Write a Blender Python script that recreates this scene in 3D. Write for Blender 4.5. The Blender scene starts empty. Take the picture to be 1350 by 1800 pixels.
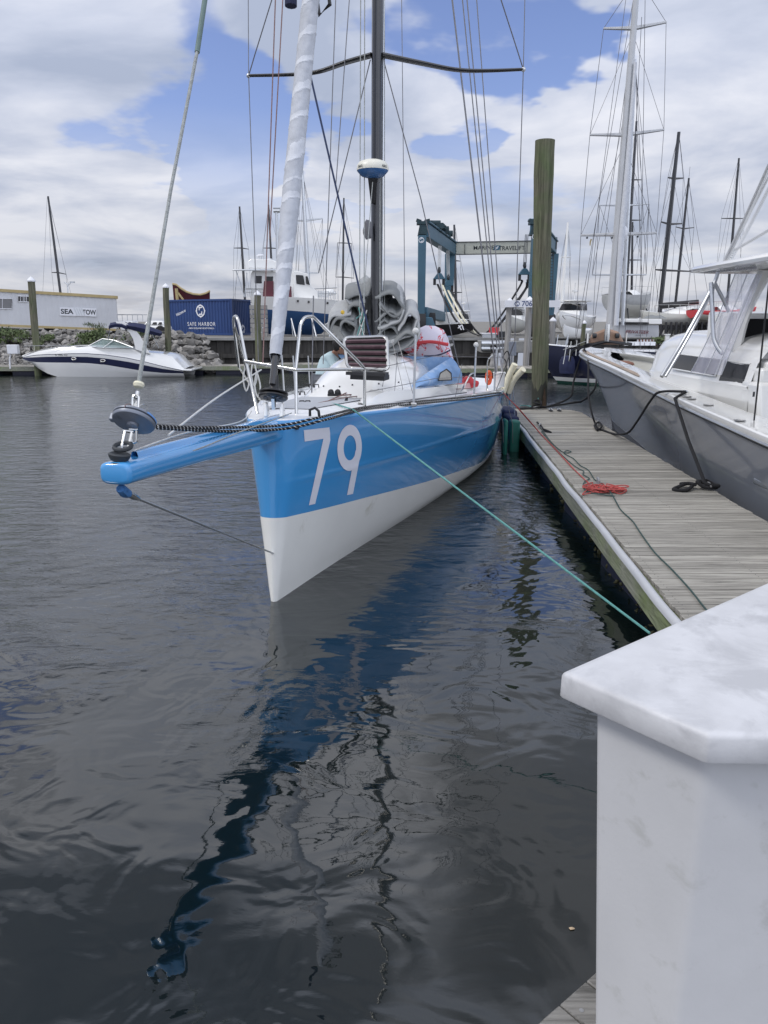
import bpy, bmesh, math, random
from mathutils import Vector, Matrix, noise as mnoise
random.seed(7)
C = bpy.context.scene.collection
R = math.radians

# ------------------------------------------------------------------ camera
FPX = 1330.0          # focal length for a picture 1800 pixels high
EYE = 2.70            # eye height above the water
TILT = math.atan((900-565)/FPX)
scene = bpy.context.scene
cam_d = bpy.data.cameras.new('camera')
cam_d.sensor_fit = 'VERTICAL'; cam_d.sensor_height = 24.0
cam_d.lens = 24.0*FPX/1800.0
cam_d.clip_start = 0.05; cam_d.clip_end = 20000
cam = bpy.data.objects.new('camera', cam_d); C.objects.link(cam)
cam.location = (0, 0, EYE); cam.rotation_euler = (R(90)-TILT, 0, 0)
scene.camera = cam

# ------------------------------------------------------------------ sky
SUN_EL, SUN_AZ = R(48), R(252)      # azimuth: 0 = +y, clockwise
world = bpy.data.worlds.new('World'); scene.world = world; world.use_nodes = True
def world_nodes():
    nt = world.node_tree; N = nt.nodes; L = nt.links
    for n in list(N): N.remove(n)
    out = N.new('ShaderNodeOutputWorld'); bg = N.new('ShaderNodeBackground')
    bg.inputs['Strength'].default_value = 0.1
    sky = N.new('ShaderNodeTexSky'); sky.sky_type = 'NISHITA'; sky.sun_disc = False
    sky.sun_elevation = SUN_EL; sky.sun_rotation = SUN_AZ
    sky.air_density = 1.0; sky.dust_density = 1.2; sky.ozone_density = 2.0
    tc = N.new('ShaderNodeTexCoord')
    def math_(op, a, b=None, clamp=False):
        m = N.new('ShaderNodeMath'); m.operation = op; m.use_clamp = clamp
        for i, v in enumerate((a, b)):
            if v is None: continue
            if isinstance(v, (int, float)): m.inputs[i].default_value = v
            else: L.new(v, m.inputs[i])
        return m.outputs[0]
    sep = N.new('ShaderNodeSeparateXYZ'); L.new(tc.outputs['Generated'], sep.inputs[0])
    zc = math_('MAXIMUM', sep.outputs['Z'], 0.0)
    den = math_('ADD', zc, 0.16)
    u = math_('DIVIDE', sep.outputs['X'], den); v = math_('DIVIDE', sep.outputs['Y'], den)
    comb = N.new('ShaderNodeCombineXYZ'); L.new(u, comb.inputs[0]); L.new(v, comb.inputs[1]); comb.inputs[2].default_value = SKY_SEED
    def noise(scale, detail, rough, vec, dist=0.0):
        n = N.new('ShaderNodeTexNoise'); n.inputs['Scale'].default_value = scale
        n.inputs['Detail'].default_value = detail; n.inputs['Roughness'].default_value = rough
        n.inputs['Distortion'].default_value = dist
        L.new(vec, n.inputs['Vector']); return n.outputs['Fac']
    big = noise(0.85, 9, 0.52, comb.outputs[0], 0.15)
    # openings and thick banks in chosen parts of the sky
    cover = big
    wn = N.new('ShaderNodeTexNoise'); wn.inputs['Scale'].default_value = 1.7; wn.inputs['Detail'].default_value = 5; L.new(comb.outputs[0], wn.inputs['Vector'])
    wv = N.new('ShaderNodeVectorMath'); wv.operation = 'MULTIPLY_ADD'; L.new(wn.outputs['Color'], wv.inputs[0]); wv.inputs[1].default_value = (.5, .5, .5); wv.inputs[2].default_value = (-.25, -.25, -.25)
    wa = N.new('ShaderNodeVectorMath'); L.new(tc.outputs['Generated'], wa.inputs[0]); L.new(wv.outputs[0], wa.inputs[1])
    wd = N.new('ShaderNodeVectorMath'); wd.operation = 'NORMALIZE'; L.new(wa.outputs[0], wd.inputs[0])
    for (dx, dy, dz, wid, amt) in SKY_SPOTS:
        d = Vector((dx, dy, dz)).normalized()
        dot = N.new('ShaderNodeVectorMath'); dot.operation = 'DOT_PRODUCT'
        L.new(wd.outputs[0], dot.inputs[0]); dot.inputs[1].default_value = d
        mr = N.new('ShaderNodeMapRange'); mr.interpolation_type = 'SMOOTHSTEP'
        mr.inputs['From Min'].default_value = math.cos(wid); mr.inputs['From Max'].default_value = 1.0
        mr.inputs['To Min'].default_value = 0.0; mr.inputs['To Max'].default_value = amt
        L.new(dot.outputs['Value'], mr.inputs['Value'])
        cover = math_('ADD', cover, mr.outputs[0])
    mask = N.new('ShaderNodeMapRange'); mask.interpolation_type = 'SMOOTHERSTEP'
    mask.inputs['From Min'].default_value = 0.28; mask.inputs['From Max'].default_value = 0.50
    L.new(cover, mask.inputs['Value'])
    # keep the band above the horizon closed with cloud
    hor = N.new('ShaderNodeMapRange'); hor.inputs['From Min'].default_value = 0.12; hor.inputs['From Max'].default_value = 0.24
    hor.inputs['To Min'].default_value = 0.75; hor.inputs['To Max'].default_value = 0.0
    L.new(zc, hor.inputs['Value'])
    m2 = math_('MAXIMUM', mask.outputs[0], hor.outputs[0])
    m2 = math_('MULTIPLY', m2, 0.93)
    tone = noise(1.25, 7, 0.55, comb.outputs[0], 0.3)
    ramp = N.new('ShaderNodeValToRGB'); L.new(tone, ramp.inputs[0])
    cr = ramp.color_ramp; cr.elements[0].position = 0.33; cr.elements[1].position = 0.62
    k = SKY_GAIN
    cr.elements[0].color = (3.5*k, 3.95*k, 5.0*k, 1); cr.elements[1].color = (7.3*k, 7.4*k, 7.9*k, 1)
    e = cr.elements.new(0.47); e.color = (5.1*k, 5.45*k, 6.4*k, 1)
    alt = N.new('ShaderNodeMapRange'); alt.inputs['From Min'].default_value = .02; alt.inputs['From Max'].default_value = .30
    alt.inputs['To Min'].default_value = .74; alt.inputs['To Max'].default_value = 1.04; L.new(zc, alt.inputs['Value'])
    # unseen sky behind the viewer, towards the right, brightened to light camera-facing surfaces
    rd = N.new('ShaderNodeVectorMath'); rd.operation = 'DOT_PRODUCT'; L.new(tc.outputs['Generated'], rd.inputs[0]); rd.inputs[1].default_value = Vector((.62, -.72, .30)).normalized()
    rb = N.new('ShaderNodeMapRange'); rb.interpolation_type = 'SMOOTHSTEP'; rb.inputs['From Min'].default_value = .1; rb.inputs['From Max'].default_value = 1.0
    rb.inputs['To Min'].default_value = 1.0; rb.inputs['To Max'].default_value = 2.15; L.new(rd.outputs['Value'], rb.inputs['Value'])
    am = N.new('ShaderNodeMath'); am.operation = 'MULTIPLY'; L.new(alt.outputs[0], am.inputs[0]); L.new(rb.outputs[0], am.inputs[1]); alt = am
    for (dx, dy, dz, wid, amt) in SKY_DARK:          # added dim and bright spots in out-of-view cloud, shaping the water's reflections
        dot = N.new('ShaderNodeVectorMath'); dot.operation = 'DOT_PRODUCT'; L.new(wd.outputs[0], dot.inputs[0]); dot.inputs[1].default_value = Vector((dx, dy, dz)).normalized()
        q = N.new('ShaderNodeMapRange'); q.interpolation_type = 'SMOOTHSTEP'; q.inputs['From Min'].default_value = math.cos(wid); q.inputs['From Max'].default_value = math.cos(wid*.55)
        q.inputs['To Min'].default_value = 1.0; q.inputs['To Max'].default_value = 1+amt; L.new(dot.outputs['Value'], q.inputs['Value'])
        a3 = N.new('ShaderNodeMath'); a3.operation = 'MULTIPLY'; L.new(alt.outputs[0], a3.inputs[0]); L.new(q.outputs[0], a3.inputs[1]); alt = a3
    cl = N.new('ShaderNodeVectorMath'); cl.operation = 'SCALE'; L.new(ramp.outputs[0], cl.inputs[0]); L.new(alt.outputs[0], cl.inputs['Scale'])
    sk = N.new('ShaderNodeMix'); sk.data_type = 'RGBA'; sk.blend_type = 'MULTIPLY'; sk.inputs['Factor'].default_value = 1
    L.new(sky.outputs[0], sk.inputs['A']); sk.inputs['B'].default_value = SKY_TINT
    mix = N.new('ShaderNodeMix'); mix.data_type = 'RGBA'
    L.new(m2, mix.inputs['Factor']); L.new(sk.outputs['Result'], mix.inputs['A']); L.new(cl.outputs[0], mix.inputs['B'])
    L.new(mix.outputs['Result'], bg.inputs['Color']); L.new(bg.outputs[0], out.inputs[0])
def vdir(px, py):
    u = (px-675)/FPX; v = (900-py)/FPX; c, s = math.cos(TILT), math.sin(TILT)
    return (u, c+v*s, -s+v*c)
SKY_SEED = 3.7; SKY_GAIN = 0.96; SKY_TINT = (1.08, 1.0, 1.22, 1)
SKY_SPOTS = [(*vdir(385, 250), R(11), -0.44), (*vdir(880, 20), R(8.5), -0.46), (*vdir(1140, 215), R(6), -0.30), (*vdir(1010, 30), R(6), -0.22),
             (*vdir(490, 330), R(7), -0.22), (*vdir(40, 100), R(6), -0.22), (*vdir(90, 240), R(13), 0.34), (*vdir(230, 40), R(9), 0.2),
             (*vdir(1260, 110), R(14), 0.32), (*vdir(640, 170), R(11), 0.22), (*vdir(1230, 330), R(5), -0.14), (*vdir(960, 180), R(7), 0.2)]
def mdir(px, py): x, y, z = vdir(px, py); return (x, y, -z)      # higher sky, seen mirrored in the calm water
SKY_SPOTS += [(*mdir(830, 1190), R(9), .45), (*mdir(400, 1420), R(11), 0.3), (*mdir(800, 1330), R(10), 0.3), (*mdir(150, 1650), R(14), 0.3), (*mdir(700, 1700), R(10), .2), (*mdir(60, 1180), R(5), -0.25), (*mdir(330, 1130), R(4), -0.2)]
SKY_DARK = [(*mdir(90, 1640), R(11), -.62), (*mdir(470, 1800), R(8), -.6), (*mdir(1000, 1560), R(13), -.5), (*mdir(760, 1640), R(6), -.35), (*mdir(30, 1200), R(5), -.3), (*mdir(60, 1470), R(3.5), .55), (*mdir(560, 1480), R(6), .12)]
world_nodes()
sun_d = bpy.data.lights.new('sun', 'SUN'); sun_d.energy = 1.15; sun_d.angle = R(14); sun_d.color = (1.0, 0.96, 0.9)
sun = bpy.data.objects.new('sun', sun_d); C.objects.link(sun)
sd = Vector((math.sin(SUN_AZ)*math.cos(SUN_EL), math.cos(SUN_AZ)*math.cos(SUN_EL), math.sin(SUN_EL)))
sun.rotation_euler = sd.to_track_quat('Z', 'Y').to_euler(); sun.location = (-20, -20, 60)
vs = scene.view_settings
vs.view_transform = 'Standard'; vs.look = 'None'; vs.exposure = 0.40; vs.gamma = 1.0; vs.use_curve_mapping = False
scene.cycles.max_bounces = 8; scene.cycles.transparent_max_bounces = 24

# ------------------------------------------------------------------ geometry helpers
def ray(px, py): return Vector(vdir(px, py))
def W(px, py, Y):
    r = ray(px, py); t = Y/r.y; return Vector((r.x*t, Y, EYE+r.z*t))
def Z(px, py, z):
    r = ray(px, py); t = (z-EYE)/r.z; return Vector((r.x*t, r.y*t, z))

class MB:
    """collects shapes and links them as one mesh object"""
    def __init__(s): s.v = []; s.f = []; s.m = []; s.sm = []
    def add(s, verts, faces, mi=0, sm=True):
        o = len(s.v); s.v += [tuple(p) for p in verts]
        for f in faces: s.f.append(tuple(i+o for i in f)); s.m.append(mi); s.sm.append(sm)
        return s
    def box(s, c, d, rot=None, mi=0, taper=1.0):
        hx, hy, hz = d[0]/2, d[1]/2, d[2]/2; P = []
        for z in (-1, 1):
            k = taper if z > 0 else 1.0
            for x, y in ((-1, -1), (1, -1), (1, 1), (-1, 1)): P.append(Vector((x*hx*k, y*hy*k, z*hz)))
        if rot is not None: P = [rot @ p for p in P]
        P = [p+Vector(c) for p in P]
        return s.add(P, [(3, 2, 1, 0), (4, 5, 6, 7), (0, 1, 5, 4), (1, 2, 6, 5), (2, 3, 7, 6), (3, 0, 4, 7)], mi, False)
    def bar(s, a, b, w, h=None, mi=0, up=(0, 0, 1)):
        a = Vector(a); b = Vector(b); h = h or w; d = (b-a); L = d.length
        if L < 1e-6: return s
        d.normalize(); u = Vector(up)
        if abs(d.dot(u)) > .98: u = Vector((1, 0, 0)) if abs(d.x) < .9 else Vector((0, 1, 0))
        x = d.cross(u).normalized(); y = x.cross(d)
        P = []
        for q in (a, b):
            for i, j in ((-1, -1), (1, -1), (1, 1), (-1, 1)): P.append(q+x*(i*w/2)+y*(j*h/2))
        return s.add(P, [(3, 2, 1, 0), (4, 5, 6, 7), (0, 1, 5, 4), (1, 2, 6, 5), (2, 3, 7, 6), (3, 0, 4, 7)], mi, False)
    def tube(s, pts, r, seg=8, mi=0, closed=False, cap=True, flat=1.0):
        pts = [Vector(p) for p in pts]; n = len(pts)
        rs = list(r) if isinstance(r, (list, tuple)) else [r]*n
        T = []
        for i in range(n):
            a = pts[(i-1) % n] if (closed or i > 0) else pts[0]; b = pts[(i+1) % n] if (closed or i < n-1) else pts[-1]
            t = b-a; T.append(t.normalized() if t.length > 1e-9 else Vector((0, 0, 1)))
        ref = Vector((0, 0, 1)) if abs(T[0].z) < .9 else Vector((0, 1, 0))
        nrm = (ref-T[0]*ref.dot(T[0])).normalized(); V = []
        for i in range(n):
            nrm = (nrm-T[i]*nrm.dot(T[i]));
            nrm = nrm.normalized() if nrm.length > 1e-6 else T[i].orthogonal().normalized()
            bi = T[i].cross(nrm)
            for k in range(seg):
                a = 2*math.pi*k/seg; V.append(pts[i]+nrm*(math.cos(a)*rs[i]*flat)+bi*(math.sin(a)*rs[i]))
        Fc = []
        for i in range(n if closed else n-1):
            j = (i+1) % n
            for k in range(seg):
                k2 = (k+1) % seg; Fc.append((i*seg+k, i*seg+k2, j*seg+k2, j*seg+k))
        s.add(V, Fc, mi)
        if cap and not closed:
            o = len(s.v)-n*seg
            s.f.append(tuple(o+k for k in range(seg))[::-1]); s.m.append(mi); s.sm.append(False)
            s.f.append(tuple(o+(n-1)*seg+k for k in range(seg))); s.m.append(mi); s.sm.append(False)
        return s
    def lathe(s, c, prof, seg=20, mi=0, rot=None, sx=1.0, sy=1.0):
        V = []; n = len(prof)
        for r, z in prof:
            for k in range(seg):
                a = 2*math.pi*k/seg; p = Vector((r*sx*math.cos(a), r*sy*math.sin(a), z))
                if rot is not None: p = rot @ p
                V.append(p+Vector(c))
        Fc = []
        for i in range(n-1):
            for k in range(seg):
                k2 = (k+1) % seg; Fc.append((i*seg+k, i*seg+k2, (i+1)*seg+k2, (i+1)*seg+k))
        s.add(V, Fc, mi); o = len(s.v)-n*seg
        if prof[0][0] > 1e-4: s.f.append(tuple(o+k for k in range(seg))[::-1]); s.m.append(mi); s.sm.append(False)
        if prof[-1][0] > 1e-4: s.f.append(tuple(o+(n-1)*seg+k for k in range(seg))); s.m.append(mi); s.sm.append(False)
        return s
    def grid(s, rows, mi=0, cu=False, cv=False, sm=True, mf=None):
        n = len(rows); m = len(rows[0]); V = [p for r in rows for p in r]; o = len(s.v); s.v += [tuple(p) for p in V]
        for i in range(n if cu else n-1):
            for j in range(m if cv else m-1):
                a, b = (i+1) % n, (j+1) % m
                s.f.append((o+i*m+j, o+i*m+b, o+a*m+b, o+a*m+j)); s.m.append(mf(i, j) if mf else mi); s.sm.append(sm)
        return s
    def prism(s, poly, mtx, t, mi=0):
        """extrude a 2-D outline (x, y) by t along local z"""
        n = len(poly); V = [mtx @ Vector((x, y, 0)) for x, y in poly]+[mtx @ Vector((x, y, t)) for x, y in poly]
        F_ = [tuple(range(n))[::-1], tuple(range(n, 2*n))]+[(i, (i+1) % n, n+(i+1) % n, n+i) for i in range(n)]
        return s.add(V, F_, mi, False)
    def hull8(s, P, mi=0):
        return s.add(P, [(3, 2, 1, 0), (4, 5, 6, 7), (0, 1, 5, 4), (1, 2, 6, 5), (2, 3, 7, 6), (3, 0, 4, 7)], mi, False)
    def blob(s, c, r, mi=0, n=1, jit=.25, sq=(1, 1, 1), seed=0, sm=False):
        bm = bmesh.new(); bmesh.ops.create_icosphere(bm, subdivisions=n, radius=1)
        V = []
        for q in bm.verts:
            k = 1+jit*(mnoise.noise(q.co*1.3+Vector((seed*7.1, seed*3.3, seed)))*2)
            V.append(Vector((q.co.x*sq[0], q.co.y*sq[1], q.co.z*sq[2]))*r*k+Vector(c))
        Fc = [tuple(q.index for q in f.verts) for f in bm.faces]; bm.free()
        return s.add(V, Fc, mi, sm)
    def build(s, name, mats, parent=None, bevel=0, recalc=True, angle=35, sub=0):
        me = bpy.data.meshes.new(name); me.from_pydata(s.v, [], s.f)
        if not isinstance(mats, (list, tuple)): mats = [mats]
        for m in mats: me.materials.append(m)
        for p, mi, sm in zip(me.polygons, s.m, s.sm): p.material_index = mi; p.use_smooth = sm
        if recalc:
            bm = bmesh.new(); bm.from_mesh(me); bmesh.ops.recalc_face_normals(bm, faces=bm.faces); bm.to_mesh(me); bm.free()
        me.set_sharp_from_angle(angle=R(angle)); me.update()
        o = bpy.data.objects.new(name, me); C.objects.link(o)
        if parent is not None:
            o.parent = parent
            if parent.type == 'EMPTY' and parent.parent is None: o.matrix_parent_inverse = ROOTM[parent].inverted()
        if bevel:
            b = o.modifiers.new('bevel', 'BEVEL'); b.width = bevel; b.segments = 2; b.limit_method = 'ANGLE'; b.angle_limit = R(40)
        if sub:
            q = o.modifiers.new('subdivision', 'SUBSURF'); q.levels = sub; q.render_levels = sub
        return o
ROOTM = {}
def thing(name, label, cat, loc=(0, 0, 0), group=None, rz=0):
    o = bpy.data.objects.new(name, None); C.objects.link(o); o.location = loc; o.rotation_euler = (0, 0, rz)
    o.empty_display_size = .2
    ROOTM[o] = Matrix.Translation(Vector(loc)) @ Matrix.Rotation(rz, 4, 'Z')
    o['label'] = label; o['category'] = cat
    if group: o['group'] = group
    return o
def tag(o, label, cat, group=None, kind=None):
    if label: o['label'] = label
    if cat: o['category'] = cat
    if group: o['group'] = group
    if kind: o['kind'] = kind
    return o
def copy_tree(o, parent=None):
    c = o.copy(); C.objects.link(c)
    if parent is not None: c.parent = parent
    for ch in [q for q in o.children]: copy_tree(ch, c)
    return c
def sag(a, b, s, n=12):
    a = Vector(a); b = Vector(b); return [a.lerp(b, i/n)-Vector((0, 0, s*4*(i/n)*(1-i/n))) for i in range(n+1)]
def spline(P, n=6):
    P = [Vector(p) for p in P]; out = []
    for i in range(len(P)-1):
        p0 = P[max(i-1, 0)]; p1 = P[i]; p2 = P[i+1]; p3 = P[min(i+2, len(P)-1)]
        for k in range(n):
            t = k/n; out.append(.5*((2*p1)+(p2-p0)*t+(2*p0-5*p1+4*p2-p3)*t*t+(3*p1-p0-3*p2+p3)*t**3))
    out.append(P[-1]); return out
def interp(tab, x):
    if x <= tab[0][0]: return tab[0][1]
    for (a, va), (b, vb) in zip(tab, tab[1:]):
        if x <= b: return va+(vb-va)*(x-a)/(b-a)
    return tab[-1][1]
def sinterp(tab, x):
    """smooth (Catmull-Rom style) interpolation of a table"""
    n = len(tab)
    if x <= tab[0][0]: return tab[0][1]
    if x >= tab[-1][0]: return tab[-1][1]
    for i in range(n-1):
        if x <= tab[i+1][0]:
            x0, y0 = tab[i]; x1, y1 = tab[i+1]; h = x1-x0; t = (x-x0)/h
            def sl(k):
                if k == 0: return (tab[1][1]-tab[0][1])/(tab[1][0]-tab[0][0])
                if k == n-1: return (tab[-1][1]-tab[-2][1])/(tab[-1][0]-tab[-2][0])
                return (tab[k+1][1]-tab[k-1][1])/(tab[k+1][0]-tab[k-1][0])
            m0, m1 = sl(i)*h, sl(i+1)*h
            return (2*t**3-3*t*t+1)*y0+(t**3-2*t*t+t)*m0+(-2*t**3+3*t*t)*y1+(t**3-t*t)*m1
def text_mesh(txt, width=None, height=None, bold=0.0, shear=0.0, thick=.004, spacing=1.0):
    cu = bpy.data.curves.new('lettering', 'FONT'); cu.body = txt; cu.align_x = 'CENTER'; cu.align_y = 'CENTER'
    cu.offset = bold; cu.shear = shear; cu.resolution_u = 4; cu.space_character = spacing
    o = bpy.data.objects.new('lettering', cu); C.objects.link(o)
    bpy.context.view_layer.update()
    me = bpy.data.meshes.new_from_object(o.evaluated_get(bpy.context.evaluated_depsgraph_get()))
    V = [v.co.copy() for v in me.vertices]; Fc = [tuple(p.vertices) for p in me.polygons]
    bpy.data.objects.remove(o); bpy.data.curves.remove(cu); bpy.data.meshes.remove(me)
    xs = [v.x for v in V]; ys = [v.y for v in V]
    cx, cy = (min(xs)+max(xs))/2, (min(ys)+max(ys))/2; w, h = max(xs)-min(xs), max(ys)-min(ys)
    sx = (width/w) if width else (height/h); sy = (height/h) if height else sx
    return [Vector(((v.x-cx)*sx, (v.y-cy)*sy, 0)) for v in V], Fc
def put_text(name, txt, mtx, m, parent, **k):
    V, Fc = text_mesh(txt, **k); b = MB(); b.add([mtx @ v for v in V], Fc, 0, False)
    return b.build(name, m, parent, recalc=False)
def plane_mtx(o, x, up=(0, 0, 1)):
    """matrix whose local x runs along x, local y upward, origin o"""
    x = Vector(x).normalized(); u = Vector(up); y = (u-x*u.dot(x)).normalized(); z = x.cross(y)
    return Matrix(((x.x, y.x, z.x, o[0]), (x.y, y.y, z.y, o[1]), (x.z, y.z, z.z, o[2]), (0, 0, 0, 1)))

# ------------------------------------------------------------------ materials
def _mat(name):
    m = bpy.data.materials.new(name); m.use_nodes = True; nt = m.node_tree
    return m, nt, nt.nodes['Principled BSDF']
def noise_node(nt, scale, detail=4, rough=.55, vec=None, dist=0):
    n = nt.nodes.new('ShaderNodeTexNoise'); n.inputs['Scale'].default_value = scale; n.inputs['Detail'].default_value = detail
    n.inputs['Roughness'].default_value = rough; n.inputs['Distortion'].default_value = dist
    if vec is not None: nt.links.new(vec, n.inputs['Vector'])
    return n.outputs['Fac']
def coords(nt, scale=(1, 1, 1), rot=(0, 0, 0)):
    g = nt.nodes.new('ShaderNodeNewGeometry'); mp = nt.nodes.new('ShaderNodeMapping')
    mp.inputs['Scale'].default_value = scale; mp.inputs['Rotation'].default_value = rot
    nt.links.new(g.outputs['Position'], mp.inputs['Vector']); return mp.outputs[0]
def ramp_node(nt, fac, stops):
    r = nt.nodes.new('ShaderNodeValToRGB'); nt.links.new(fac, r.inputs[0]); cr = r.color_ramp
    cr.elements[0].position = stops[0][0]; cr.elements[0].color = (*stops[0][1], 1)
    cr.elements[1].position = stops[-1][0]; cr.elements[1].color = (*stops[-1][1], 1)
    for p, c in stops[1:-1]: cr.elements.new(p).color = (*c, 1)
    return r.outputs[0]
def bump_node(nt, h, strength, dist=.01, normal=None):
    b = nt.nodes.new('ShaderNodeBump'); b.inputs['Strength'].default_value = strength; b.inputs['Distance'].default_value = dist
    nt.links.new(h, b.inputs['Height'])
    if normal is not None: nt.links.new(normal, b.inputs['Normal'])
    return b.outputs[0]
def mat(name, col, rough=.5, metal=0, var=.12, scale=3.0, coat=0, bump=0, bscale=40, dirt=None, island=0, stretch=(1, 1, 1), spec=.5, alpha=1):
    m, nt, p = _mat(name)
    v = coords(nt, stretch)
    f = noise_node(nt, scale, 5, .6, v)
    a = tuple(max(0, c*(1-var)) for c in col); b = tuple(min(1, c*(1+var)) for c in col)
    stops = [(.3, a), (.7, b)]
    colo = ramp_node(nt, f, stops)
    if dirt:
        f2 = noise_node(nt, dirt[1], 6, .65, v, .4)
        mr = nt.nodes.new('ShaderNodeMapRange'); mr.inputs['From Min'].default_value = dirt[2]; mr.inputs['From Max'].default_value = dirt[2]+.12
        nt.links.new(f2, mr.inputs['Value'])
        mx = nt.nodes.new('ShaderNodeMix'); mx.data_type = 'RGBA'
        nt.links.new(mr.outputs[0], mx.inputs['Factor']); nt.links.new(colo, mx.inputs['A']); mx.inputs['B'].default_value = (*dirt[0], 1)
        colo = mx.outputs['Result']
    if island:
        g = nt.nodes.new('ShaderNodeNewGeometry'); mr = nt.nodes.new('ShaderNodeMapRange')
        mr.inputs['To Min'].default_value = 1-island; mr.inputs['To Max'].default_value = 1+island
        nt.links.new(g.outputs['Random Per Island'], mr.inputs['Value'])
        mx = nt.nodes.new('ShaderNodeMix'); mx.data_type = 'RGBA'; mx.blend_type = 'MULTIPLY'; mx.inputs['Factor'].default_value = 1
        nt.links.new(colo, mx.inputs['A']); nt.links.new(mr.outputs[0], mx.inputs['B']); colo = mx.outputs['Result']
    nt.links.new(colo, p.inputs['Base Color'])
    p.inputs['Roughness'].default_value = rough; p.inputs['Metallic'].default_value = metal
    p.inputs['Coat Weight'].default_value = coat; p.inputs['Coat Roughness'].default_value = .05
    p.inputs['Specular IOR Level'].default_value = spec; p.inputs['Alpha'].default_value = alpha
    if bump:
        fb = noise_node(nt, bscale, 5, .6, v); nt.links.new(bump_node(nt, fb, bump, .01), p.inputs['Normal'])
    return m
def glass(name, col, rough=.05, alpha=.35):
    m, nt, p = _mat(name)
    f = noise_node(nt, 4, 3, .5, coords(nt))
    nt.links.new(ramp_node(nt, f, [(.3, tuple(c*.85 for c in col)), (.7, col)]), p.inputs['Base Color'])
    nt.links.new(bump_node(nt, f, .25, .02), p.inputs['Normal'])
    p.inputs['Roughness'].default_value = rough; p.inputs['Alpha'].default_value = alpha; return m
def wood_mat(name, light, dark, axis='x', island=.2, gscale=1.0, moss=None, bump=.6):
    """weathered timber with the grain along one axis"""
    m, nt, p = _mat(name)
    st = {'x': (1.1, 28, 28), 'y': (28, 1.1, 28), 'z': (28, 28, .9)}[axis]
    g = nt.nodes.new('ShaderNodeNewGeometry')
    off = nt.nodes.new('ShaderNodeVectorMath'); off.operation = 'SCALE'; off.inputs['Scale'].default_value = 37.0
    cmb = nt.nodes.new('ShaderNodeCombineXYZ')
    for i in range(3): nt.links.new(g.outputs['Random Per Island'], cmb.inputs[i])
    nt.links.new(cmb.outputs[0], off.inputs[0])
    ad = nt.nodes.new('ShaderNodeVectorMath'); nt.links.new(g.outputs['Position'], ad.inputs[0]); nt.links.new(off.outputs[0], ad.inputs[1])
    mp = nt.nodes.new('ShaderNodeMapping'); mp.inputs['Scale'].default_value = tuple(q*gscale for q in st); nt.links.new(ad.outputs[0], mp.inputs['Vector'])
    v = mp.outputs[0]
    f = noise_node(nt, 1.0, 8, .7, v, 1.2)
    mid = tuple((a+b)/2 for a, b in zip(light, dark))
    colo = ramp_node(nt, f, [(.30, dark), (.43, mid), (.62, light)])
    mr = nt.nodes.new('ShaderNodeMapRange'); mr.inputs['To Min'].default_value = 1-island; mr.inputs['To Max'].default_value = 1+island
    nt.links.new(g.outputs['Random Per Island'], mr.inputs['Value'])
    mx = nt.nodes.new('ShaderNodeMix'); mx.data_type = 'RGBA'; mx.blend_type = 'MULTIPLY'; mx.inputs['Factor'].default_value = 1
    nt.links.new(colo, mx.inputs['A']); nt.links.new(mr.outputs[0], mx.inputs['B']); colo = mx.outputs['Result']
    big = noise_node(nt, .9, 5, .6, g.outputs['Position'], .5)
    if moss:
        r2 = nt.nodes.new('ShaderNodeMapRange'); r2.inputs['From Min'].default_value = .45; r2.inputs['From Max'].default_value = .68
        nt.links.new(big, r2.inputs['Value'])
        mm = nt.nodes.new('ShaderNodeMix'); mm.data_type = 'RGBA'; nt.links.new(r2.outputs[0], mm.inputs['Factor'])
        m3 = nt.nodes.new('ShaderNodeMix'); m3.data_type = 'RGBA'; m3.blend_type = 'MULTIPLY'; m3.inputs['Factor'].default_value = 1
        nt.links.new(colo, m3.inputs['A']); m3.inputs['B'].default_value = (*moss, 1)
        nt.links.new(colo, mm.inputs['A']); nt.links.new(m3.outputs['Result'], mm.inputs['B']); colo = mm.outputs['Result']
    nt.links.new(colo, p.inputs['Base Color']); p.inputs['Roughness'].default_value = .85
    p.inputs['Specular IOR Level'].default_value = .25
    nt.links.new(bump_node(nt, f, bump, .012), p.inputs['Normal'])
    return m
M = {}
M['blue'] = mat('gloss_blue_paint', (.055, .295, .63), .18, 0, .03, 1.2, coat=1, bump=.015, bscale=2.2)
M['white_gel'] = mat('white_gelcoat', (.80, .80, .78), .18, 0, .03, .8, coat=.8, bump=.012, bscale=2.0)
M['white_hull'] = mat('white_bottom_paint', (.78, .78, .74), .3, 0, .05, .9, coat=.3, dirt=((.55, .54, .47), 2.2, .64))
M['white_deck'] = mat('white_deck_paint', (.76, .77, .78), .4, 0, .04, 3, dirt=((.55, .56, .57), 5, .68))
M['white_num'] = mat('white_vinyl', (.72, .73, .80), .35, 0, .02, 3)
M['grey_deck'] = mat('grey_nonskid', (.42, .44, .47), .75, 0, .05, 5, bump=.2, bscale=300)
M['carbon'] = mat('black_carbon', (.012, .013, .016), .25, 0, .2, 5, coat=.6)
M['black'] = mat('black_plastic', (.015, .015, .017), .45, 0, .2, 8)
M['black_rope'] = mat('black_rope', (.012, .012, .014), .85, 0, .3, 60, bump=.8, bscale=350)
M['steel'] = mat('polished_steel', (.62, .62, .60), .16, 1, .08, 9)
M['alu'] = mat('brushed_alu', (.58, .60, .62), .38, 1, .08, 5)
M['wire'] = mat('rigging_wire', (.16, .16, .17), .4, .6, .2, 10)
M['white_rope'] = mat('white_rope', (.62, .62, .60), .85, 0, .15, 40, bump=.6, bscale=300)
M['grey_rope'] = mat('grey_rope', (.36, .38, .37), .85, 0, .25, 40, bump=.8, bscale=260)
M['teal_rope'] = mat('teal_rope', (.12, .33, .31), .8, 0, .2, 30, bump=.8, bscale=260)
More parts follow.
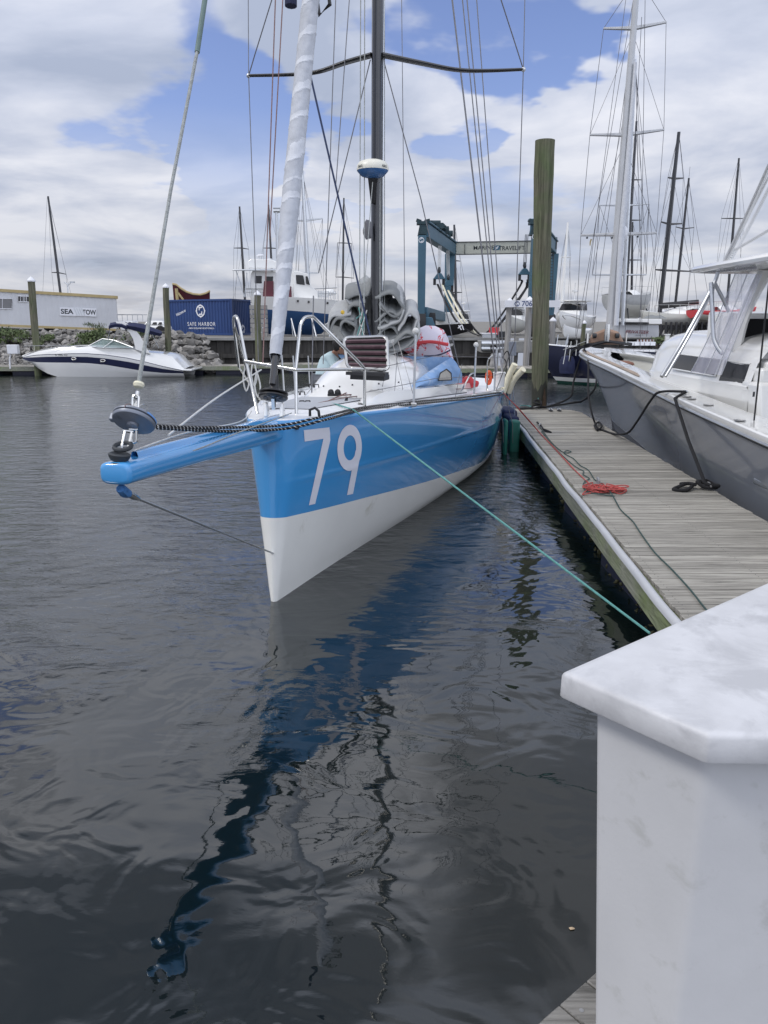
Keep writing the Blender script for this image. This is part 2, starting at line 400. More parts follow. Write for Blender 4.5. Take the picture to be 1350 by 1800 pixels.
M['green_rope'] = mat('dark_green_rope', (.045, .085, .08), .85, 0, .3, 30, bump=.8, bscale=260)
M['red_rope'] = mat('red_rope', (.48, .085, .075), .8, 0, .25, 40, bump=.8, bscale=260, dirt=((.75, .45, .40), 60, .6))
M['maroon_rope'] = mat('maroon_rope', (.24, .15, .14), .85, 0, .25, 30)
M['grey_drum'] = mat('grey_anodised', (.20, .22, .26), .4, .3, .1, 6, dirt=((.10, .11, .13), 5, .62))
M['rubber'] = mat('dark_rubber', (.03, .035, .04), .6, 0, .2, 8)
M['cream'] = mat('cream_foam', (.72, .68, .52), .7, 0, .08, 8)
M['sailcover'] = mat('grey_white_cloth', (.46,.48,.52), .85, 0, .10, 8, bump=.5, bscale=22, dirt=((.34, .36, .40), 3.2, .60))
M['sailband'] = mat('pale_cloth_band', (.58, .60, .64), .8, 0, .07, 9, bump=.4, bscale=18)
M['sail'] = mat('grey_sailcloth', (.21, .22, .22), .7, 0, .14, 3, bump=.8, bscale=9)
M['sail_light'] = mat('white_sailcloth', (.40, .41, .41), .7, 0, .10, 4, bump=.9, bscale=9)
M['canvas_blue'] = mat('faded_blue_canvas', (.19, .32, .54), .85, 0, .18, 3, bump=.9, bscale=6, dirt=((.36, .46, .60), 2.5, .52))
M['red'] = mat('red_vinyl', (.55, .04, .05), .5, 0, .15, 5)
M['orange'] = mat('orange_foam', (.75, .11, .03), .6, 0, .1, 5)
M['grey_hull'] = mat('gloss_grey_hull', (.185, .20, .23), .16, 0, .03, .7, coat=.45, bump=.02, bscale=1.5)
M['grey_bottom'] = mat('dark_grey_bottom', (.085, .09, .11), .3, 0, .06, 2)
M['cream_gel'] = mat('off_white_gelcoat', (.64, .64, .60), .3, 0, .03, 2, coat=.3)
M['teak'] = mat('faded_teak', (.33, .26, .20), .7, 0, .15, 6, stretch=(20, 2, 20), bump=.3)
M['brown_teak'] = mat('brown_teak', (.20, .085, .05), .55, 0, .2, 6, stretch=(3, 3, 20))
M['dark_glass'] = mat('smoked_glass', (.010, .011, .014), .10, 0, .1, 2)
M['black_panel'] = mat('black_screen', (.003, .003, .004), .5, 0, .1, 2, spec=.15)
M['clear'] = glass('clear_vinyl', (.66, .66, .78), .12, .42)
M['pale_glass'] = glass('green_tint_glass', (.25, .34, .33), .05, .55)
M['plank'] = wood_mat('weathered_plank', (.41, .39, .345), (.065, .062, .055), 'x', .24)
M['plank_y'] = wood_mat('weathered_board', (.30, .31, .25), (.08, .085, .065), 'y', .15, moss=(.75, .9, .5))
M['pile'] = wood_mat('green_treated_pile', (.155, .15, .105), (.03, .031, .021), 'z', .1, .55, moss=(.8, 1.0, .75), bump=1.0)
M['pile_grey'] = wood_mat('grey_pile', (.33, .32, .31), (.13, .13, .12), 'z', .12, .5)
M['float'] = mat('navy_float_plastic', (.010, .011, .026), .55, 0, .3, 3, dirt=((.07, .055, .03), 6, .62))
M['vinyl_white'] = mat('white_dock_bumper', (.47, .48, .50), .45, 0, .06, 2, dirt=((.33, .33, .31), 9, .66))
M['frp'] = mat('weathered_white_fibreglass', (.55, .555, .565), .5, 0, .05, 2.2, dirt=((.46, .465, .46), 6.5, .57), bump=.06, bscale=60)
M['frp_lid'] = mat('grimy_white_fibreglass', (.55, .555, .57), .5, 0, .10, 7, dirt=((.44, .445, .46), 3.4, .50), bump=.1, bscale=50)
M['wet_foot'] = mat('dark_wet_timber', (.035, .036, .026), .6, 0, .4, 9, stretch=(9, 9, 1), bump=.6, bscale=12)
M['algae'] = mat('olive_algae', (.035, .035, .015), .9, 0, .4, 20)
M['galv'] = mat('galvanised_cleat', (.38, .38, .38), .55, .6, .15, 20)
M['lift_blue'] = mat('slate_blue_steel', (.045, .115, .165), .5, .1, .10, 1.2, dirt=((.03, .05, .06), 2, .66))
M['lift_dark'] = mat('dark_machinery', (.02, .045, .055), .6, .2, .3, 2)
M['lift_cream'] = mat('cream_steel', (.42, .43, .37), .5, 0, .05, 1.5)
M['cont_blue'] = mat('container_blue', (.020, .055, .18), .5, 0, .08, .8, dirt=((.04, .07, .15), 2.5, .66))
M['sign_white'] = mat('sign_white', (.72, .73, .76), .5, 0, .04, 2)
M['text_navy'] = mat('navy_lettering', (.02, .045, .16), .5, 0, .03, 2)
M['text_dark'] = mat('dark_lettering', (.02, .025, .03), .5, 0, .03, 2)
M['text_white'] = mat('white_lettering', (.78, .79, .82), .5, 0, .03, 2)
M['text_maroon'] = mat('maroon_lettering', (.16, .03, .04), .5, 0, .03, 2)
M['trailer'] = mat('grey_corrugated_siding', (.55, .56, .58), .6, 0, .06, .8)
M['tan'] = mat('tan_trim', (.42, .33, .16), .6, 0, .1, 2)
M['maroon'] = mat('maroon_paint', (.10, .018, .028), .45, 0, .1, 2)
M['navy'] = mat('navy_paint', (.012, .016, .055), .3, 0, .1, 2, coat=.4)
M['navy_canvas'] = mat('navy_canvas', (.012, .018, .06), .8, 0, .2, 5, bump=.5, bscale=12)
M['bottom_blue'] = mat('blue_antifouling', (.02, .075, .20), .7, 0, .12, 2)
M['wall'] = mat('timber_bulkhead', (.055, .052, .048), .9, 0, .35, 1.4, stretch=(5, 5, .5), dirt=((.17, .16, .14), 1.2, .60), bump=.5, bscale=6)
M['wall_cap'] = mat('bulkhead_cap', (.27, .27, .26), .85, 0, .2, 2)
M['dark_steel'] = mat('dark_steel', (.05, .055, .06), .5, .4, .2, 4)
M['rock'] = mat('pale_riprap', (.215, .205, .19), .9, 0, .4, 2.5, island=.45, bump=.6, bscale=9)
M['soil'] = mat('yard_ground', (.20, .19, .17), .95, 0, .25, .6)
M['leaf'] = mat('shrub_leaf', (.075, .105, .035), .7, 0, .35, 1.1, island=.45)
M['dry'] = mat('dry_grass', (.20, .19, .08), .8, 0, .3, 2, island=.4)
M['stem'] = mat('shrub_stem', (.10, .075, .05), .9, 0, .2, 5)
M['skin'] = mat('skin', (.30, .16, .11), .6, 0, .06, 6)
M['hair'] = mat('black_hair', (.010, .009, .010), .7, 0, .3, 30, bump=.5, bscale=90)
M['shirt'] = mat('pale_aqua_shirt', (.50, .64, .68), .85, 0, .06, 6, bump=.3, bscale=18)
M['shorts'] = mat('grey_trousers', (.14, .15, .17), .85, 0, .1, 6)
M['green_fender'] = mat('green_tarpaulin', (.015, .13, .10), .6, 0, .2, 4, bump=.5, bscale=9)
M['green_stripe'] = mat('green_boot_stripe', (.012, .07, .052), .5, 0, .1, 3)
M['tyre'] = mat('tyre', (.02, .02, .022), .85, 0, .2, 5)

def banded(name, bands):
    """paint in level stripes by height above the water: [(from height, colour), ...]"""
    m, nt, p = _mat(name); g = nt.nodes.new('ShaderNodeNewGeometry'); sp = nt.nodes.new('ShaderNodeSeparateXYZ'); nt.links.new(g.outputs['Position'], sp.inputs[0])
    mr = nt.nodes.new('ShaderNodeMapRange'); mr.inputs['From Min'].default_value = -1; mr.inputs['From Max'].default_value = 3; nt.links.new(sp.outputs['Z'], mr.inputs['Value'])
    r = nt.nodes.new('ShaderNodeValToRGB'); nt.links.new(mr.outputs[0], r.inputs[0]); r.color_ramp.interpolation = 'CONSTANT'; e = r.color_ramp.elements
    e[0].position = 0; e[0].color = (*bands[0][1], 1); e[1].position = (bands[1][0]+1)/4; e[1].color = (*bands[1][1], 1)
    for z, c in bands[2:]: e.new((z+1)/4).color = (*c, 1)
    nt.links.new(r.outputs[0], p.inputs['Base Color']); p.inputs['Roughness'].default_value = .25; return m
M['classic_hull'] = banded('navy_hull_with_boot_stripe', [(-1, (.012, .06, .045)), (.10, (.62, .63, .62)), (.27, (.010, .013, .035))])

# ================================================================== SETTING
def make_water():
    m, nt, p = _mat('harbour_water'); N = nt.nodes; L = nt.links
    p.inputs['Base Color'].default_value = (.0065, .014, .014, 1); p.inputs['Roughness'].default_value = .025
    p.inputs['IOR'].default_value = 1.88
    murk = noise_node(nt, .35, 3, .5, coords(nt))
    L.new(ramp_node(nt, murk, [(.35, (.002, .006, .007)), (.65, (.005, .008, .007))]), p.inputs['Base Color'])
    g = N.new('ShaderNodeNewGeometry'); sep = N.new('ShaderNodeSeparateXYZ'); L.new(g.outputs['Position'], sep.inputs[0])
    # open water is wind-rippled, the slip behind the camera's dock is sheltered
    mr = N.new('ShaderNodeMapRange'); mr.interpolation_type = 'SMOOTHSTEP'
    mr.inputs['From Min'].default_value = 5.0; mr.inputs['From Max'].default_value = 13.0
    mr.inputs['To Min'].default_value = .02; mr.inputs['To Max'].default_value = 1.0
    sx = N.new('ShaderNodeMath'); sx.operation = 'MULTIPLY'; L.new(sep.outputs['X'], sx.inputs[0]); sx.inputs[1].default_value = -.75
    ad = N.new('ShaderNodeMath'); ad.operation = 'ADD'; L.new(sep.outputs['Y'], ad.inputs[0]); L.new(sx.outputs[0], ad.inputs[1])
    pn = noise_node(nt, .42, 4, .6, coords(nt, (1, 1, 1)), .8)
    pm = N.new('ShaderNodeMapRange'); pm.inputs['From Min'].default_value = .3; pm.inputs['From Max'].default_value = .7
    pm.inputs['To Min'].default_value = -4.5; pm.inputs['To Max'].default_value = 4.5; L.new(pn, pm.inputs['Value'])
    a2 = N.new('ShaderNodeMath'); a2.operation = 'ADD'; L.new(ad.outputs[0], a2.inputs[0]); L.new(pm.outputs[0], a2.inputs[1])
    L.new(a2.outputs[0], mr.inputs['Value'])
    v1 = coords(nt, (1.0, 1.9, 1), (0, 0, R(14)))
    rip = noise_node(nt, 2.6, 5, .55, v1, .6)
    v2 = coords(nt, (1, 1.5, 1), (0, 0, R(-20)))
    sw = noise_node(nt, .55, 3, .5, v2, .4)
    fine = noise_node(nt, 7.5, 3, .5, coords(nt, (1, 1.7, 1), (0, 0, R(30))), .3)
    def mul(a, b):
        q = N.new('ShaderNodeMath'); q.operation = 'MULTIPLY'
        for i, x in enumerate((a, b)):
            if isinstance(x, (int, float)): q.inputs[i].default_value = x
            else: L.new(x, q.inputs[i])
        return q.outputs[0]
    def add(a, b):
        q = N.new('ShaderNodeMath'); q.operation = 'ADD'; L.new(a, q.inputs[0]); L.new(b, q.inputs[1]); return q.outputs[0]
    fr = N.new('ShaderNodeMapRange'); fr.inputs['From Min'].default_value = 10; fr.inputs['From Max'].default_value = 34
    fr.inputs['To Min'].default_value = 1.0; fr.inputs['To Max'].default_value = .34; L.new(sep.outputs['Y'], fr.inputs['Value'])
    amp = mul(mr.outputs[0], fr.outputs[0])
    h = add(mul(mul(rip, .040), amp), add(mul(sw, .034), mul(mul(fine, .008), amp)))
    calm = noise_node(nt, 1.7, 2.2, .5, coords(nt, (1, 1.3, 1), (0, 0, R(50))), 1.0)
    h = add(h, mul(calm, .0115))
    b = N.new('ShaderNodeBump'); b.inputs['Strength'].default_value = 1.0; b.inputs['Distance'].default_value = 1.0
    L.new(h, b.inputs['Height']); L.new(b.outputs[0], p.inputs['Normal'])
    w = MB(); w.add([(-900, -60, 0), (900, -60, 0), (900, 46.5, 0), (-900, 46.5, 0)], [(0, 1, 2, 3)], 0, False)
    o = w.build('water', m); tag(o, 'dark green harbour water, glassy near the dock and rippled farther out', None, kind='structure')
make_water()

# the yard behind the shore: flat ground that reaches the horizon, with a rubble bank on the left
GZ = 1.75
def make_ground():
    b = MB()
    b.add([(-12.6, 45.2, GZ), (900, 45.2, GZ), (900, 3000, GZ), (-2500, 3000, GZ), (-2500, 45.2, GZ)], [(0, 1, 2, 3, 4)], 0, False)
    tag(b.build('yard_ground', M['soil']), 'grey gravel boatyard behind the bulkhead and rubble shore', None, kind='structure')
    b = MB(); rows = []
    for i in range(60):
        x = -45+i*(33.5/59); row = []
        for j in range(10):
            t = j/9; y = 41.6+4.2*t; z = -.5+(GZ+.62)*min(1, t*1.05)+.12*mnoise.noise(Vector((x*.7, y*.9, 3)))
            if t == 1: z = GZ+.03
            row.append((x, y, z))
        rows.append(row)
    b.grid(rows); tag(b.build('shore_bank', M['soil']), 'sloping earth bank under the rubble on the left shore', None, kind='structure')
make_ground()

# ================================================================== FINGER DOCK
DZ = .5
def dockx(y): return 2.30+(y-5.45)*(3.20-2.30)/(18.8-5.45)      # left edge of the planks
def dockr(y): return 4.34+(y-8.2)*.055
def make_dock():
    t = thing('finger_dock', 'grey weathered plank finger dock between the blue sailboat and the grey powerboat', 'dock', (3, 12, DZ))
    b = MB(); y = 3.3; k = 0
    while y < 19.6:
        w = .138; x0, x1 = dockx(y)+random.uniform(-.012, .008), dockr(y)+random.uniform(-.008, .012)
        if y > 18.7: x1 -= (y-18.7)**2*.45
        sl = .012
        dz = random.uniform(-.002, .002)
        P = []
        for z in (DZ-.038, DZ+dz):
            for (x, yy) in ((x0, y), (x1, y+sl), (x1, y+w-.011+sl), (x0, y+w-.011)): P.append((x, yy, z))
        b.hull8(P); y += w; k += 1
    b.build('decking', M['plank'], t, bevel=.003)
    b = MB(); y = 3.37
    while y < 18.6:
        for xx in (dockx(y)+.06, dockr(y)-.06, (dockx(y)+dockr(y))/2+.02):
            for dy in (-.03, .03): b.lathe((xx+random.uniform(-.01, .01), y+dy, DZ+.001), [(.0045, 0), (.004, .0015), (0, .002)], 6)
        y += .138
    o = b.build('screw_heads', M['dark_steel'], t); o['kind'] = 'stuff'
    for side in (0, 1):
        f = MB(); n = 3; ys = [3.3, 8.4, 13.4, 18.4] if side == 0 else [3.3, 8.6, 13.6, 18.6]
        for a, c in zip(ys, ys[1:]):
            fx = (lambda q: dockx(q)-.060) if side == 0 else (lambda q: dockr(q)+.03)
            P = [(fx(a)-.022, a+.003, DZ-.26), (fx(a)+.022, a+.003, DZ-.26), (fx(c)+.022, c-.003, DZ-.26), (fx(c)-.022, c-.003, DZ-.26)]
            P += [(x, yy, DZ-.045) for x, yy, z in P]
            f.hull8(P)
        f.build('side_board', M['plank_y'], t, bevel=.004)
    # joist edge under the plank ends
    f = MB(); f.hull8([(dockx(3.3)-.028, 3.3, DZ-.22), (dockx(3.3)+.02, 3.3, DZ-.22), (dockx(18.6)+.02, 18.6, DZ-.22), (dockx(18.6)-.028, 18.6, DZ-.22),
                       (dockx(3.3)-.028, 3.3, DZ-.047), (dockx(3.3)+.02, 3.3, DZ-.047), (dockx(18.6)+.02, 18.6, DZ-.047), (dockx(18.6)-.028, 18.6, DZ-.047)])
    f.build('inner_stringer', M['plank_y'], t)
    # white vinyl bumper strip, half round, slightly wavy
    f = MB(); rows = []
    for i in range(90):
        y = 3.4+i*(14.55/89); x = dockx(y)-.062+.006*math.sin(y*1.7)+.004*math.sin(y*4.1); z = DZ-.045+.004*math.sin(y*2.9)
        rows.append([(x+.042*math.cos(a), y, z+.046*math.sin(a)) for a in [math.pi*q/8 for q in range(9)]])
    f.grid(rows); f.build('bumper_strip', M['vinyl_white'], t)
    # far end board and nose
    f = MB(); f.bar((3.16, 19.62, DZ-.12), (4.5, 19.64, DZ-.12), .05, .22); f.build('end_board', M['plank_y'], t, bevel=.004)
    # floats
    for i, y in enumerate((3.6, 6.2, 8.8, 11.4, 14.0, 16.6)):
        q = MB(); q.box((dockx(y+1)+.93, y+1.1, .02), (1.72, 2.05, .50)); q.build('float_tub', M['float'], t, bevel=.05)
    a = MB()
    for i in range(110):
        y = random.uniform(4.2, 17); x = dockx(y)+.06+random.uniform(-.05, .05)
        a.blob((x, y, random.uniform(-.02, .06)), random.uniform(.012, .035), 0, 1, .5, seed=i)
    o = a.build('algae_fringe', M['algae'], t); o['kind'] = 'stuff'
    # navy corner fender at the far left corner
    q = MB(); q.box((3.02, 18.6, .33), (.34, 1.0, .62)); q.box((2.98, 17.75, .30), (.26, .8, .55)); q.build('corner_fender', M['navy_canvas'], t, bevel=.05)
    return t
make_dock()
def cleat(x, y, rz, label):
    t = thing('dock_cleat', label, 'cleat', (x, y, DZ), None, rz)
    b = MB(); b.tube([(-.13, 0, .065), (-.07, 0, .075), (0, 0, .078), (.07, 0, .075), (.13, 0, .065)], [.012, .018, .022, .018, .012], 10)
    o = b.build('horn', M['galv'], t); o.matrix_parent_inverse = Matrix(); b = MB(); b.box((0, 0, .008), (.14, .07, .016)); b.tube([(-.045, 0, .01), (-.035, 0, .07)], .018, 8); b.tube([(.045, 0, .01), (.035, 0, .07)], .018, 8)
    o = b.build('base', M['galv'], t); o.matrix_parent_inverse = Matrix()
    return t
def onplane(pts, z): return [Z(x, y, z) for x, y in pts]
c1 = Z(1245, 860, DZ); c2 = Z(1051, 747, DZ); c3 = Z(1052, 852, DZ); c4 = Z(949, 752, DZ)
cleat(c1.x, c1.y, R(80), 'cleat wound with thick black line beside the grey hull, nearest of the dock cleats')
cleat(c2.x, c2.y, R(80), 'cleat with black bow line on the far right edge of the dock')
cleat(c3.x, c3.y+.03, R(82), 'cleat half buried in the pile of red rope')
cleat(c4.x, c4.y, R(70), 'cleat with red line near the far left edge of the dock')
cleat(3.95, 19.45, R(0), 'cleat wrapped in black line at the far end of the dock beside the tall pile')

# ------------------------------------------------------------------ big treated pile at the end of the dock
def pile(name, label, px0, py0, px1, py1, Y, r0, r1, m, group=None, seg=18, cap=None, flat_top=True, lean=None):
    """pile whose foot shows at px0,py0 and top at px1,py1"""
    a = W(px0, py0, Y); b = W(px1, py1, Y)
    t = thing(name, label, 'pile', (a.x, a.y, a.z), group)
    pts = []; rs = []; n = 14
    for i in range(n+1):
        k = i/n; p = a.lerp(b, k); w = .012*(mnoise.noise(Vector((k*3, Y, 1))))
        pts.append(p+Vector((w*3, w*2, 0))); rs.append((r0+(r1-r0)*k)*(1+.02*math.sin(k*9+Y)))
    q = MB(); q.tube(pts, rs, seg); q.build('shaft', m, t)
    if cap:
        q = MB(); rr = r1*1.18
        q.lathe((b.x, b.y, b.z-.03), [(rr, 0), (rr, .06), (rr*.55, .06+rr*.5), (.0, .06+rr*.95)], 14); q.build('cap', cap, t)
    return t
PL = W(950, 711, 20.0)
def big_pile():
    a = W(950, 711, 19.95); b = W(957.5, 247, 19.95)
    t = thing('mooring_pile', 'tall green weathered timber pile rising from the far end of the dock', 'pile', (a.x, a.y, 0))
    a.z = -1.0
    pts = []; rs = []
    for i in range(31):
        k = i/30; p = a.lerp(b, k); pts.append(p+Vector((.012*math.sin(k*7)+.006*math.sin(k*19), 0, 0))); rs.append(.190+.050*k+.005*math.sin(k*23)+.003*math.sin(k*57))
    q = MB(); q.tube(pts, rs, 28); q.build('shaft', M['pile'], t, angle=60)
    q = MB(); rows = []
    for i in range(9):
        row = []
        for j in range(28):
            ang = 2*math.pi*j/28; top = .92+.22*mnoise.noise(Vector((math.cos(ang)*2.2, math.sin(ang)*2.2, 4)))+.25*abs(math.sin(ang*1.5)); z = -.6+(top+.6)*i/8; k = (z+1)/(b.z+1); c = a.lerp(b, k)
            rr = .190+.050*k+.005*math.sin(k*23)+.003*math.sin(k*57)+(.005 if i < 8 else .001); row.append((c.x+.012*math.sin(k*7)+.006*math.sin(k*19)+rr*math.cos(ang), c.y+rr*math.sin(ang), z))
        rows.append(row)
    q.grid(rows, cv=True); q.build('wet_foot', M['wet_foot'], t, angle=60)
    # rust streak patch
    q = MB(); rows = []
    for i in range(12):
        k = i/11; z = 1.05-.95*k; y0 = a.y-.232; row = []
        for j in range(5):
            ang = R(-72)+R(22)*(j/4-.5)*(math.sin(math.pi*(k*.96+.04)))*1.2
            row.append((a.x+(b.x-a.x)*(z+1)/(b.z+1)+.03+.225*math.cos(ang), a.y+.2255*math.sin(ang), z))
        rows.append(row)
    q.grid(rows); q.build('rust_stain', mat('rust_stain', (.085, .055, .035), .9, 0, .5, 9), t)
    return t
big_pile()

# ------------------------------------------------------------------ near dock and the white dock box
def near_dock():
    e0 = Z(945, 1800, DZ); e1 = Z(1062, 1697, DZ)
    d = (e1-e0).normalized(); n = Vector((d.y, -d.x, 0))
    t = thing('plank_walkway', 'grey cracked planks of the walkway under the white dock box', 'dock', (e0.x, e0.y, DZ))
    b = MB(); s = -.9
    # planks run away from the water edge; the plank joints cross the edge
    pj = Z(975, 1778, DZ)
    while s < 3.2:
        w = .145
        P = []
        for z in (DZ-.04, DZ+random.uniform(-.002, .002)):
            for (u, q) in ((s, -.0), (s+w-.006, -.0), (s+w-.006, 2.6), (s, 2.6)):
                p = e0+d*u+n*q; P.append((p.x, p.y, z))
        s += w
        b.hull8(P)
    b.build('decking', M['plank_near'], t, bevel=.004)
    for q in (e0+d*.15+n*.06, e0+d*.27+n*.07, e0+d*.03+n*.06, e0+d*.42+n*.06):
        b = MB(); b.lathe((q.x, q.y, DZ-.001), [(.008, 0), (.008, .003), (0, .0035)], 10); b.build('screw_head', M['galv'], t)
    b = MB(); p0 = e0-d*.9+n*.05; p1 = e0+d*3.2+n*.05; b.bar((p0.x, p0.y, DZ-.16), (p1.x, p1.y, DZ-.16), .04, .22); b.build('rim_board', M['plank_y'], t)
M['plank_near'] = wood_mat('cracked_grey_plank', (.30, .29, .27), (.055, .055, .05), 'x', .15, .8, bump=.9)
near_dock()
def dock_box():
    T = 1.76
    A = Z(986, 1180, T); B = Z(1246, 1291, T); C1 = Z(1372, 1293, T); D = Z(1350, 1022, T)
    ab = (B-A).normalized(); ad = (D-A).normalized()
    # lid outline in plan, a corner box with cut corners
    E2 = A+ad*2.2; C2 = B+(C1-B).normalized()*1.15
    lid = [A, B, C2, C2+Vector((.6, 1.2, 0)), E2]
    t = thing('dock_box', 'weathered white fibreglass corner dock box with overhanging lid, nearest object on the right', 'dock box', (B.x+.3, B.y+.3, DZ))
    def ring(poly, off, z):
        n = len(poly); out = []
        for i in range(n):
            p0, p1, p2 = poly[i-1], poly[i], poly[(i+1) % n]
            e1 = (p1-p0).normalized(); e2 = (p2-p1).normalized(); n1 = Vector((-e1.y, e1.x, 0)); n2 = Vector((-e2.y, e2.x, 0))
            bs = (n1+n2).normalized(); k = off/max(.3, bs.dot(n1)); q = p1+bs*k; out.append(Vector((q.x, q.y, z)))
        return out
    def rounded(poly, r=.009, k=3):
        out = []; n = len(poly)
        for i in range(n):
            p0, p1, p2 = poly[i-1], poly[i], poly[(i+1) % n]
            a = p1+(p0-p1).normalized()*r; c = p1+(p2-p1).normalized()*r
            for j in range(k+1):
                s = j/k; out.append(a*(1-s)**2+p1*2*s*(1-s)+c*s*s)
        return out
    b = MB(); rr = []
    for off, z in ((.016, T-.079), (.002, T-.078), (-.001, T-.073), (.0, T-.014), (.003, T-.006), (.009, T-.001), (.02, T)):
        rr.append(rounded(ring(lid, off, z)))
    b.grid(rr, cv=True); o = len(b.v); n = len(rr[-1]); b.f.append(tuple(range(o-n, o))); b.m.append(0); b.sm.append(True)
    b.f.append(tuple(range(0, n))[::-1]); b.m.append(0); b.sm.append(False)
    b.build('lid', M['frp_lid'], t, angle=50)
    # body: inset under the lid, left end leaning in
    b = MB(); top = ring(lid, .068, T-.074); bot = ring(lid, .068, DZ+.006)
    bot[0] = bot[0]+ab*.075+ad*.02
    rr = [rounded([x for x in bot], .02), rounded([bot[i].lerp(top[i], .5) for i in range(5)], .02), rounded(top, .02)]
    b.grid(rr, cv=True); b.build('body', M['frp'], t, angle=50)
dock_box()

p = Z(1005, 1632, .004); t = MB(); t.blob(tuple(p), .010, 0, 2, .2, (1.2, .8, .25), 3, True)
tag(t.build('floating_leaf', mat('pale_leaf', (.55, .42, .28), .7, 0, .1, 9)), 'tiny pale leaf floating on the dark water beside the white dock box', 'leaf')

# ================================================================== THE BLUE AND WHITE RACING SAILBOAT
BTH = R(11.0); BA = Vector((-1.10, 7.07, 0)); BD = Vector((math.sin(BTH), math.cos(BTH), 0)); BN = Vector((BD.y, -BD.x, 0))
def S(s, b, z): return BA+BD*s+BN*b+Vector((0, 0, z))
def CP(px, py, off=0.0):
    """point where the sight line meets the lengthwise plane of the boat, off metres to starboard"""
    r = ray(px, py); o = Vector((0, 0, EYE)); t = (S(0, off, 0)-o).dot(BN)/r.dot(BN); return o+r*t
def BP(px, py, s):
    """point on the athwartships plane at station s"""
    r = ray(px, py); o = Vector((0, 0, EYE)); t = (S(s, 0, 0)-o).dot(BD)/r.dot(BD); return o+r*t
def sbz(p): q = p-BA; return q.dot(BD), q.dot(BN), p.z
T_DECKZ = [(0, 1.80), (.9, 1.77), (2, 1.715), (3, 1.66), (5, 1.56), (7, 1.46), (9, 1.39), (12.1, 1.33)]
T_BD = [(0, 0), (.9, .42), (2, .80), (3, 1.08), (4.2, 1.36), (5.4, 1.60), (6.8, 1.86), (8.2, 1.96), (10, 1.93), (12.1, 1.80)]
T_BW = [(0, 0), (1, .20), (2, .42), (3.14, .69), (3.88, .86), (5.08, 1.12), (6.5, 1.36), (8.37, 1.60), (10, 1.60), (12.1, 1.45)]
T_BZ = [(0, .86), (1.69, .70), (4, .46), (7.87, .115), (12.1, .10)]
def zdeck(s): return sinterp(T_DECKZ, max(0, s))
def half(s, z):
    s = max(0.0, s); zd = zdeck(s); t = max(0.0, min(1.0, z/zd))
    e = .95-.47*min(1, s/6.5)
    g = t**e
    b = interp(T_BW, s)*.0+sinterp(T_BW, s)+(sinterp(T_BD, s)-sinterp(T_BW, s))*g
    if z < 0: b = sinterp(T_BW, s)*(1+z*.9)
    if z > 0: b += .007*math.exp(-((z-(1.20-.045*s))/.030)**2)*min(1, s/.5)
    nr = .035+.155*t if z > 0 else .03             # rounded stem, fuller towards the deck
    nose = math.sqrt(max(0, 2*nr*s-s*s)) if s < nr else nr
    return b*.97+nose*max(0, 1-s/5)
def stem_s(z): return 0.0 if z > .1 else 0.0
def hull_pt(s, z, side=1, out=0.0):
    b = half(s, z)
    if out:
        e = .02; db = (half(s+e, z)-half(max(0, s-e), z))/(e+min(s, e)); dbz = (half(s, z+e)-half(s, z-e))/(2*e)
        n = (BN*side-BD*db-Vector((0, 0, dbz))).normalized()
        return S(s, b*side, z)+n*out
    return S(s, b*side, z)
def proj(p):
    c, s_ = math.cos(TILT), math.sin(TILT); z = p.z-EYE; d = p.y*c-z*s_; v = p.y*s_+z*c
    return 675+FPX*p.x/d, 900-FPX*v/d
def on_hull(px, py, s=1.5, z=1.2):
    """station and height of the starboard topside point seen at a pixel"""
    for _ in range(30):
        a = proj(hull_pt(s, z)); b = proj(hull_pt(s+.01, z)); c = proj(hull_pt(s, z+.01))
        j = ((b[0]-a[0])/.01, (c[0]-a[0])/.01, (b[1]-a[1])/.01, (c[1]-a[1])/.01); e = (px-a[0], py-a[1])
        det = j[0]*j[3]-j[1]*j[2]
        if abs(det) < 1e-9: break
        ds = (e[0]*j[3]-e[1]*j[1])/det; dz = (j[0]*e[1]-j[2]*e[0])/det
        s = max(.02, s+max(-.5, min(.5, ds))); z = max(.05, z+max(-.3, min(.3, dz)))
    return s, z
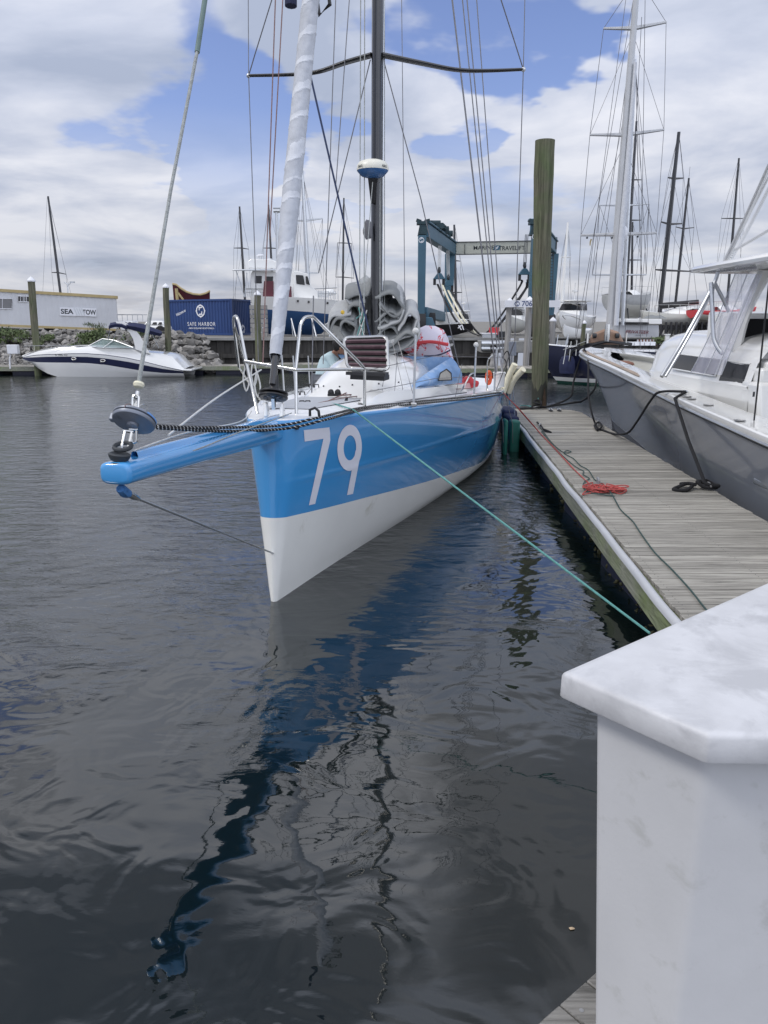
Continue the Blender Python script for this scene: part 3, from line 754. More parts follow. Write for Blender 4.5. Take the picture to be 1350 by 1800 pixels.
def sailboat():
    t = thing('racing_sailboat', 'blue and white racing sailboat numbered 79 with long blue bowsprit, moored in the middle', 'sailboat', tuple(S(0, 0, 0)))
    ss = [0, .004, .015, .035, .06, .09, .13, .18, .24, .32, .45, .6]+[.8+.3*i for i in range(38)]
    ss = [s for s in ss if s < 12.05]+[12.1]
    b = MB()
    for side in (1, -1):
        rows = []
        for s in ss:
            zb = interp(T_BZ, s); zd = zdeck(s); row = []
            zs = [-.55, -.25, -.05]+[zb*k/6 for k in range(7)]+[zb+(zd-.03-zb)*k/48 for k in range(1, 49)]+[zd-.012, zd]
            for i, z in enumerate(zs):
                inset = (0, 0, 0)[0]
                bb = half(s, z) if i < len(zs)-2 else half(s, zd-.03)-(.003 if i == len(zs)-2 else .016)
                row.append(S(s if s > 0 else (0), max(0, bb)*side, z))
            rows.append(row)
        b.grid(rows, mf=lambda i, j: 1 if j < 9 else 0)
    # transom
    n = len(zs); rows = [[S(12.1, half(12.1, z)*k, z) for k in (-1, -.5, 0, .5, 1)] for z in [-.3, 0, .3, .8, zdeck(12.1)-.02]]
    b.grid(rows, mi=0, sm=False)
    hull = b.build('hull', [M['blue'], M['white_hull']], t, angle=50)
    # recessed bobstay fitting on the stem
    q = MB(); s0, z0 = .10, .50
    q.blob(tuple(S(.055, .02, .50)), .055, 0, 2, 0, (.8, .5, 1.9), sm=True)
    q.build('stem_fitting', M['white_gel'], t)
    # deck
    def camber(s, k): return zdeck(s)-.004+.07*min(1, half(s, zdeck(s))/1.2)*(1-k*k)
    b = MB(); rows = []
    for s in ss:
        hb = half(s, zdeck(s)-.03)-.016
        rows.append([S(max(s, .01), hb*k, camber(s, abs(k))) for k in (-1, -.97, -.94, -.8, -.6, -.4, -.2, 0, .2, .4, .6, .8, .94, .97, 1)])
    b.grid(rows); b.build('deck', M['white_deck'], t, angle=50)
    # low white toe moulding along both edges
    for side in (1, -1):
        b = MB(); rows = []
        for i in range(60):
            s = 1.9+i*(9.9/59); hb = half(s, zdeck(s)-.03); z = zdeck(s); h = .045*min(1, (i+.2)/3)
            rows.append([S(s, (hb-.05)*side, z+.002), S(s, (hb-.055)*side, z+h), S(s, (hb-.10)*side, z+h), S(s, (hb-.12)*side, z+.01)])
        b.grid(rows, sm=False); b.build('toe_rail', M['white_gel'], t)
    # grey foredeck trough
    b = MB(); rows = []
    for i in range(12):
        s = 1.0+i*.19; w = min(half(s, zdeck(s))*.42, .48); rows.append([S(s, w*k-.12, camber(s, 0)+.006) for k in (-1, -.5, 0, .5, 1)])
    b.grid(rows); b.build('nonskid_panel', M['grey_deck'], t)
    # raised side coaming on the starboard side deck (white ledge with a pointed front)
    b = MB(); rows = []
    for i in range(30):
        s = 2.0+i*(6.2/29); hb = half(s, zdeck(s)); w = hb*(.60+.14*min(1, i/10)); h = .15*min(1, i/3+.15)
        z = zdeck(s)+.02
        rows.append([S(s, w-.02, z), S(s, w-.05, z+h), S(s, w-.30*min(1, i/6+.3), z+h+.02), S(s, w-.42*min(1, i/6+.3), z+h*.5)])
    b.grid(rows); b.build('side_coaming', M['white_gel'], t, angle=40)
    # ---------------- bowsprit
    b = MB(); rows = []
    def sec(s, w, h, zc, wt=1.0):
        P = []
        for k in range(28):
            a = 2*math.pi*k/28; ca, sa = math.cos(a), math.sin(a); e = .55
            P.append(S(s, (abs(ca)**e)*math.copysign(1, ca)*w/2, zc+(abs(sa)**e)*math.copysign(1, sa)*h/2))
        return P
    tip = -2.68
    rows = [sec(tip+.0, .155, .085, 1.815), sec(tip+.004, .185, .112, 1.815), sec(tip+.018, .205, .135, 1.815)]
    for i in range(18):
        k = i/17; s = tip+.03+k*(.95-tip-.03); rows.append(sec(s, .208+.12*k**1.4, .138+.085*k, 1.815-.155*k))
    b.grid(rows, cv=True); n = 28
    b.f.append(tuple(range(28))[::-1]); b.m.append(0); b.sm.append(False)
    # spine on top that spreads out into the deck
    rows = []
    for i in range(20):
        k = i/19; s = tip+.25+k*(.45-tip-.25); w = .03+.10*k**1.5; zt = 1.882+.0*k
        zt = 1.815-.145*k+(.138+.085*k)/2
        rows.append([S(s, -w, zt-.02), S(s, -w*.6, zt+.022), S(s, 0, zt+.03), S(s, w*.6, zt+.022), S(s, w, zt-.02)])
    b.grid(rows); b.build('bowsprit', M['blue'], t, angle=50)
    # small dark eye and sprit collar mark on the starboard bow
    e = on_hull(519, 751, .6, 1.6); c = hull_pt(e[0], e[1], 1, .004)
    q = MB(); q.tube([c, c+BN*.03], .022, 12); q.build('bow_eye', M['dark_steel'], t)
    # ---------------- the number on the starboard bow
    def sticker(cols, name):
        b = MB(); rows = []
        for (L0, R0) in cols:
            row = []
            for k in range(5):
                q = (L0[0]+(R0[0]-L0[0])*k/4, L0[1]+(R0[1]-L0[1])*k/4); s_, z_ = on_hull(*q); row.append(hull_pt(s_, z_, 1, .004))
            rows.append(row)
        return rows
    def lerp2(a, b_, k): return (a[0]+(b_[0]-a[0])*k, a[1]+(b_[1]-a[1])*k)
    b = MB()
    # 7: top bar, then the leg
    A0, A1, B0, B1 = (533.5, 756), (535, 776), (578.5, 751), (580, 772)
    b.grid(sticker([(lerp2(A0, B0, k/8), lerp2(A1, (568, 771), k/8)) for k in range(9)], ''), sm=True)
    b.grid(sticker([((568, 771), (580, 772)) if k < 0 else (lerp2((568, 771), (542.5, 888), k/14), lerp2((580, 774), (553.5, 885.5), k/14)) for k in range(15)], ''))
    b.grid(sticker([(lerp2((568, 771), (578.5, 751), k/3), lerp2((580, 774), (579.6, 760), k/3)) for k in range(4)], ''))
    b.build('number_seven', M['white_num'], t)
    b = MB(); cx, cy = 614.0, 787.0; ring = []
    for k in range(41):
        a = 2*math.pi*k/40; tilt = .10
        ox, oy = 21.5*math.cos(a), 40.5*math.sin(a); ix, iy = 11.0*math.cos(a), 22.0*math.sin(a)
        ring.append(((cx+ox+tilt*0, cy+oy-ox*.10), (cx+ix+.5, cy+iy-ix*.10)))
    b.grid(sticker(ring, ''))
    b.grid(sticker([(lerp2((624.5, 792), (609.5, 870), k/12), lerp2((635.4, 787), (620, 868), k/12)) for k in range(13)], ''))
    b.build('number_nine', M['white_num'], t)
    # port side mirror of the number, seen only as slivers
    for (s0, s1) in ((.75, 1.0), (1.35, 1.6)):
        b = MB()
        rows = [[hull_pt(s0+(s1-s0)*k/3, z, -1, .004) for k in range(4)] for z in (.95, 1.2, 1.4, 1.6)]; b.grid(rows); b.build('port_number', M['white_num'], t)
    # ---------------- coachroof: a big rounded white cabin top
    def roof(s, k):
        """k from -1 port to 1 starboard"""
        u = (s-3.0)/(7.6-3.0)
        w = 1.0*min(1, .55+1.3*u)*(1-.1*u) if u > 0 else .5
        w = .62+.36*min(1, u*1.9)
        h = .62*math.sin(min(1, u*2.3)*math.pi/2)**.9*(1-.15*max(0, u-.5))
        prof = (1-abs(k)**3.2)**.8
        return S(s, w*k, zdeck(s)+.03+h*prof)
    b = MB(); rows = []
    for i in range(40):
        s = 3.0+4.6*(i/39)**1.25; rows.append([roof(s, -1+2*j/24) for j in range(25)])
    b.grid(rows); cr = b.build('coachroof', M['white_gel'], t, angle=60)
    for (s, k) in ((3.35, -.55), (3.35, .05), (3.45, .55), (3.8, .80), (4.4, .88), (5.2, .9), (3.3, -.2)):
        p = roof(s, k); b = MB(); b.blob(tuple(p+Vector((0, -.004, .004))), .014, 0, 1, 0, sm=True); b.build('roof_bolt', M['dark_steel'], t)
    # ---------------- open louvred hatch standing up on the coachroof front
    H0 = W(612, 647, 9.9); H1 = W(682, 650, 9.75); H2 = W(679, 592, 10.1); H3 = W(605, 594, 10.25)
    yv = S(3.25, 0, 0).y
    q = MB(); cs = []
    for i, (a, c) in enumerate(((H0, H1), (H1, H2), (H2, H3), (H3, H0))):
        for k in range(4): cs.append(a.lerp(c, .1+.8*k/3))
    fr = spline(cs+[cs[0]], 4); q.tube(fr[:-1], .026, 10, closed=True); q.build('hatch_frame', M['steel'], t)
    q = MB(); q.hull8([H0, H1, H2, H3, *[p+Vector((0, .05, 0)) for p in (H0, H1, H2, H3)]]); q.build('hatch_backing', M['black'], t)
    q = MB()
    for i in range(5):
        k = .12+.19*i; a = H0.lerp(H3, k)+Vector((.02, -.03, 0)); c = H1.lerp(H2, k)+Vector((-.02, -.03, 0))
        q.bar(a, c, .03, .034, up=(0, -.5, 1))
    q.build('louvre_slat', mat('faded_red_slat', (.12, .07, .08), .35, 0, .3, 12), t)
    q = MB(); a = W(612, 655, 9.8); c = W(680, 658, 9.7); q.bar(a, c, .25, .04); q.bar(a+Vector((.06, .1, -.05)), c+Vector((0, .1, -.05)), .3, .06, 0); q.build('hatch_sill', M['black'], t)
    # ---------------- spray hood of faded blue canvas with a clear window
    hs = [W(728, 678, 11.6), W(790, 672, 12.6), W(812, 670, 13.4), W(796, 632, 13.3), W(770, 638, 12.8), W(742, 660, 12.0)]
    b = MB(); rows = []
    for i in range(9):
        k = i/8; a = W(722+90*k, 682-9*k, 10.9+1.5*k); c0 = W(722+72*k, 680-52*k**.8, 11.0+1.4*k)
        rows.append([a.lerp(c0, j/6)+Vector((.10*math.sin(math.pi*j/6)*.6, -.08*math.sin(math.pi*j/6), 0)) for j in range(7)])
    b.grid(rows)
    rows2 = []
    for i in range(7):
        k = i/6; rows2.append([rows[-1][j].lerp(rows[-1][j]+BN*(-1.9)+Vector((0, .2, .02)), k) for j in range(7)])
    b.grid(rows2); sh = b.build('spray_hood', M['canvas_blue'], t)
    q = MB(); poly = [(770, 668), (773, 655), (784, 648), (792, 655), (793, 667)]
    P = [W(x, y, 11.62+.014*(x-770))+Vector((.0, -.09, 0)) for x, y in poly]; q.add(P, [tuple(range(5))], 0, False); o = q.build('window', mat('clouded_vinyl', (.42, .40, .36), .2, 0, .15, 9), sh)
    q = MB(); q.tube([p+Vector((0, -.008, 0)) for p in P], .009, 5, closed=True); q.build('window_trim', M['black'], sh)
    # ---------------- mast, rigging
    mb = S(5.25, 0, zdeck(5.25)+.05)
    def axis(y): return CP(660.5+(663.5-660.5)*(585-y)/585, y)
    m0 = axis(600); m1 = axis(-40); md = (m1-m0).normalized()
    b = MB(); b.tube([m0-md*.6, m1+md*3], .082, 20, flat=1.35); mast = b.build('mast', M['carbon'], t)
    b = MB(); tr = Vector(BN)*.07-BD*.0
    b.tube([m0+BN*.088+BD*.02, m1+BN*.088+BD*.02], .012, 6); b.build('mast_track', M['alu'], mast)
    # spreader pair, swept aft and bent
    root = axis(97)
    for side, pts in ((1, [(673, 97), (740, 111), (800, 122.5), (850, 124.5), (920, 122)]), (-1, [(653, 97), (607, 110), (560, 126), (515, 131), (437, 133)])):
        P = []
        for i, (x, y) in enumerate(pts):
            b_off = abs(x-663)/FPX*12.6*1.02
            r = ray(x, y); o = Vector((0, 0, EYE)); Yp = root.y+.35*(i/4)+side*0.0-side*math.sin(BTH)*b_off*.6
            P.append(W(x, y, Yp))
        b = MB(); b.tube(spline(P, 5), [.062-.028*i/20 for i in range(21)], 12, flat=.6); sp = b.build('spreader', M['carbon'], t)
        q = MB(); q.blob(tuple(P[-1]), .035, 0, 2, 0, sm=True); q.build('spreader_tip', M['alu'], sp)
        tipp = P[-1]
        # shrouds from the tip down to the deck and up out of sight
        dk = S(5.8, 1.62*side, 1.55)
        q = MB()
        if side == 1:
            q.tube([tipp, W(905, 600, tipp.y+.2), S(7.2, half(7.2, 1.4)-.05, 1.5)], .0075, 5)
            q.tube([tipp, W(924, -60, tipp.y)], .0065, 5)
            q.tube([tipp, W(908, 84, tipp.y-.1), W(868, -40, tipp.y-.4)], .0085, 5)
        else:
            q.tube([tipp, W(455, 655, tipp.y-.4)], .0075, 5)
            q.tube([tipp, W(436, -60, tipp.y)], .0065, 5)
            q.tube([tipp, W(448, 96, tipp.y-.1), W(490, -40, tipp.y-.4)], .0085, 5)
        q.build('shroud', M['wire'], t)
    # lower diagonals
    for pts in ([(651, 105), (560, 480)], [(674, 105), (740, 350), (809, 655)]):
        q = MB(); q.tube([W(x, y, root.y+.1) for x, y in pts], .0085, 5); q.build('diagonal_shroud', M['wire'], t)
    # radar dome on the mast front
    rc = CP(655, 300)-BD*.0
    rc = W(655, 300, m0.y-.22)
    kk = .95
    b = MB(); b.lathe(rc, [(.075*kk, -.10), (.17*kk, -.075), (.232*kk, -.015), (.238*kk, .0)], 32, 0); rad = b.build('radar', M['bottom_radar'], t)
    b = MB(); b.lathe(rc, [(.242*kk, .0), (.246*kk, .03), (.235*kk, .075), (.20*kk, .115), (.12*kk, .14), (.0, .146)], 32, 0); b.build('radome', mat('cream_radome', (.72, .71, .62), .35, 0, .03, 3), rad)
    b = MB(); b.add([rc+Vector((-.07, -.02, -.10)), rc+Vector((.07, -.02, -.10)), rc+Vector((.05, .15, -.10)), rc+Vector((-.05, .15, -.10)),
                     rc+Vector((-.03, .12, -.42)), rc+Vector((.03, .12, -.42)), rc+Vector((.03, .2, -.42)), rc+Vector((-.03, .2, -.42))],
                    [(0, 1, 2, 3), (4, 5, 6, 7), (0, 1, 5, 4), (1, 2, 6, 5), (2, 3, 7, 6), (3, 0, 4, 7)], 0, False); b.build('bracket', M['black'], rad)
    # small black marking on the radome
    for (x, tx) in ((676.5, 'B&G'), (634.5, 'B&G')):
        sgn = 1 if x > 655 else -1; ang = R(48)*sgn
        px = Vector((math.cos(ang), math.sin(ang), 0)); c = rc+Vector((math.sin(ang)*.2475*kk, -math.cos(ang)*.2475*kk, .035))
        put_text('marking', tx, plane_mtx(c, px), M['text_dark'], rad, height=.036, bold=.01)
    # canvas bag hanging on the port side of the mast
    c = W(646, 405, m0.y-.1); b = MB(); b.blob(tuple(c), .11, 0, 3, .22, (.62, .6, 1.25), 4, sm=True); b.build('winch_bag', mat('grey_bag', (.16, .16, .17), .85, 0, .2, 9), mast)
    # halyards and wires, (pixel pairs at a depth near the mast)
    wires = [(484, 0, 462, 640, .009, 'maroon_rope', 11.5), (497, 0, 474, 420, .009, 'maroon_rope', 11.6),
             (590, 0, 568, 640, .0075, 'wire', 11.9), (614, 0, 590, 330, .0075, 'wire', 12.1), (634, 0, 632, 575, .008, 'grey_rope', 11.7), (641, 0, 640, 585, .008, 'grey_rope', 11.7),
             (795, 0, 872, 655, .014, 'wire', 13.2), (813, 0, 874, 612, .010, 'wire', 13.4), (821, 0, 879, 620, .010, 'wire', 13.4), (838, 0, 886, 640, .009, 'wire', 13.6),
             (545, 130, 660, 632, .014, 'blue_line', 10.9), (676, 0, 676, 600, .006, 'grey_rope', 12.0), (706, 0, 712, 560, .006, 'wire', 12.4),
             (668, 300, 668, 600, .007, 'grey_rope', 11.6), (551, 520, 548, 690, .008, 'wire', 9.4), (655, 320, 636, 560, .006, 'grey_rope', 11.3)]
    for i, (x0, y0, x1, y1, r, mm, Y) in enumerate(wires):
        a = W(x0, y0, Y+.3); c = W(x1, y1, Y)
        if y0 == 0: a = a+(a-c)*.12
        q = MB(); q.tube([a, c], r, 5); q.build('halyard' if r < .0095 or mm != 'wire' else 'backstay', M[mm], t)
    # ---------------- staysail furled round its stay, in grey cloth with paler wrapping bands
    f0 = CP(484, 626); f1 = CP(548, -20)
    a0 = CP(481, 716); fd = (f1-f0); L = fd.length; fd.normalize()
    b = MB(); n = 460; rows = []; u = fd.orthogonal().normalized(); v = fd.cross(u); seg = 40
    def wrap(k, j): return (k*12.5+.55*mnoise.noise(Vector((k*9, 2, 5)))+.12*mnoise.noise(Vector((k*31, j*.2, 5)))-j/seg) % 1.0
    def mfun(i, j): return 1 if wrap(i/n, j) < .26+.16*mnoise.noise(Vector((i/n*14, 8, 1))) else 0
    for i in range(n+1):
        k = i/n; r = .058+.034*min(1, k*2.6)*(1-.15*k)
        if i == 0: r *= .8
        row = []
        for j in range(seg):
            a = 2*math.pi*j/seg; ph = wrap(k, j)
            rr = r*(1+.06*math.exp(-((ph-.0)/.05)**2)+.05*mnoise.noise(Vector((j*.5, i*.12, 1))))
            drop = .10*math.cos(a-.8) if i == 0 else 0
            row.append(f0+fd*(L*k-drop)+(u*math.cos(a)+v*math.sin(a))*rr)
        rows.append(row)
    b.grid(rows, cv=True, mf=mfun); fs = b.build('furled_staysail', [M['sailcover'], M['sailband']], t, angle=60)
    q = MB(); q.tube([a0, f0+fd*.2], .020, 10); q.tube([f0-fd*.28, f0+fd*.1], .033, 8); q.build('furler_foil', M['carbon'], fs)
    # black ladder strip and head swivel
    tp = CP(553, 8); q = MB(); q.tube([tp+Vector((.05, 0, -.1)), tp+Vector((.16, 0, .0)), tp+Vector((.14, 0, .15)), tp+Vector((.02, 0, .1))], .022, 8, closed=True); q.build('head_swivel', M['black'], fs)
    q = MB(); q.tube([CP(520, 10)+BN*-.05, CP(520, -60)+BN*-.05], .06, 10); q.build('leech_cover', M['navy_canvas'], fs)
    # furler drum of the staysail
    dc = CP(480.5, 695); rot = fd.to_track_quat('Z', 'Y').to_matrix()
    q = MB(); q.lathe(dc, [(.03, -.035), (.128, -.030), (.140, -.020), (.140, -.008), (.06, -.004), (.06, .012), (.140, .016), (.140, .028), (.125, .036), (.05, .04), (.04, .12), (.03, .2)], 36, 0, rot)
    dr = q.build('furler_drum', M['black'], t)
    q = MB()
    for k in range(10):
        a = 2*math.pi*k/10; p = dc+rot @ Vector((math.cos(a)*.095, math.sin(a)*.095, -.0335)); p2 = dc+rot @ Vector((math.cos(a)*.062, math.sin(a)*.062, -.034)); q.bar(p, p2, .022, .006)
    q.build('drum_slot', M['grey_drum'], dr)
    q = MB(); q.bar(a0+Vector((0, 0, -.02)), dc-fd*.03, .045, .03); q.build('tack_strap', M['steel'], t)
    for sx in (-.075, .085):
        q = MB(); c = a0+BN*sx; q.box(tuple(c+Vector((0, 0, -.02))), (.045, .16, .13), taper=.6); q.build('tack_bracket', M['white_gel'], t, bevel=.012)
    q = MB(); c = S(.42, .30, 1.80); q.tube([c, c+Vector((.0, 0, .06)), c+Vector((.05, 0, .08)), c+Vector((.085, 0, .05)), c+Vector((.09, 0, 0))], .014, 8); q.build('deck_eye', M['black'], t)
    # ---------------- bow sprit end gear: strop rings, shackle, big furler disc, swivel, cream ball, anti-torsion rope
    g0 = S(-2.52, 0, 1.885)
    g0 = CP(208, 806)
    def g(px, py): return CP(px, py)
    q = MB(); q.lathe(g(210, 813)+Vector((0, 0, -.004)), [(.062, 0), (.062, .010), (.03, .014), (0, .014)], 20); q.build('sprit_end_plate', M['steel'], t)
    q = MB(); q.lathe(g(210, 802), [(.024, -.03), (.05, -.025), (.063, -.004), (.066, .012), (.055, .02), (.02, .01), (.012, .012)], 24, 0, Matrix.Rotation(R(8), 3, 'Y')); q.build('rubber_cup', M['rubber'], t)
    q = MB(); c = g(216, 786); rr = []
    for k in range(20):
        a = 2*math.pi*k/20; rr.append(c+Vector((.050*math.cos(a), .045*math.sin(a), .016*math.sin(a)+.004)))
    q.tube(rr, .014, 8, closed=True); q.build('strop_ring', M['rubber'], t)
    def shackle(name, pa, pb, w, r, m):
        """pb the pin end, pa the bow end"""
        d = (pa-pb); Ls = d.length; d.normalize(); sx = d.cross(Vector((0, 1, 0))).normalized(); P = []
        for k in range(11):
            a = math.pi*k/10; P.append(pa-d*w*.5+sx*(math.cos(a)*w/2)+d*(math.sin(a)*w*.5))
        P = [pb+sx*w/2]+P+[pb-sx*w/2]
        q = MB(); q.tube(P, r, 8); q.tube([pb+sx*(w/2+.012), pb-sx*(w/2+.012)], r*1.1, 8); return q.build(name, m, t)
    shackle('shackle', g(219, 789), g(226, 758), .040, .0095, M['steel'])
    shackle('shackle', g(236, 778), g(235, 755), .032, .008, M['steel'])
    # the disc, tilted along the stay
    top = g(365, -20); low = g(243, 690); sd_ = (top-low).normalized(); dc = g(236, 738); rot = (sd_+Vector((.06, .30, 0))).to_track_quat('Z', 'Y').to_matrix()
    q = MB(); q.lathe(dc, [(.02, -.055), (.035, -.05), (.037, -.035), (.09, -.032), (.128, -.024), (.133, -.014), (.133, -.004), (.118, -.002), (.118, .004), (.133, .007), (.133, .017), (.122, .026), (.08, .032), (.03, .036), (.025, .06), (0, .06)], 44, 0, rot)
    fd2 = q.build('furling_disc', M['grey_drum'], t)
    q = MB(); rows = []
    for k in range(7):
        a = R(150)+R(9)*k; rows.append([dc+rot @ Vector((math.cos(a)*r_, math.sin(a)*r_, z_)) for r_, z_ in ((.1345, -.003+.011), (.1345, .0185), (.123, .0275), (.085, .0335))])
    q.grid(rows); q.build('blue_tape', mat('sky_blue_tape', (.12, .30, .66), .5, 0, .05, 3), fd2)
    q = MB(); c = dc+rot @ Vector((.135, .02, 0)); q.box(tuple(c), (.03, .04, .05), rot); q.build('rope_guide', M['grey_drum'], fd2, bevel=.006)
    shackle('shackle', g(239, 695), g(237, 722), .038, .009, M['steel'])
    q = MB(); q.tube([g(240, 700), g(242, 688)], [.014, .012], 8); q.tube([g(233, 728), g(241, 706)], [.020, .014], 10); q.build('swivel', M['steel'], t)
    q = MB(); q.lathe(g(244, 676), [(.012, -.022), (.028, -.017), (.036, 0), (.030, .014), (.012, .02)], 20, 0, sd_.to_track_quat('Z', 'Y').to_matrix()); q.build('cream_ball', M['cream'], t)
    for px, py, s1 in ((226, 716, 1), (252, 716, -1)):
        q = MB(); P = [g(px+6*math.cos(a)*1.2, py+6*math.sin(a)) for a in [2*math.pi*k/12 for k in range(12)]]; q.tube(P, .0022, 5, closed=True); q.build('safety_ring', M['maroon_rope'] if s1 > 0 else M['steel'], t)
    q = MB(); P = [g(244, 672), g(300, 335), g(347, 88)]; q.tube([P[0], P[1], P[2]], [.0135, .0115, .012], 10)
    q.build('torsion_rope', M['grey_rope'], t)
    q = MB(); q.tube([g(346.5, 92), g(366, -40)], .018, 10); q.build('rope_splice', mat('green_grey_splice', (.13, .19, .18), .7, 0, .2, 10), t)
    # ---------------- bobstay
    q = MB(); p0 = g(212, 858); p1 = g(226, 868); q.tube([p0, p0.lerp(p1, .5)+Vector((0, 0, -.01)), p1], [.03, .034, .026], 8); q.build('bobstay_lashing', mat('blue_lashing', (.05, .17, .40), .8, 0, .3, 30, bump=.8, bscale=120), t)
    p2 = g(244, 877); q = MB(); q.tube([p1-(p2-p1)*.1, p1.lerp(p2, .4), p2], [.022, .024, .012], 8); q.build('bobstay_toggle', M['steel'], t)
    p3 = S(.01, .015, .50); q = MB(); q.tube([p2, p2.lerp(p3, .42), p2.lerp(p3, .44), p2.lerp(p3, .78), p2.lerp(p3, .80), p3], [.0095, .0095, .007, .007, .0095, .0095], 8); q.build('bobstay', M['alu'], t)
    # ---------------- black and white furling lines
    def braid(name, P, r=.012, turns=9.0):
        P = spline(P, 10); Ls = [0]
        for a, c in zip(P, P[1:]): Ls.append(Ls[-1]+(c-a).length)
        tot = Ls[-1]; N_ = int(tot/.006)
        def at(d):
            for i in range(len(P)-1):
                if d <= Ls[i+1] or i == len(P)-2:
                    k = (d-Ls[i])/max(1e-6, Ls[i+1]-Ls[i]); return P[i].lerp(P[i+1], k), (P[i+1]-P[i]).normalized()
        o = None
        for ph in range(3):
            Q = []
            for i in range(N_+1):
                c, d_ = at(tot*i/N_); u = d_.orthogonal().normalized(); v_ = d_.cross(u); a = 2*math.pi*(i*.006/.052)+ph*2*math.pi/3
                rr = r*.52 if ph else r*.60
                Q.append(c+(u*math.cos(a)+v_*math.sin(a))*rr)
            b = MB(); b.tube(Q, r*.62 if ph else r*.34, 5); o2 = b.build(name if o is None else 'strand', M['black_rope'] if ph else M['white_rope'], t if o is None else o)
            if o is None: o = o2
        return o
    e1 = hull_pt(*on_hull(640, 726, 1.9, 1.65), 1, .02)
    braid('furling_line', [g(276, 752), CP(400, 758, .05), CP(505, 753, .25), Z(575, 737, 1.83), Z(640, 720, 1.76), Z(730, 710, 1.71), Z(828, 701, 1.62), Z(884, 693, 1.52)])
    braid('furling_line', [g(276, 749), CP(360, 752, .03), CP(490, 748, .2), Z(560, 734, 1.85), Z(640, 716, 1.78), Z(730, 706, 1.73), Z(828, 697, 1.64), Z(880, 690, 1.55)])
    for P, r, mm in (([g(236, 792), CP(330, 760, -.1), CP(420, 742, -.25), S(.55, -.35, 1.82)], .006, 'white_rope'),
                     ([CP(296, 765, -.2), CP(380, 700, -.3), BP(459, 650, 1.6)], .009, 'white_rope'),
                     ([CP(255, 800), CP(330, 795, .1), CP(420, 760, .12), S(.3, .15, 1.84)], .005, 'grey_rope'),
                     ([BP(494, 738, .5), BP(560, 712, 2.0), BP(610, 690, 3.2)], .008, 'maroon_rope'),
                     ([BP(494, 726, .9), BP(600, 700, 2.6), BP(700, 690, 4.6)], .006, 'maroon_rope'),
                     ([BP(600, 695, 2.9), BP(700, 688, 4.3), BP(828, 683, 6.4)], .008, 'maroon_rope'),
                     ([BP(650, 715, 2.2), BP(730, 702, 3.5), BP(820, 690, 5.5)], .010, 'wire')):
        q = MB(); q.tube(spline(P, 6), r, 6); q.build('deck_line', M[mm], t)
    # ---------------- pulpits
    pr = .017
    star = [Z(521, 730, zdeck(.4)), BP(520, 650, .75), BP(527, 575, .8), BP(534, 560, .85), BP(545, 556.5, .95), BP(556, 562, 1.1), BP(600, 606, 1.25), BP(632, 638, 1.5), BP(641, 649, sbz(Z(641, 721, 1.735))[0])]
    P2 = [star[0], star[0].lerp(star[1], .5)]+star[1:]
    q = MB(); q.tube(P2[:3]+spline(P2[3:], 5)[1:], pr, 12); q.build('pulpit', M['steel'], t)
    port = [Z(453, 728, zdeck(.4)), BP(434, 640, .95), BP(421, 572, 1.0), BP(416, 557, 1.05), BP(411, 560, 1.2), BP(412, 580, 1.6), BP(420, 645, 2.2)]
    q = MB(); q.tube(port[:2]+spline(port[2:], 5), pr, 12); q.build('pulpit', M['steel'], t)
    q = MB(); q.tube([port[1]+Vector((-.02, 0, .03)), star[1]+Vector((0, -.02, .0)), BP(641, 649, sbz(Z(641, 721, 1.735))[0])], pr, 10); q.tube([BP(413, 575, 1.2), S(1.7, -.72, zdeck(1.7))], pr*.8, 10); q.tube([port[-1], S(2.5, -.95, zdeck(2.5))], pr*.8, 10); q.build('pulpit_rail', M['steel'], t)
    q = MB(); lb = Z(641, 721, 1.735); q.tube([BP(641, 649, sbz(lb)[0]), lb], pr, 10); q.build('pulpit_leg', M['steel'], t)
    for s, ty in ((3.35, 582), (5.5, 606), (6.9, 612)):
        base = S(s, half(s, 1.5)-.05, zdeck(s))
        if s == 3.35: base = Z(727, 714, 1.695); s = sbz(base)[0]
        pb = proj(base)
        q = MB(); top = BP(pb[0]+4, ty, s); q.tube([base, top], .015, 10); st = q.build('stanchion', M['alu'], t)
        if s < 6: q = MB(); q.blob(tuple(top), .042, 0, 2, .1, sm=True); q.build('cap', M['white_rope'], st)
        q = MB(); q.box(tuple(base+Vector((0, 0, .02))), (.07, .07, .05)); q.build('socket', M['steel'], st, bevel=.01)
    for hgt in (1.0, .52):
        q = MB(); P = [BP(641, 652 if hgt == 1 else 690, 2.2)]
        for s in (3.35, 5.5, 6.9, 9): P.append(S(s, half(s, 1.5)-.05, zdeck(s))+Vector((.03, 0, .62*hgt)))
        q.tube(P, .004, 5); q.build('lifeline', M['wire'], t)
    for s in (3.6, 4.6, 6, 7.6):
        q = MB(); q.tube([S(s, -half(s, 1.5)+.05, zdeck(s)), S(s, -half(s, 1.5)+.03, zdeck(s)+.62)], .014, 8); q.build('stanchion', M['alu'], t)
    # thin rigging down to the side deck
    for x0, y0, x1, y1 in ((686, 598, 668, 705), (690, 600, 716, 720), (700, 600, 728, 700), (700, 600, 692, 712), (812, 640, 800, 700)):
        q = MB(); q.tube([W(x0, y0, 10.8), W(x1, y1, 10.2)], .004, 4); q.build('inhauler_line', M['wire'], t)
    # deck blocks and padeyes
    for (x, y, s) in ((536, 709, 2.0), (527, 693, 2.6), (659, 710, 2.5), (552, 680, 3.3), (543, 679, 3.4), (663, 689, 3.6)):
        c = BP(x, y, s); q = MB()
        for dx in (-.035, .035): q.tube([c+Vector((dx-.03, 0, -.01)), c+Vector((dx-.025, 0, .03)), c+Vector((dx+.025, 0, .03)), c+Vector((dx+.03, 0, -.01))], .009, 6)
        q.build('padeye', M['black'], t)
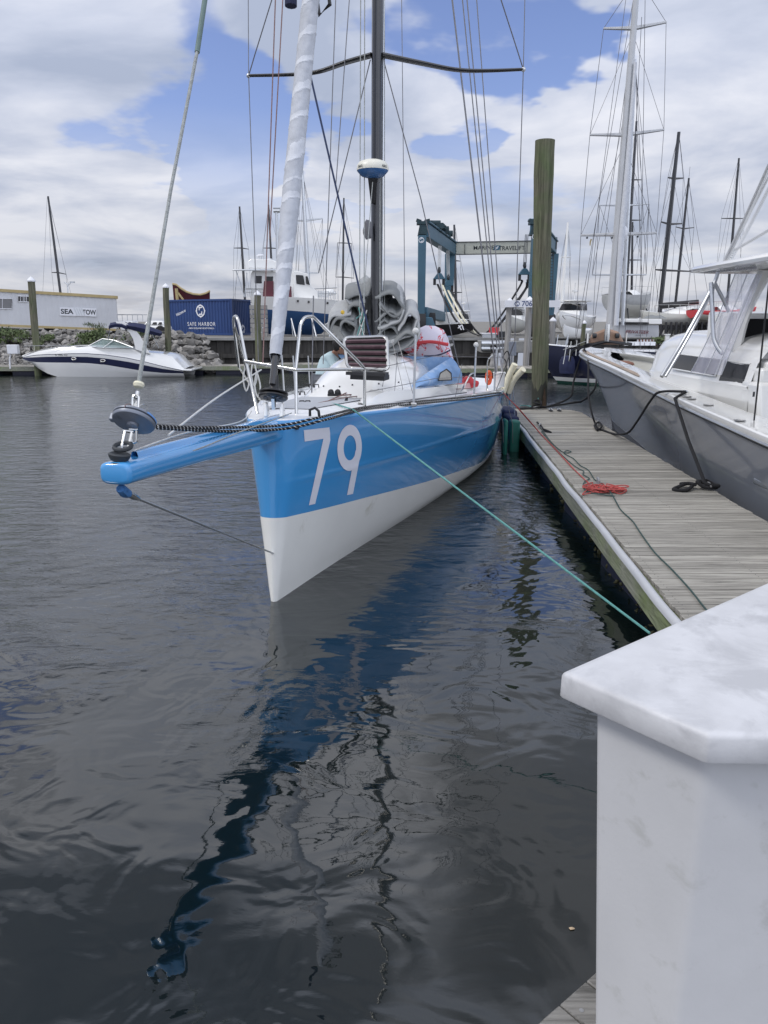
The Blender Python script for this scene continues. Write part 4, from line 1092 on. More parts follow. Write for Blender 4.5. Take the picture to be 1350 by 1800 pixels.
    for (x, y) in ((582, 690), (594, 690)):
        c = BP(x, y, 3.0); q = MB(); q.blob(tuple(c), .045, 0, 2, .1, (1, .7, 1), sm=True); q.box(tuple(c+Vector((0, 0, -.03))), (.09, .07, .03)); q.build('block', M['black'], t)
    # rope clutch opening on the ledge
    q = MB(); P = [BP(x, y, 2.35) for x, y in ((604, 709), (607, 700), (612, 698), (611, 709))]; q.add([p+Vector((0, -.01, 0)) for p in P], [(0, 1, 2, 3)], 0, False); q.build('ledge_opening', M['black'], t)
    # coiled white halyard tails at the pulpit, thin lines at port
    for x, y in ((432, 670), (452, 680), (446, 660)):
        q = MB(); c = BP(x, y, 2.2); q.tube(spline([c+Vector((0, 0, .2)), c+Vector((.04, 0, 0)), c+Vector((.0, 0, -.12)), c+Vector((-.03, 0, .02)), c+Vector((0, 0, .18))], 4), .010, 6); q.build('rope_tail', M['white_rope'], t)
    return t
M['bottom_radar'] = mat('radar_blue_base', (.035, .12, .30), .35, 0, .05, 3)
M['blue_line'] = mat('navy_line', (.02, .035, .09), .7, 0, .2, 10)
BOAT = sailboat()

# ================================================================== THE GREY SPORT-FISHING BOAT
GA = Vector((5.85, 21.8, 0)); GD = Vector((.041, -.99916, 0)); GN = Vector((-.99916, -.041, 0))
def G(s, b, z): return GA+GD*s+GN*b+Vector((0, 0, z))
T_GB = [(0, .0), (.12, .34), (.5, .58), (1.2, .78), (3, 1.0), (4.8, 1.14), (8.3, 1.50), (10, 1.66), (12, 1.84), (13.3, 1.94), (16, 2.0), (17, 2.0)]
T_GZ = [(0, 2.00), (1.2, 1.94), (4.8, 1.77), (8.3, 1.61), (10, 1.53), (12, 1.45), (13.3, 1.40), (17, 1.34)]
T_GW = [(0, 0), (2.4, .0), (4, .30), (7, .86), (10, 1.36), (13, 1.68), (17, 1.80)]
def gz(s): return sinterp(T_GZ, s)
def gb(s, z):
    zd = gz(s); t = max(0, min(1, z/zd)); top = interp(T_GB, s) if s < 1.2 else sinterp(T_GB, s); w = interp(T_GW, s)
    stem = max(0, 2.4-s)/2.4                       # raked stem
    if stem > 0:
        t2 = (t-stem*.999)/(1-stem*.999+1e-6)
        if t2 <= 0: return 0
        return top*t2**1.25
    g = .55*t**1.7+.45*t**.8
    return w+(top-w)*g
def sportboat():
    t = thing('sport_fishing_boat', 'gloss grey and white sport fishing boat with hardtop, moored right of the plank dock', 'powerboat', tuple(G(8, 0, 0)))
    ss = [.0, .03, .08, .16, .3, .5, .8, 1.2, 1.6, 2.0, 2.4]+[2.8+.5*i for i in range(29)]; ss.append(17.0)
    b = MB()
    for side in (1, -1):
        rows = []
        for s in ss:
            zd = gz(s); row = []
            z0 = 0 if s >= 2.4 else zd*(2.4-s)/2.4*.999
            zs = [-.4]+[z0+(zd-.10-z0)*k/16 for k in range(17)]
            for z in zs: row.append(G(s, gb(s, max(z, z0))*side if z > -.3 else gb(s, z0)*side*.85, z if z > -.3 else (z0-.4 if s >= 2.4 else z0)))
            rows.append(row)
        b.grid(rows, mf=lambda i, j: 1 if j < 3 else 0)
    hull = b.build('hull', [M['grey_hull'], M['grey_bottom']], t, angle=50)
    # dark line, rub rail, white sheer band
    for nm, mm, zo, r, ex in (('rub_rail', 'alu', -.115, .018, .012), ('black_pinstripe', 'black', -.150, .010, .003)):
        b = MB()
        for side in (1, -1): b.tube([G(s, (gb(s, gz(s)-.1)+ex)*side, gz(s)+zo) for s in ss], r, 8)
        b.build(nm, M[mm], t)
    b = MB()
    for side in (1, -1):
        rows = []
        for s in ss:
            w = gb(s, gz(s)-.1); zz = gz(s); rows.append([G(s, (w+.004)*side, zz-.11), G(s, (w+.028)*side, zz-.07), G(s, (w+.03)*side, zz-.02), G(s, (w+.012)*side, zz), G(s, (w-.03)*side, zz+.008)])
        b.grid(rows)
    b.build('sheer_band', M['white_gel'], t)
    def inner(s): return max(0.02, gb(s, gz(s))-.46) if s > 2.3 else 0
    # side decks and foredeck
    b = MB()
    for side in (1, -1):
        rows = []
        for s in ss:
            w = gb(s, gz(s)-.1)-.03; i0 = max(0, w-.44) if s > 1.9 else 0
            if s > 1.9: i0 = max(0, w-.44)*min(1, ((s-1.9)/1.2)**.5)
            rows.append([G(s, (w+(i0-w)*k/3)*side, gz(s)+.008+.012*math.sin(k/3*math.pi)) for k in range(4)])
        b.grid(rows)
    b.build('side_deck', M['white_gel'], t, angle=50)
    # teak covering strip near the bow, port side
    b = MB(); rows = []
    for i in range(24):
        s = .9+i*(6.2/23); w = gb(s, gz(s)-.1); wd = .12*min(1, (24-i)/3)*min(1, (i+1)/3); rows.append([G(s, w-.05, gz(s)+.0165+.004), G(s, w-.05-wd, gz(s)+.024)])
    b.grid(rows); b.build('teak_strip', M['teak'], t)
    # cockpit liner: inner walls and floor
    b = MB()
    for side in (1, -1):
        rows = []
        for s in [x for x in ss if x > 1.95]:
            w = gb(s, gz(s)-.1)-.03; i0 = max(0, w-.44)*min(1, ((s-1.9)/1.2)**.5)
            rows.append([G(s, i0*side, gz(s)+.008), G(s, (i0+.02)*side, gz(s)-.05), G(s, (i0+.12)*side, gz(s)-.12), G(s, min(i0+.12, max(.01, gb(s, .95)-.05))*side, .95), G(s, min(i0+.1, max(.005, gb(s, .8)-.07))*side, .80)])
        b.grid(rows)
    b.build('cockpit_liner', M['cream_gel'], t, angle=40)
    b = MB(); b.grid([[G(s, k*max(.02, gb(s, .8)-.06), .80) for k in (-1, 0, 1)] for s in (3.4, 4, 5, 6, 7.5, 9, 12, 17)]); b.build('cockpit_floor', M['cream_gel'], t)
    b = MB(); c = G(2.9, .12, gz(3)-.17); b.blob(tuple(c), .3, 0, 2, 0, (1.0, .55, .30), sm=True); b.build('bow_cushion', M['brown_teak'], t)
    # cup holders and hawse fittings in the port deck
    for (x, y) in ((1068, 626), (1085, 635), (1102, 641), (1207, 697), (1215, 701), (1245, 712), (1300, 739)):
        r = ray(x, y); s = 8.0
        for _ in range(12): zz = gz(s)+.02; p = Z(x, y, zz); s = (p-GA).dot(GD)
        q = MB(); q.lathe(p, [(.072, 0), (.075, .006), (.055, .008), (.05, .001)], 18); q.build('rod_holder', M['galv'], t)
    # ---------------- forward cabin with wrap-round smoked window
    def cab(s, k, z): return G(s, k, z)
    b = MB(); rows = []; rows_top = []
    out = []; yc0, yc1 = 6.5, 10.9
    for i in range(25):
        a = math.pi*i/24; k = -math.cos(a); out.append((yc0+1.1*(1-math.sin(a)**.7), 1.06*math.copysign(abs(k)**.6, k)))
    out = [(yc1, -1.10)]+out+[(yc1, 1.10)]
    levels = [(.8, 1.0), (1.72, 1.0), (1.79, 1.03), (1.83, 1.0), (2.12, .95), (2.32, .86), (2.45, .70), (2.53, .42), (2.55, .1)]
    for z, f in levels: rows.append([G(s+(1-f)*.9, k*f, z) for s, k in out])
    b.grid(rows); b.build('cabin', M['white_gel'], t, angle=50)
    q = MB(); rr = []
    for z, f in ((1.90, 1.004), (1.98, .990), (2.07, .972), (2.15, .955)):
        rr.append([G(8.15+i*.12+(1-f)*.9, 1.085*f+.004, z-.02*(i/14)) for i in range(15)])
    q.grid(rr); q.build('side_window', M['dark_glass'], t)
    q = MB(); rr = []
    for z, f in ((1.80, 1.01), (1.93, .99), (2.06, .97), (2.12, .955)):
        rr.append([G(9.95+i*.11+(1-f)*.9, 1.085*f+.008, z-.03*math.sin(i/7*math.pi)) for i in range(8)])
    q.grid(rr); q.build('side_window', M['dark_glass'], t)
    for w0, w1, n_ in ((8.15, 1.68, 15), (9.95, .77, 8)):
        up = [G(w0+i*(w1/(n_-1))+(.04 if n_ > 9 else .04), 1.085*.955+.012, (2.155 if n_ > 9 else 2.125)-.02*(i/n_)) for i in range(n_)]
        lo = [G(w0+i*(w1/(n_-1)), 1.085*1.006+.012, (1.895 if n_ > 9 else 1.795)-.02*(i/n_)) for i in range(n_)]
        q = MB(); q.tube(up+lo[::-1], .012, 6, closed=True); q.build('window_trim', M['white_gel'], t)
    # moulded step aft of the cabin
    q = MB(); q.hull8([G(10.9, 1.02, .8), G(11.4, .95, .8), G(11.4, .3, .8), G(10.9, .3, .8), G(10.6, 1.0, 1.62), G(11.0, .96, 1.62), G(11.0, .3, 1.62), G(10.6, .3, 1.62)]); q.build('cabin_step', M['cream_gel'], t, bevel=.05)
    # ---------------- helm console: white with a black instrument face towards the stern
    cs = (W(1296, 600, 12.0)-GA).dot(GD); xl = (W(1296, 600, 12.0)-GA).dot(GN)
    q = MB(); q.hull8([G(cs-.7, xl+.14, .8), G(cs+.25, xl+.14, .8), G(cs+.25, -1.0, .8), G(cs-.7, -1.0, .8), G(cs-.9, xl+.10, 2.86), G(cs+.0, xl+.10, 2.82), G(cs+.0, -1.0, 2.82), G(cs-.9, -1.0, 2.86)]); q.build('helm_console', M['white_gel'], t, bevel=.05)
    q = MB(); q.hull8([G(cs-.05, xl, 2.30), G(cs+.125, xl, 2.30), G(cs+.125, -.95, 2.30), G(cs-.05, -.95, 2.30), G(cs-.1, xl, 2.74), G(cs+.085, xl, 2.74), G(cs+.085, -.95, 2.74), G(cs-.1, -.95, 2.74)]); q.build('instrument_face', M['black_panel'], t, bevel=.015)
    for k in range(6):
        q = MB(); c = G(cs+.15, xl-.26-.09*k, 2.355); q.box(tuple(c), (.055, .02, .012)); q.build('switch', M['alu'], t)
    q = MB(); q.hull8([G(cs+.0, xl+.35, 1.75), G(cs+1.1, xl+.25, 1.55), G(cs+1.1, -1, 1.55), G(cs, -1, 1.75), G(cs, xl+.12, 2.15), G(cs+.5, xl+.12, 2.1), G(cs+.5, -1, 2.1), G(cs, -1, 2.15)]); q.build('dash_moulding', M['white_gel'], t, bevel=.08)
    q = MB(); q.hull8([G(cs+.1, xl+.12, .8), G(cs+1.0, xl+.12, .8), G(cs+1.0, -.6, .8), G(cs+.1, -.6, .8), G(cs+.1, xl+.12, 1.60), G(cs+1.0, xl+.05, 1.54), G(cs+1.0, -.6, 1.54), G(cs+.1, -.6, 1.6)]); q.build('seat_base', M['cream_gel'], t, bevel=.05)
    # leaning-post locker with a latch
    a = W(1313, 740, 11.0); c2 = W(1313, 670, 10.9)
    q = MB(); w = .75; q.hull8([Vector((a.x, 10.5, .8)), Vector((a.x+w, 10.5, .8)), Vector((a.x+w, 11.1, .8)), Vector((a.x-.02, 11.1, .8)), Vector((c2.x+.02, 10.6, c2.z)), Vector((c2.x+w, 10.6, c2.z)), Vector((c2.x+w, 11.1, c2.z)), Vector((c2.x, 11.1, c2.z))])
    lk = q.build('locker', M['white_gel'], t, bevel=.05)
    p = W(1325, 693, 10.47); q = MB(); q.box(tuple(p), (.03, .012, .07)); q.build('latch', M['dark_steel'], lk, bevel=.005)
    q = MB(); a = W(1335, 668, 10.8); q.box((a.x+.25, 10.85, a.z+.06), (.62, .4, .22)); q.box((a.x+.3, 10.9, a.z+.20), (.5, .35, .12)); q.build('cooler', M['white_gel'], t, bevel=.04)
    # ---------------- hardtop
    HZ = 3.47; b = MB(); rows = []
    def hs(s, k, dz=0): return G(s, k, HZ+dz)
    outl = []
    s0 = 8.95; s1 = 14.6; wf = 1.38
    for i in range(13):
        a = math.pi*i/12; ca = math.cos(a); outl.append((s0+.30*(1-math.sin(a)**.5), -wf*math.copysign(abs(ca)**.55, ca)))
    outl = [(s1, -1.42), (s0+2, -1.41)]+outl+[(s0+2, 1.41), (s1, 1.42)]
    cx = (s0+s1)/2
    for f, dz in ((.55, -.03), (.93, -.035), (.985, -.02), (1.0, .02), (.985, .06), (.93, .085), (.5, .12), (.0, .13)):
        rows.append([hs(cx+(s-cx)*f, k*f, dz+.035*abs((s-s0)/(s1-s0))) for s, k in outl])
    b.grid(rows, cv=True); b.build('hardtop', M['white_gel'], t, angle=50)
    b = MB(); b.hull8([hs(11.3, 1.0, -.26), hs(14.5, 1.0, -.26), hs(14.5, -1.0, -.26), hs(11.3, -1.0, -.26), hs(11.0, 1.08, -.025), hs(14.5, 1.08, -.025), hs(14.5, -1.08, -.025), hs(11.0, -1.08, -.025)]); b.build('overhead_box', M['frp'], t, bevel=.02)
    b = MB(); b.tube([hs(11.25, 1.03, -.27), hs(14.5, 1.03, -.27)], .018, 8); b.build('overhead_trim', M['black'], t)
    # moulded pillar
    q = MB(); rows = []
    for k in range(9):
        u = k/8; y = 476+150*u; xa = 1304+42*(1-u)**1.6-12*u; w = 26-10*math.sin(u*math.pi)+6*(1-u)
        a = W(xa-4, y, 11.7); c = W(xa+w*.5, y, 11.7); rows.append([a, (a+c)/2+Vector((0, -.06, 0)), c, c+Vector((0, .18, 0)), a+Vector((0, .18, 0))])
    q.grid(rows, cv=True); q.build('pillar', M['white_gel'], t)
    # tube frame
    for name, P, r in (('frame_tube', [(1163, 662, 11.6), (1206, 590, 11.9), (1252, 505, 12.0), (1262, 478, 12.0)], .030),
                       ('frame_tube', [(1170, 662, 12.1), (1212, 590, 12.3), (1258, 500, 12.3)], .022),
                       ('frame_tube', [(1250, 497, 12.0), (1252, 540, 11.9), (1254, 588, 11.8), (1260, 608, 11.7), (1270, 622, 11.6)], .032),
                       ('frame_tube', [(1256, 497, 12.0), (1272, 528, 12.0), (1281, 548, 12.0)], .028),
                       ('outrigger', [(1268, 472, 11.6), (1302, 402, 11.3), (1356, 283, 10.6)], .030),
                       ('outrigger', [(1279, 466, 12.1), (1320, 393, 12.0), (1356, 322, 11.8)], .024),
                       ('outrigger', [(1289, 441, 11.8), (1356, 402, 11.2)], .022),
                       ('outrigger', [(1276, 464, 11.5), (1317, 378, 11.2), (1356, 302, 10.8)], .016)):
        q = MB(); q.tube(spline([W(*p) for p in P], 4), r, 10); q.build(name, M['alu'] if 'frame' in name else M['outrig'], t)
    q = MB()
    for k in range(5): c = W(1284+1.4*k, 455-4*k, 11.75); q.tube([c+Vector((.02*math.cos(a), 0, .02*math.sin(a))) for a in [2*math.pi*j/8 for j in range(8)]], .006, 5, closed=True)
    q.build('outrigger_chain', M['steel'], t)
    q = MB(); q.tube([G(12.05, 1.60, gz(12)+.02), W(1352, 495, 9.2)], .011, 8); q.build('antenna', M['black'], t)
    # ---------------- clear vinyl enclosure curtain
    b = MB(); rows = []
    for i in range(15):
        u = i/14; top = W(1292+46*u, 480+2*u, 12.0-1.1*u); bot = W(1213+54*u, 655+4*u, 12.4-1.0*u); row = []
        for j in range(13):
            v = j/12; p = top.lerp(bot, v); w = .05*math.sin(u*15+v*3)*math.sin(math.pi*min(1, v*1.3+.1)); row.append(p+Vector((w*.6, w, -.10*math.sin(math.pi*v)*(1-u))))
        rows.append(row)
    b.grid(rows); b.build('clear_curtain', M['clear'], t)
    for u in (0, .45, .8, 1.0):
        q = MB(); q.tube([W(1292+46*u, 480+2*u, 11.95-1.1*u).lerp(W(1213+54*u, 655+4*u, 12.35-1.0*u), v/8)+Vector((0, -.02, -.10*math.sin(math.pi*v/8)*(1-u))) for v in range(9)], .007, 5); q.build('curtain_seam', M['sailcover'], t)
    # hull side vent strip low down
    q = MB(); q.bar(G(12.5, gb(12.5, .62)+.02, .78), G(15.2, gb(15.2, .6)+.02, .72), .05, .06); q.build('rub_strake', M['alu'], t, bevel=.01)
    # deck hatch rim at the picture's edge
    q = MB(); c = G(12.9, 1.52, gz(12.9)+.03); q.box(tuple(c), (.36, .9, .035), Matrix.Rotation(R(2), 3, 'Z')); q.build('deck_lid', M['white_gel'], t, bevel=.015)
    # cleats
    for s in (1.3, 9.55):
        w = gb(s, gz(s))-.2; c = G(s, w, gz(s)+.02); q = MB(); q.tube([c+Vector((0, -.11, .04)), c+Vector((0, 0, .05)), c+Vector((0, .11, .04))], .015, 8); q.tube([c, c+Vector((0, 0, .05))], .02, 8); q.build('cleat', M['steel'], t)
    return t
M['outrig'] = mat('satin_white_tube', (.55, .56, .57), .35, .3, .05, 4)
sportboat()
C_bow = G(1.3, gb(1.3, gz(1.3))-.2, gz(1.3)+.05); C_mid = G(9.55, gb(9.55, gz(9.55))-.2, gz(9.55)+.06); C_rail = G(9.8, gb(9.8, gz(9.8))+.05, gz(9.8)-.01)

# ================================================================== LINES ON THE DOCK AND BETWEEN THE BOATS
def rope(name, label, parts, r, m, cat='rope', group=None):
    b = MB()
    for P in parts: b.tube(P, r, 8)
    o = b.build(name, m); return tag(o, label, cat, group)
def Dk(px, py, dz=.015): return Z(px, py, DZ+dz)
# thick black line: bow cleat down to the dock cleat, along the edge, back up to the midship cleat
p = proj(C_mid)
rope('dock_line', 'slack black line looping from the grey bow over the dock edge to the midship cleat', [
    spline([C_bow, W(1034, 634, 19.0), W(1034, 690, 17.0), W(1040, 725, 16.4), Dk(1046, 744, .06), Dk(1050, 752, .03), Dk(1062, 757, .02), Dk(1080, 763, .03), W(1096, 763, 14.2), W(1108, 757, 13.9), W(1125, 733, 13.3), W(1143, 705, 12.9), W(1160, 689, 12.6), C_mid], 6),
    spline([Dk(1045, 748, .05), Dk(1052, 742, .08), Dk(1058, 749, .05), Dk(1050, 756, .03), Dk(1045, 748, .05)], 5)], .021, M['black_rope'])
cl = Vector((c1.x, c1.y, DZ))
rope('dock_line', 'taut black line from the grey boat down to the near dock cleat with looped tail', [
    [C_mid, C_rail, C_rail.lerp(cl, .5)+Vector((-.03, 0, 0)), cl+Vector((-.05, .03, .10))],
    spline([cl+Vector(q) for q in ((-.10, .05, .07), (-.16, .0, .10), (-.10, -.07, .05), (0, -.10, .04), (.09, -.05, .04), (.08, .06, .06), (0, .09, .10), (-.08, .02, .11), (-.04, -.08, .08), (.06, -.10, .06), (.13, .0, .05), (.05, .10, .05), (-.06, .10, .08), (-.12, .04, .10), (-.14, -.02, .08))], 5),
    spline([Dk(1222, 852, .08), Dk(1208, 850, .05), Dk(1192, 856, .03), Dk(1184, 860, .02), Dk(1192, 862, .02), Dk(1208, 861, .03), Dk(1218, 852, .05), Dk(1205, 850, .06), Dk(1196, 851, .04)], 6)], .025, M['black_rope'])
ce = Vector((3.95, 19.45, DZ))
rope('dock_line', 'slack black line from the grey bow to the far end of the dock', [
    spline([C_bow, W(1017, 640, 20.3), W(1008, 672, 19.9), W(1002, 698, 19.6), ce+Vector((.3, 0, .1)), ce+Vector((.0, 0, .08))], 6),
    spline([ce+Vector((0, 0, .05)), W(1008, 708, 19.5), W(1025, 704, 19.7), W(1045, 684, 20.2), G(.3, -.1, 1.2)], 6),
    spline([ce+Vector(q) for q in ((-.2, 0, .05), (-.05, .08, .12), (.08, .02, .14), (.0, -.08, .16), (-.12, -.03, .2), (-.06, .06, .24), (.06, .04, .22), (.05, -.07, .12), (-.1, -.09, .06), (-.45, .02, .03), (-.3, .12, .03))], 5)], .024, M['black_rope'])
rope('dock_line', 'black line wrapped over the grey bow rail and cleat', [
    spline([C_bow+Vector(q) for q in ((-.35, .3, .0), (-.15, .1, .06), (.0, 0, .07), (.1, -.1, .1), (.25, -.02, .06), (.5, -.05, .03))], 5),
    spline([C_bow+Vector(q) for q in ((-.05, .15, .05), (.05, -.1, .14), (.2, .05, .12), (.1, .15, .05), (-.1, -.12, .05), (-.35, -.2, -.02), (-.42, -.2, -.3))], 5)], .022, M['black_rope'])
# teal bow line from the blue boat down to the near dock
a = BP(569, 706, 2.4); b_ = on_hull(619, 722, 1.6, 1.7); e = hull_pt(b_[0], b_[1], 1, .012)
far_end = Z(1150, 1120, .42)
rope('mooring_line', 'long teal mooring line from the blue bow across the water to the dock', [
    [a, a.lerp(e, .5)+Vector((0, 0, .015)), e+Vector((0, 0, .012))]+sag(e+Vector((0, 0, .005)), W(1142, 1113, 4.72), .0, 2)[1:]], .0088, M['teal_rope'])
# red line from the stern quarter to its heap on the dock
def red_heap():
    rnd = random.Random(4); c = Dk(1062, 862); parts = []
    for k in range(19):
        P = []; n = 7; cx = c.x+rnd.uniform(-.18, .18); cy = c.y+rnd.uniform(-.12, .12); rx = rnd.uniform(.06, .22); ry = rnd.uniform(.05, .16); a0 = rnd.uniform(0, 6.28); zz = DZ+.012+k*.0022
        for i in range(n+1):
            a = a0+2*math.pi*i/n*rnd.choice((.8, .9, 1.0)); P.append(Vector((cx+rx*math.cos(a)*(1+.3*rnd.uniform(-1, 1)), cy+ry*math.sin(a)*(1+.3*rnd.uniform(-1, 1)), zz+rnd.uniform(0, .02))))
        parts.append(spline(P, 5))
    parts.append(spline([Dk(1042, 850), Dk(1036, 858), Dk(1024, 869), Dk(1040, 866), Dk(1058, 864)], 6))
    parts.append(spline([Dk(1042, 848), Dk(1030, 852), Dk(1034, 860), Dk(1046, 856), Dk(1058, 850), Dk(1064, 855)], 6))
    parts.append(spline([Dk(1060, 856), Dk(1085, 858), Dk(1101, 862), Dk(1090, 868), Dk(1075, 863)], 6))
    st = S(8.2, half(8.2, 1.3)-.05, 1.42)
    q = W(888, 694, 14.6)
    parts.append([st, q, W(905, 712, 14.8), W(928, 738, 15.2), Dk(945, 757), Dk(975, 788), Dk(1004, 820), Dk(1028, 843), Dk(1036, 850)])
    parts.append([W(890, 697, 14.6), W(910, 716, 14.9), W(940, 750, 15.2), Dk(950, 762), Dk(985, 799), Dk(1012, 828)])
    return rope('red_line', 'tangled red line heaped on a dock cleat, running to the blue stern', parts, .0082, M['red_rope'])
red_heap()
rope('green_line', 'dark green line trailing along the dock planks and under the red heap', [
    spline([Dk(950, 752), Dk(956, 760), Dk(970, 778), Dk(990, 795), Dk(1004, 794), Dk(996, 792), Dk(992, 797), Dk(1008, 806), Dk(1020, 818), Dk(1034, 826), Dk(1043, 840), Dk(1048, 845)], 5),
    spline([Dk(952, 758), Dk(965, 775), Dk(985, 797), Dk(1005, 815), Dk(1018, 824), Dk(1026, 828), Dk(1025, 834), Dk(1036, 841), Dk(1028, 846), Dk(1025, 855), Dk(1032, 864), Dk(1055, 869), Dk(1080, 872)], 5),
    spline([Dk(1066, 855, .04), Dk(1075, 868, .03), Dk(1084, 884), Dk(1092, 897), Dk(1112, 916), Dk(1124, 934), Dk(1150, 970), Dk(1180, 1000), Dk(1212, 1035), Dk(1240, 1070), Dk(1260, 1090)], 5)], .0075, M['green_rope'])
rope('dock_line', 'short black line around the cleat near the far left dock edge', [
    spline([Dk(944, 742), Dk(951, 748, .06), Dk(957, 757, .02), Dk(969, 760), Dk(955, 754, .05)], 5)], .016, M['black_rope'])
rope('green_line', 'pale green line lying at the foot of the tall pile', [spline([W(915, 713, 19.4), Dk(925, 713), Dk(938, 715), Dk(948, 713), W(946, 700, 19.6)], 5)], .012, M['teal_rope'])
# sandals
def sandal(px, py, label):
    p = Dk(px, py); t = thing('sandal', label, 'sandal', tuple(p), 'pair of flip-flops')
    b = MB(); out = []
    for k in range(20):
        a = 2*math.pi*k/20; out.append((.05*math.cos(a)*(1+.12*math.sin(a)), .14*math.sin(a)))
    b.prism(out, Matrix.Translation((0, 0, .0)), .022); o = b.build('sole', M['black'], t, bevel=.004); o.matrix_parent_inverse = Matrix()
    b = MB(); b.tube(spline([(-.045, -.02, .02), (-.02, .03, .055), (0, .06, .03)], 5), .009, 6); b.tube(spline([(.045, -.02, .02), (.02, .03, .055), (0, .06, .03)], 5), .009, 6); o = b.build('strap', M['sailcover'], t); o.matrix_parent_inverse = Matrix()
sandal(968, 722, 'left one of two black flip-flops left near the far end of the dock')
sandal(983, 722, 'right one of two black flip-flops left near the far end of the dock')

# fenders between blue stern quarter and dock
def fender_board(px0, px1, y0, y1, Y, label):
    a = W(px0, y1, Y); c = W(px1, y0, Y); t = thing('fender_board', label, 'fender', (a.x, Y, a.z))
    b = MB(); cx, cz = (a.x+c.x)/2, (a.z+c.z)/2; b.box((cx, Y+.15, cz), (c.x-a.x, .32, c.z-a.z)); b.build('cushion', M['green_fender'], t, bevel=.04)
    b = MB(); b.tube([(cx-.05, Y-.02, cz-.1), (cx-.07, Y-.02, cz+.3), (cx-.1, Y, c.z+.05), (cx-.25, Y, c.z+.55)], .008, 5); b.build('lanyard', M['wire'], t)
fender_board(884, 894, 738, 801, 15.6, 'green padded fender hanging at the quarter of the blue hull')
fender_board(896, 915, 740, 801, 16.0, 'green wrapped fender pad between the blue hull and the dock corner')
# cream foam tubes, gear at the stern of the blue boat
for P, lb in (([(884, 690, 15.0), (893, 665, 15.0), (905, 640, 14.9)], 'cream foam tube standing upright at the stern, left of its twin'), ([(893, 690, 15.1), (903, 668, 15.0), (920, 649, 14.8)], 'cream foam tube leaning outboard at the stern toward the tall pile')):
    b = MB(); b.tube(spline([W(*p) for p in P], 5), .062, 12); tag(b.build('foam_tube', M['cream']), lb, 'fender')
# pole bundle at the stern corner
t = thing('stern_pole_rack', 'cluster of thin poles and wires standing at the stern corner of the blue boat', 'pole rack', tuple(W(895, 700, 15.0)))
for x0, y0, x1, y1, r in ((893, 700, 898, 600, .022), (884, 698, 882, 615, .018), (897, 712, 902, 600, .03), (888, 690, 878, 625, .012), (905, 730, 900, 640, .010), (872, 690, 874, 612, .018)):
    b = MB(); b.tube([W(x0, y0, 15.1), W(x1, y1, 15.1)], r, 8); b.build('pole', M['alu'], t)
b = MB(); b.tube(spline([W(886, 690, 15), W(890, 640, 15), W(884, 628, 15), W(893, 618, 15), W(896, 650, 15), W(889, 680, 15), W(893, 700, 15)], 5), .012, 5); b.build('rope_coil', M['black_rope'], t)
b = MB(); b.tube([W(901, 625, 15.1), W(901, 601, 15.1)], .075, 12); b.build('padded_top', M['grey_drum'], t)
# white bucket, orange life ring, red bag at the stern
a = W(877, 678, 14.6); t = thing('bucket', 'white bucket standing on the aft deck of the blue boat', 'bucket', tuple(a))
b = MB(); b.lathe(a, [(.10, -.02), (.115, .24), (.122, .25), (.115, .26), (.10, .05), (0, .04)], 20); b.build('pail', M['white_gel'], t)
b = MB(); b.tube([a+Vector((-.12, -.02, .24)), a+Vector((0, -.11, .10)), a+Vector((.12, -.02, .24))], .006, 5); b.build('handle', M['steel'], t)
a = W(859, 664, 14.4); b = MB(); b.tube([a+Vector((.04*math.cos(q), .02*math.cos(q), .11*math.sin(q))) for q in [2*math.pi*k/20 for k in range(20)]], .032, 10, closed=True); tag(b.build('life_ring', M['orange']), 'orange horseshoe life ring hung on the stern rail of the blue boat', 'life ring')
a = W(825, 668, 13.8); t = thing('kit_bag', 'red vinyl bag on the aft deck behind the blue spray hood', 'bag', tuple(a))
b = MB(); b.blob(tuple(a+Vector((-.05, .1, -.06))), .19, 0, 3, .25, (1.05, .6, .55), 3, sm=True); b.build('body', M['red'], t)
b = MB(); b.tube(spline([a+Vector((-.12, -.08, .05)), a+Vector((-.03, -.14, .14)), a+Vector((.1, -.08, .05))], 5), .012, 6); b.build('strap', M['black'], t)
# stern rail tubes of the blue boat
for P in ([(856, 690, 14.0), (857, 640, 14), (862, 628, 14), (872, 622, 14.2)], [(805, 700, 12.6), (815, 680, 12.6), (826, 660, 12.7), (832, 656, 12.8)]):
    b = MB(); b.tube(spline([W(*p) for p in P], 5), .014, 8); b.build('stern_rail', M['steel'], BOAT)

# ================================================================== FAR SHORE
WY = 45.0      # face of the bulkhead
def bulkhead():
    x0 = W(330, 600, WY).x; x1 = W(868, 600, WY).x
    t = thing('timber_bulkhead', 'dark weathered timber bulkhead wall along the far shore behind the boats', 'bulkhead', (x0, WY, 0))
    b = MB(); rows = [[], []]; x = x0; k = 0
    while x < x1:
        w = .42; off = (0, .09)[k % 2]
        for xx in (x, x+w): rows[0].append((xx, WY+off, -.4)); rows[1].append((xx, WY+off, GZ-.08))
        x += w; k += 1
    b.grid(rows, sm=False); b.build('sheet_piling', M['wall'], t)
    b = MB(); b.bar((x0, WY+.05, GZ-.04), (x1, WY+.05, GZ-.04), .5, .14); b.build('cap_beam', M['wall_cap'], t)
    b = MB(); b.bar((x0+2, WY-.08, .75), (x1, WY-.08, .75), .12, .22); b.build('waler', M['wall'], t)
    return t
bulkhead()
t = thing('slip_wall', 'dark timber wall of the far basin right of the lift slip', 'bulkhead', (20, WY+1, 0))
b = MB(); x0 = W(925, 600, WY+1).x; rows = [[], []]; x = x0; k = 0
while x < 60:
    w = .45; off = (0, .09)[k % 2]
    for xx in (x, x+w): rows[0].append((xx, WY+.5+off, -.4)); rows[1].append((xx, WY+.5+off, GZ-.02))
    x += w; k += 1
b.grid(rows, sm=False); b.build('planking', M['wall'], t)
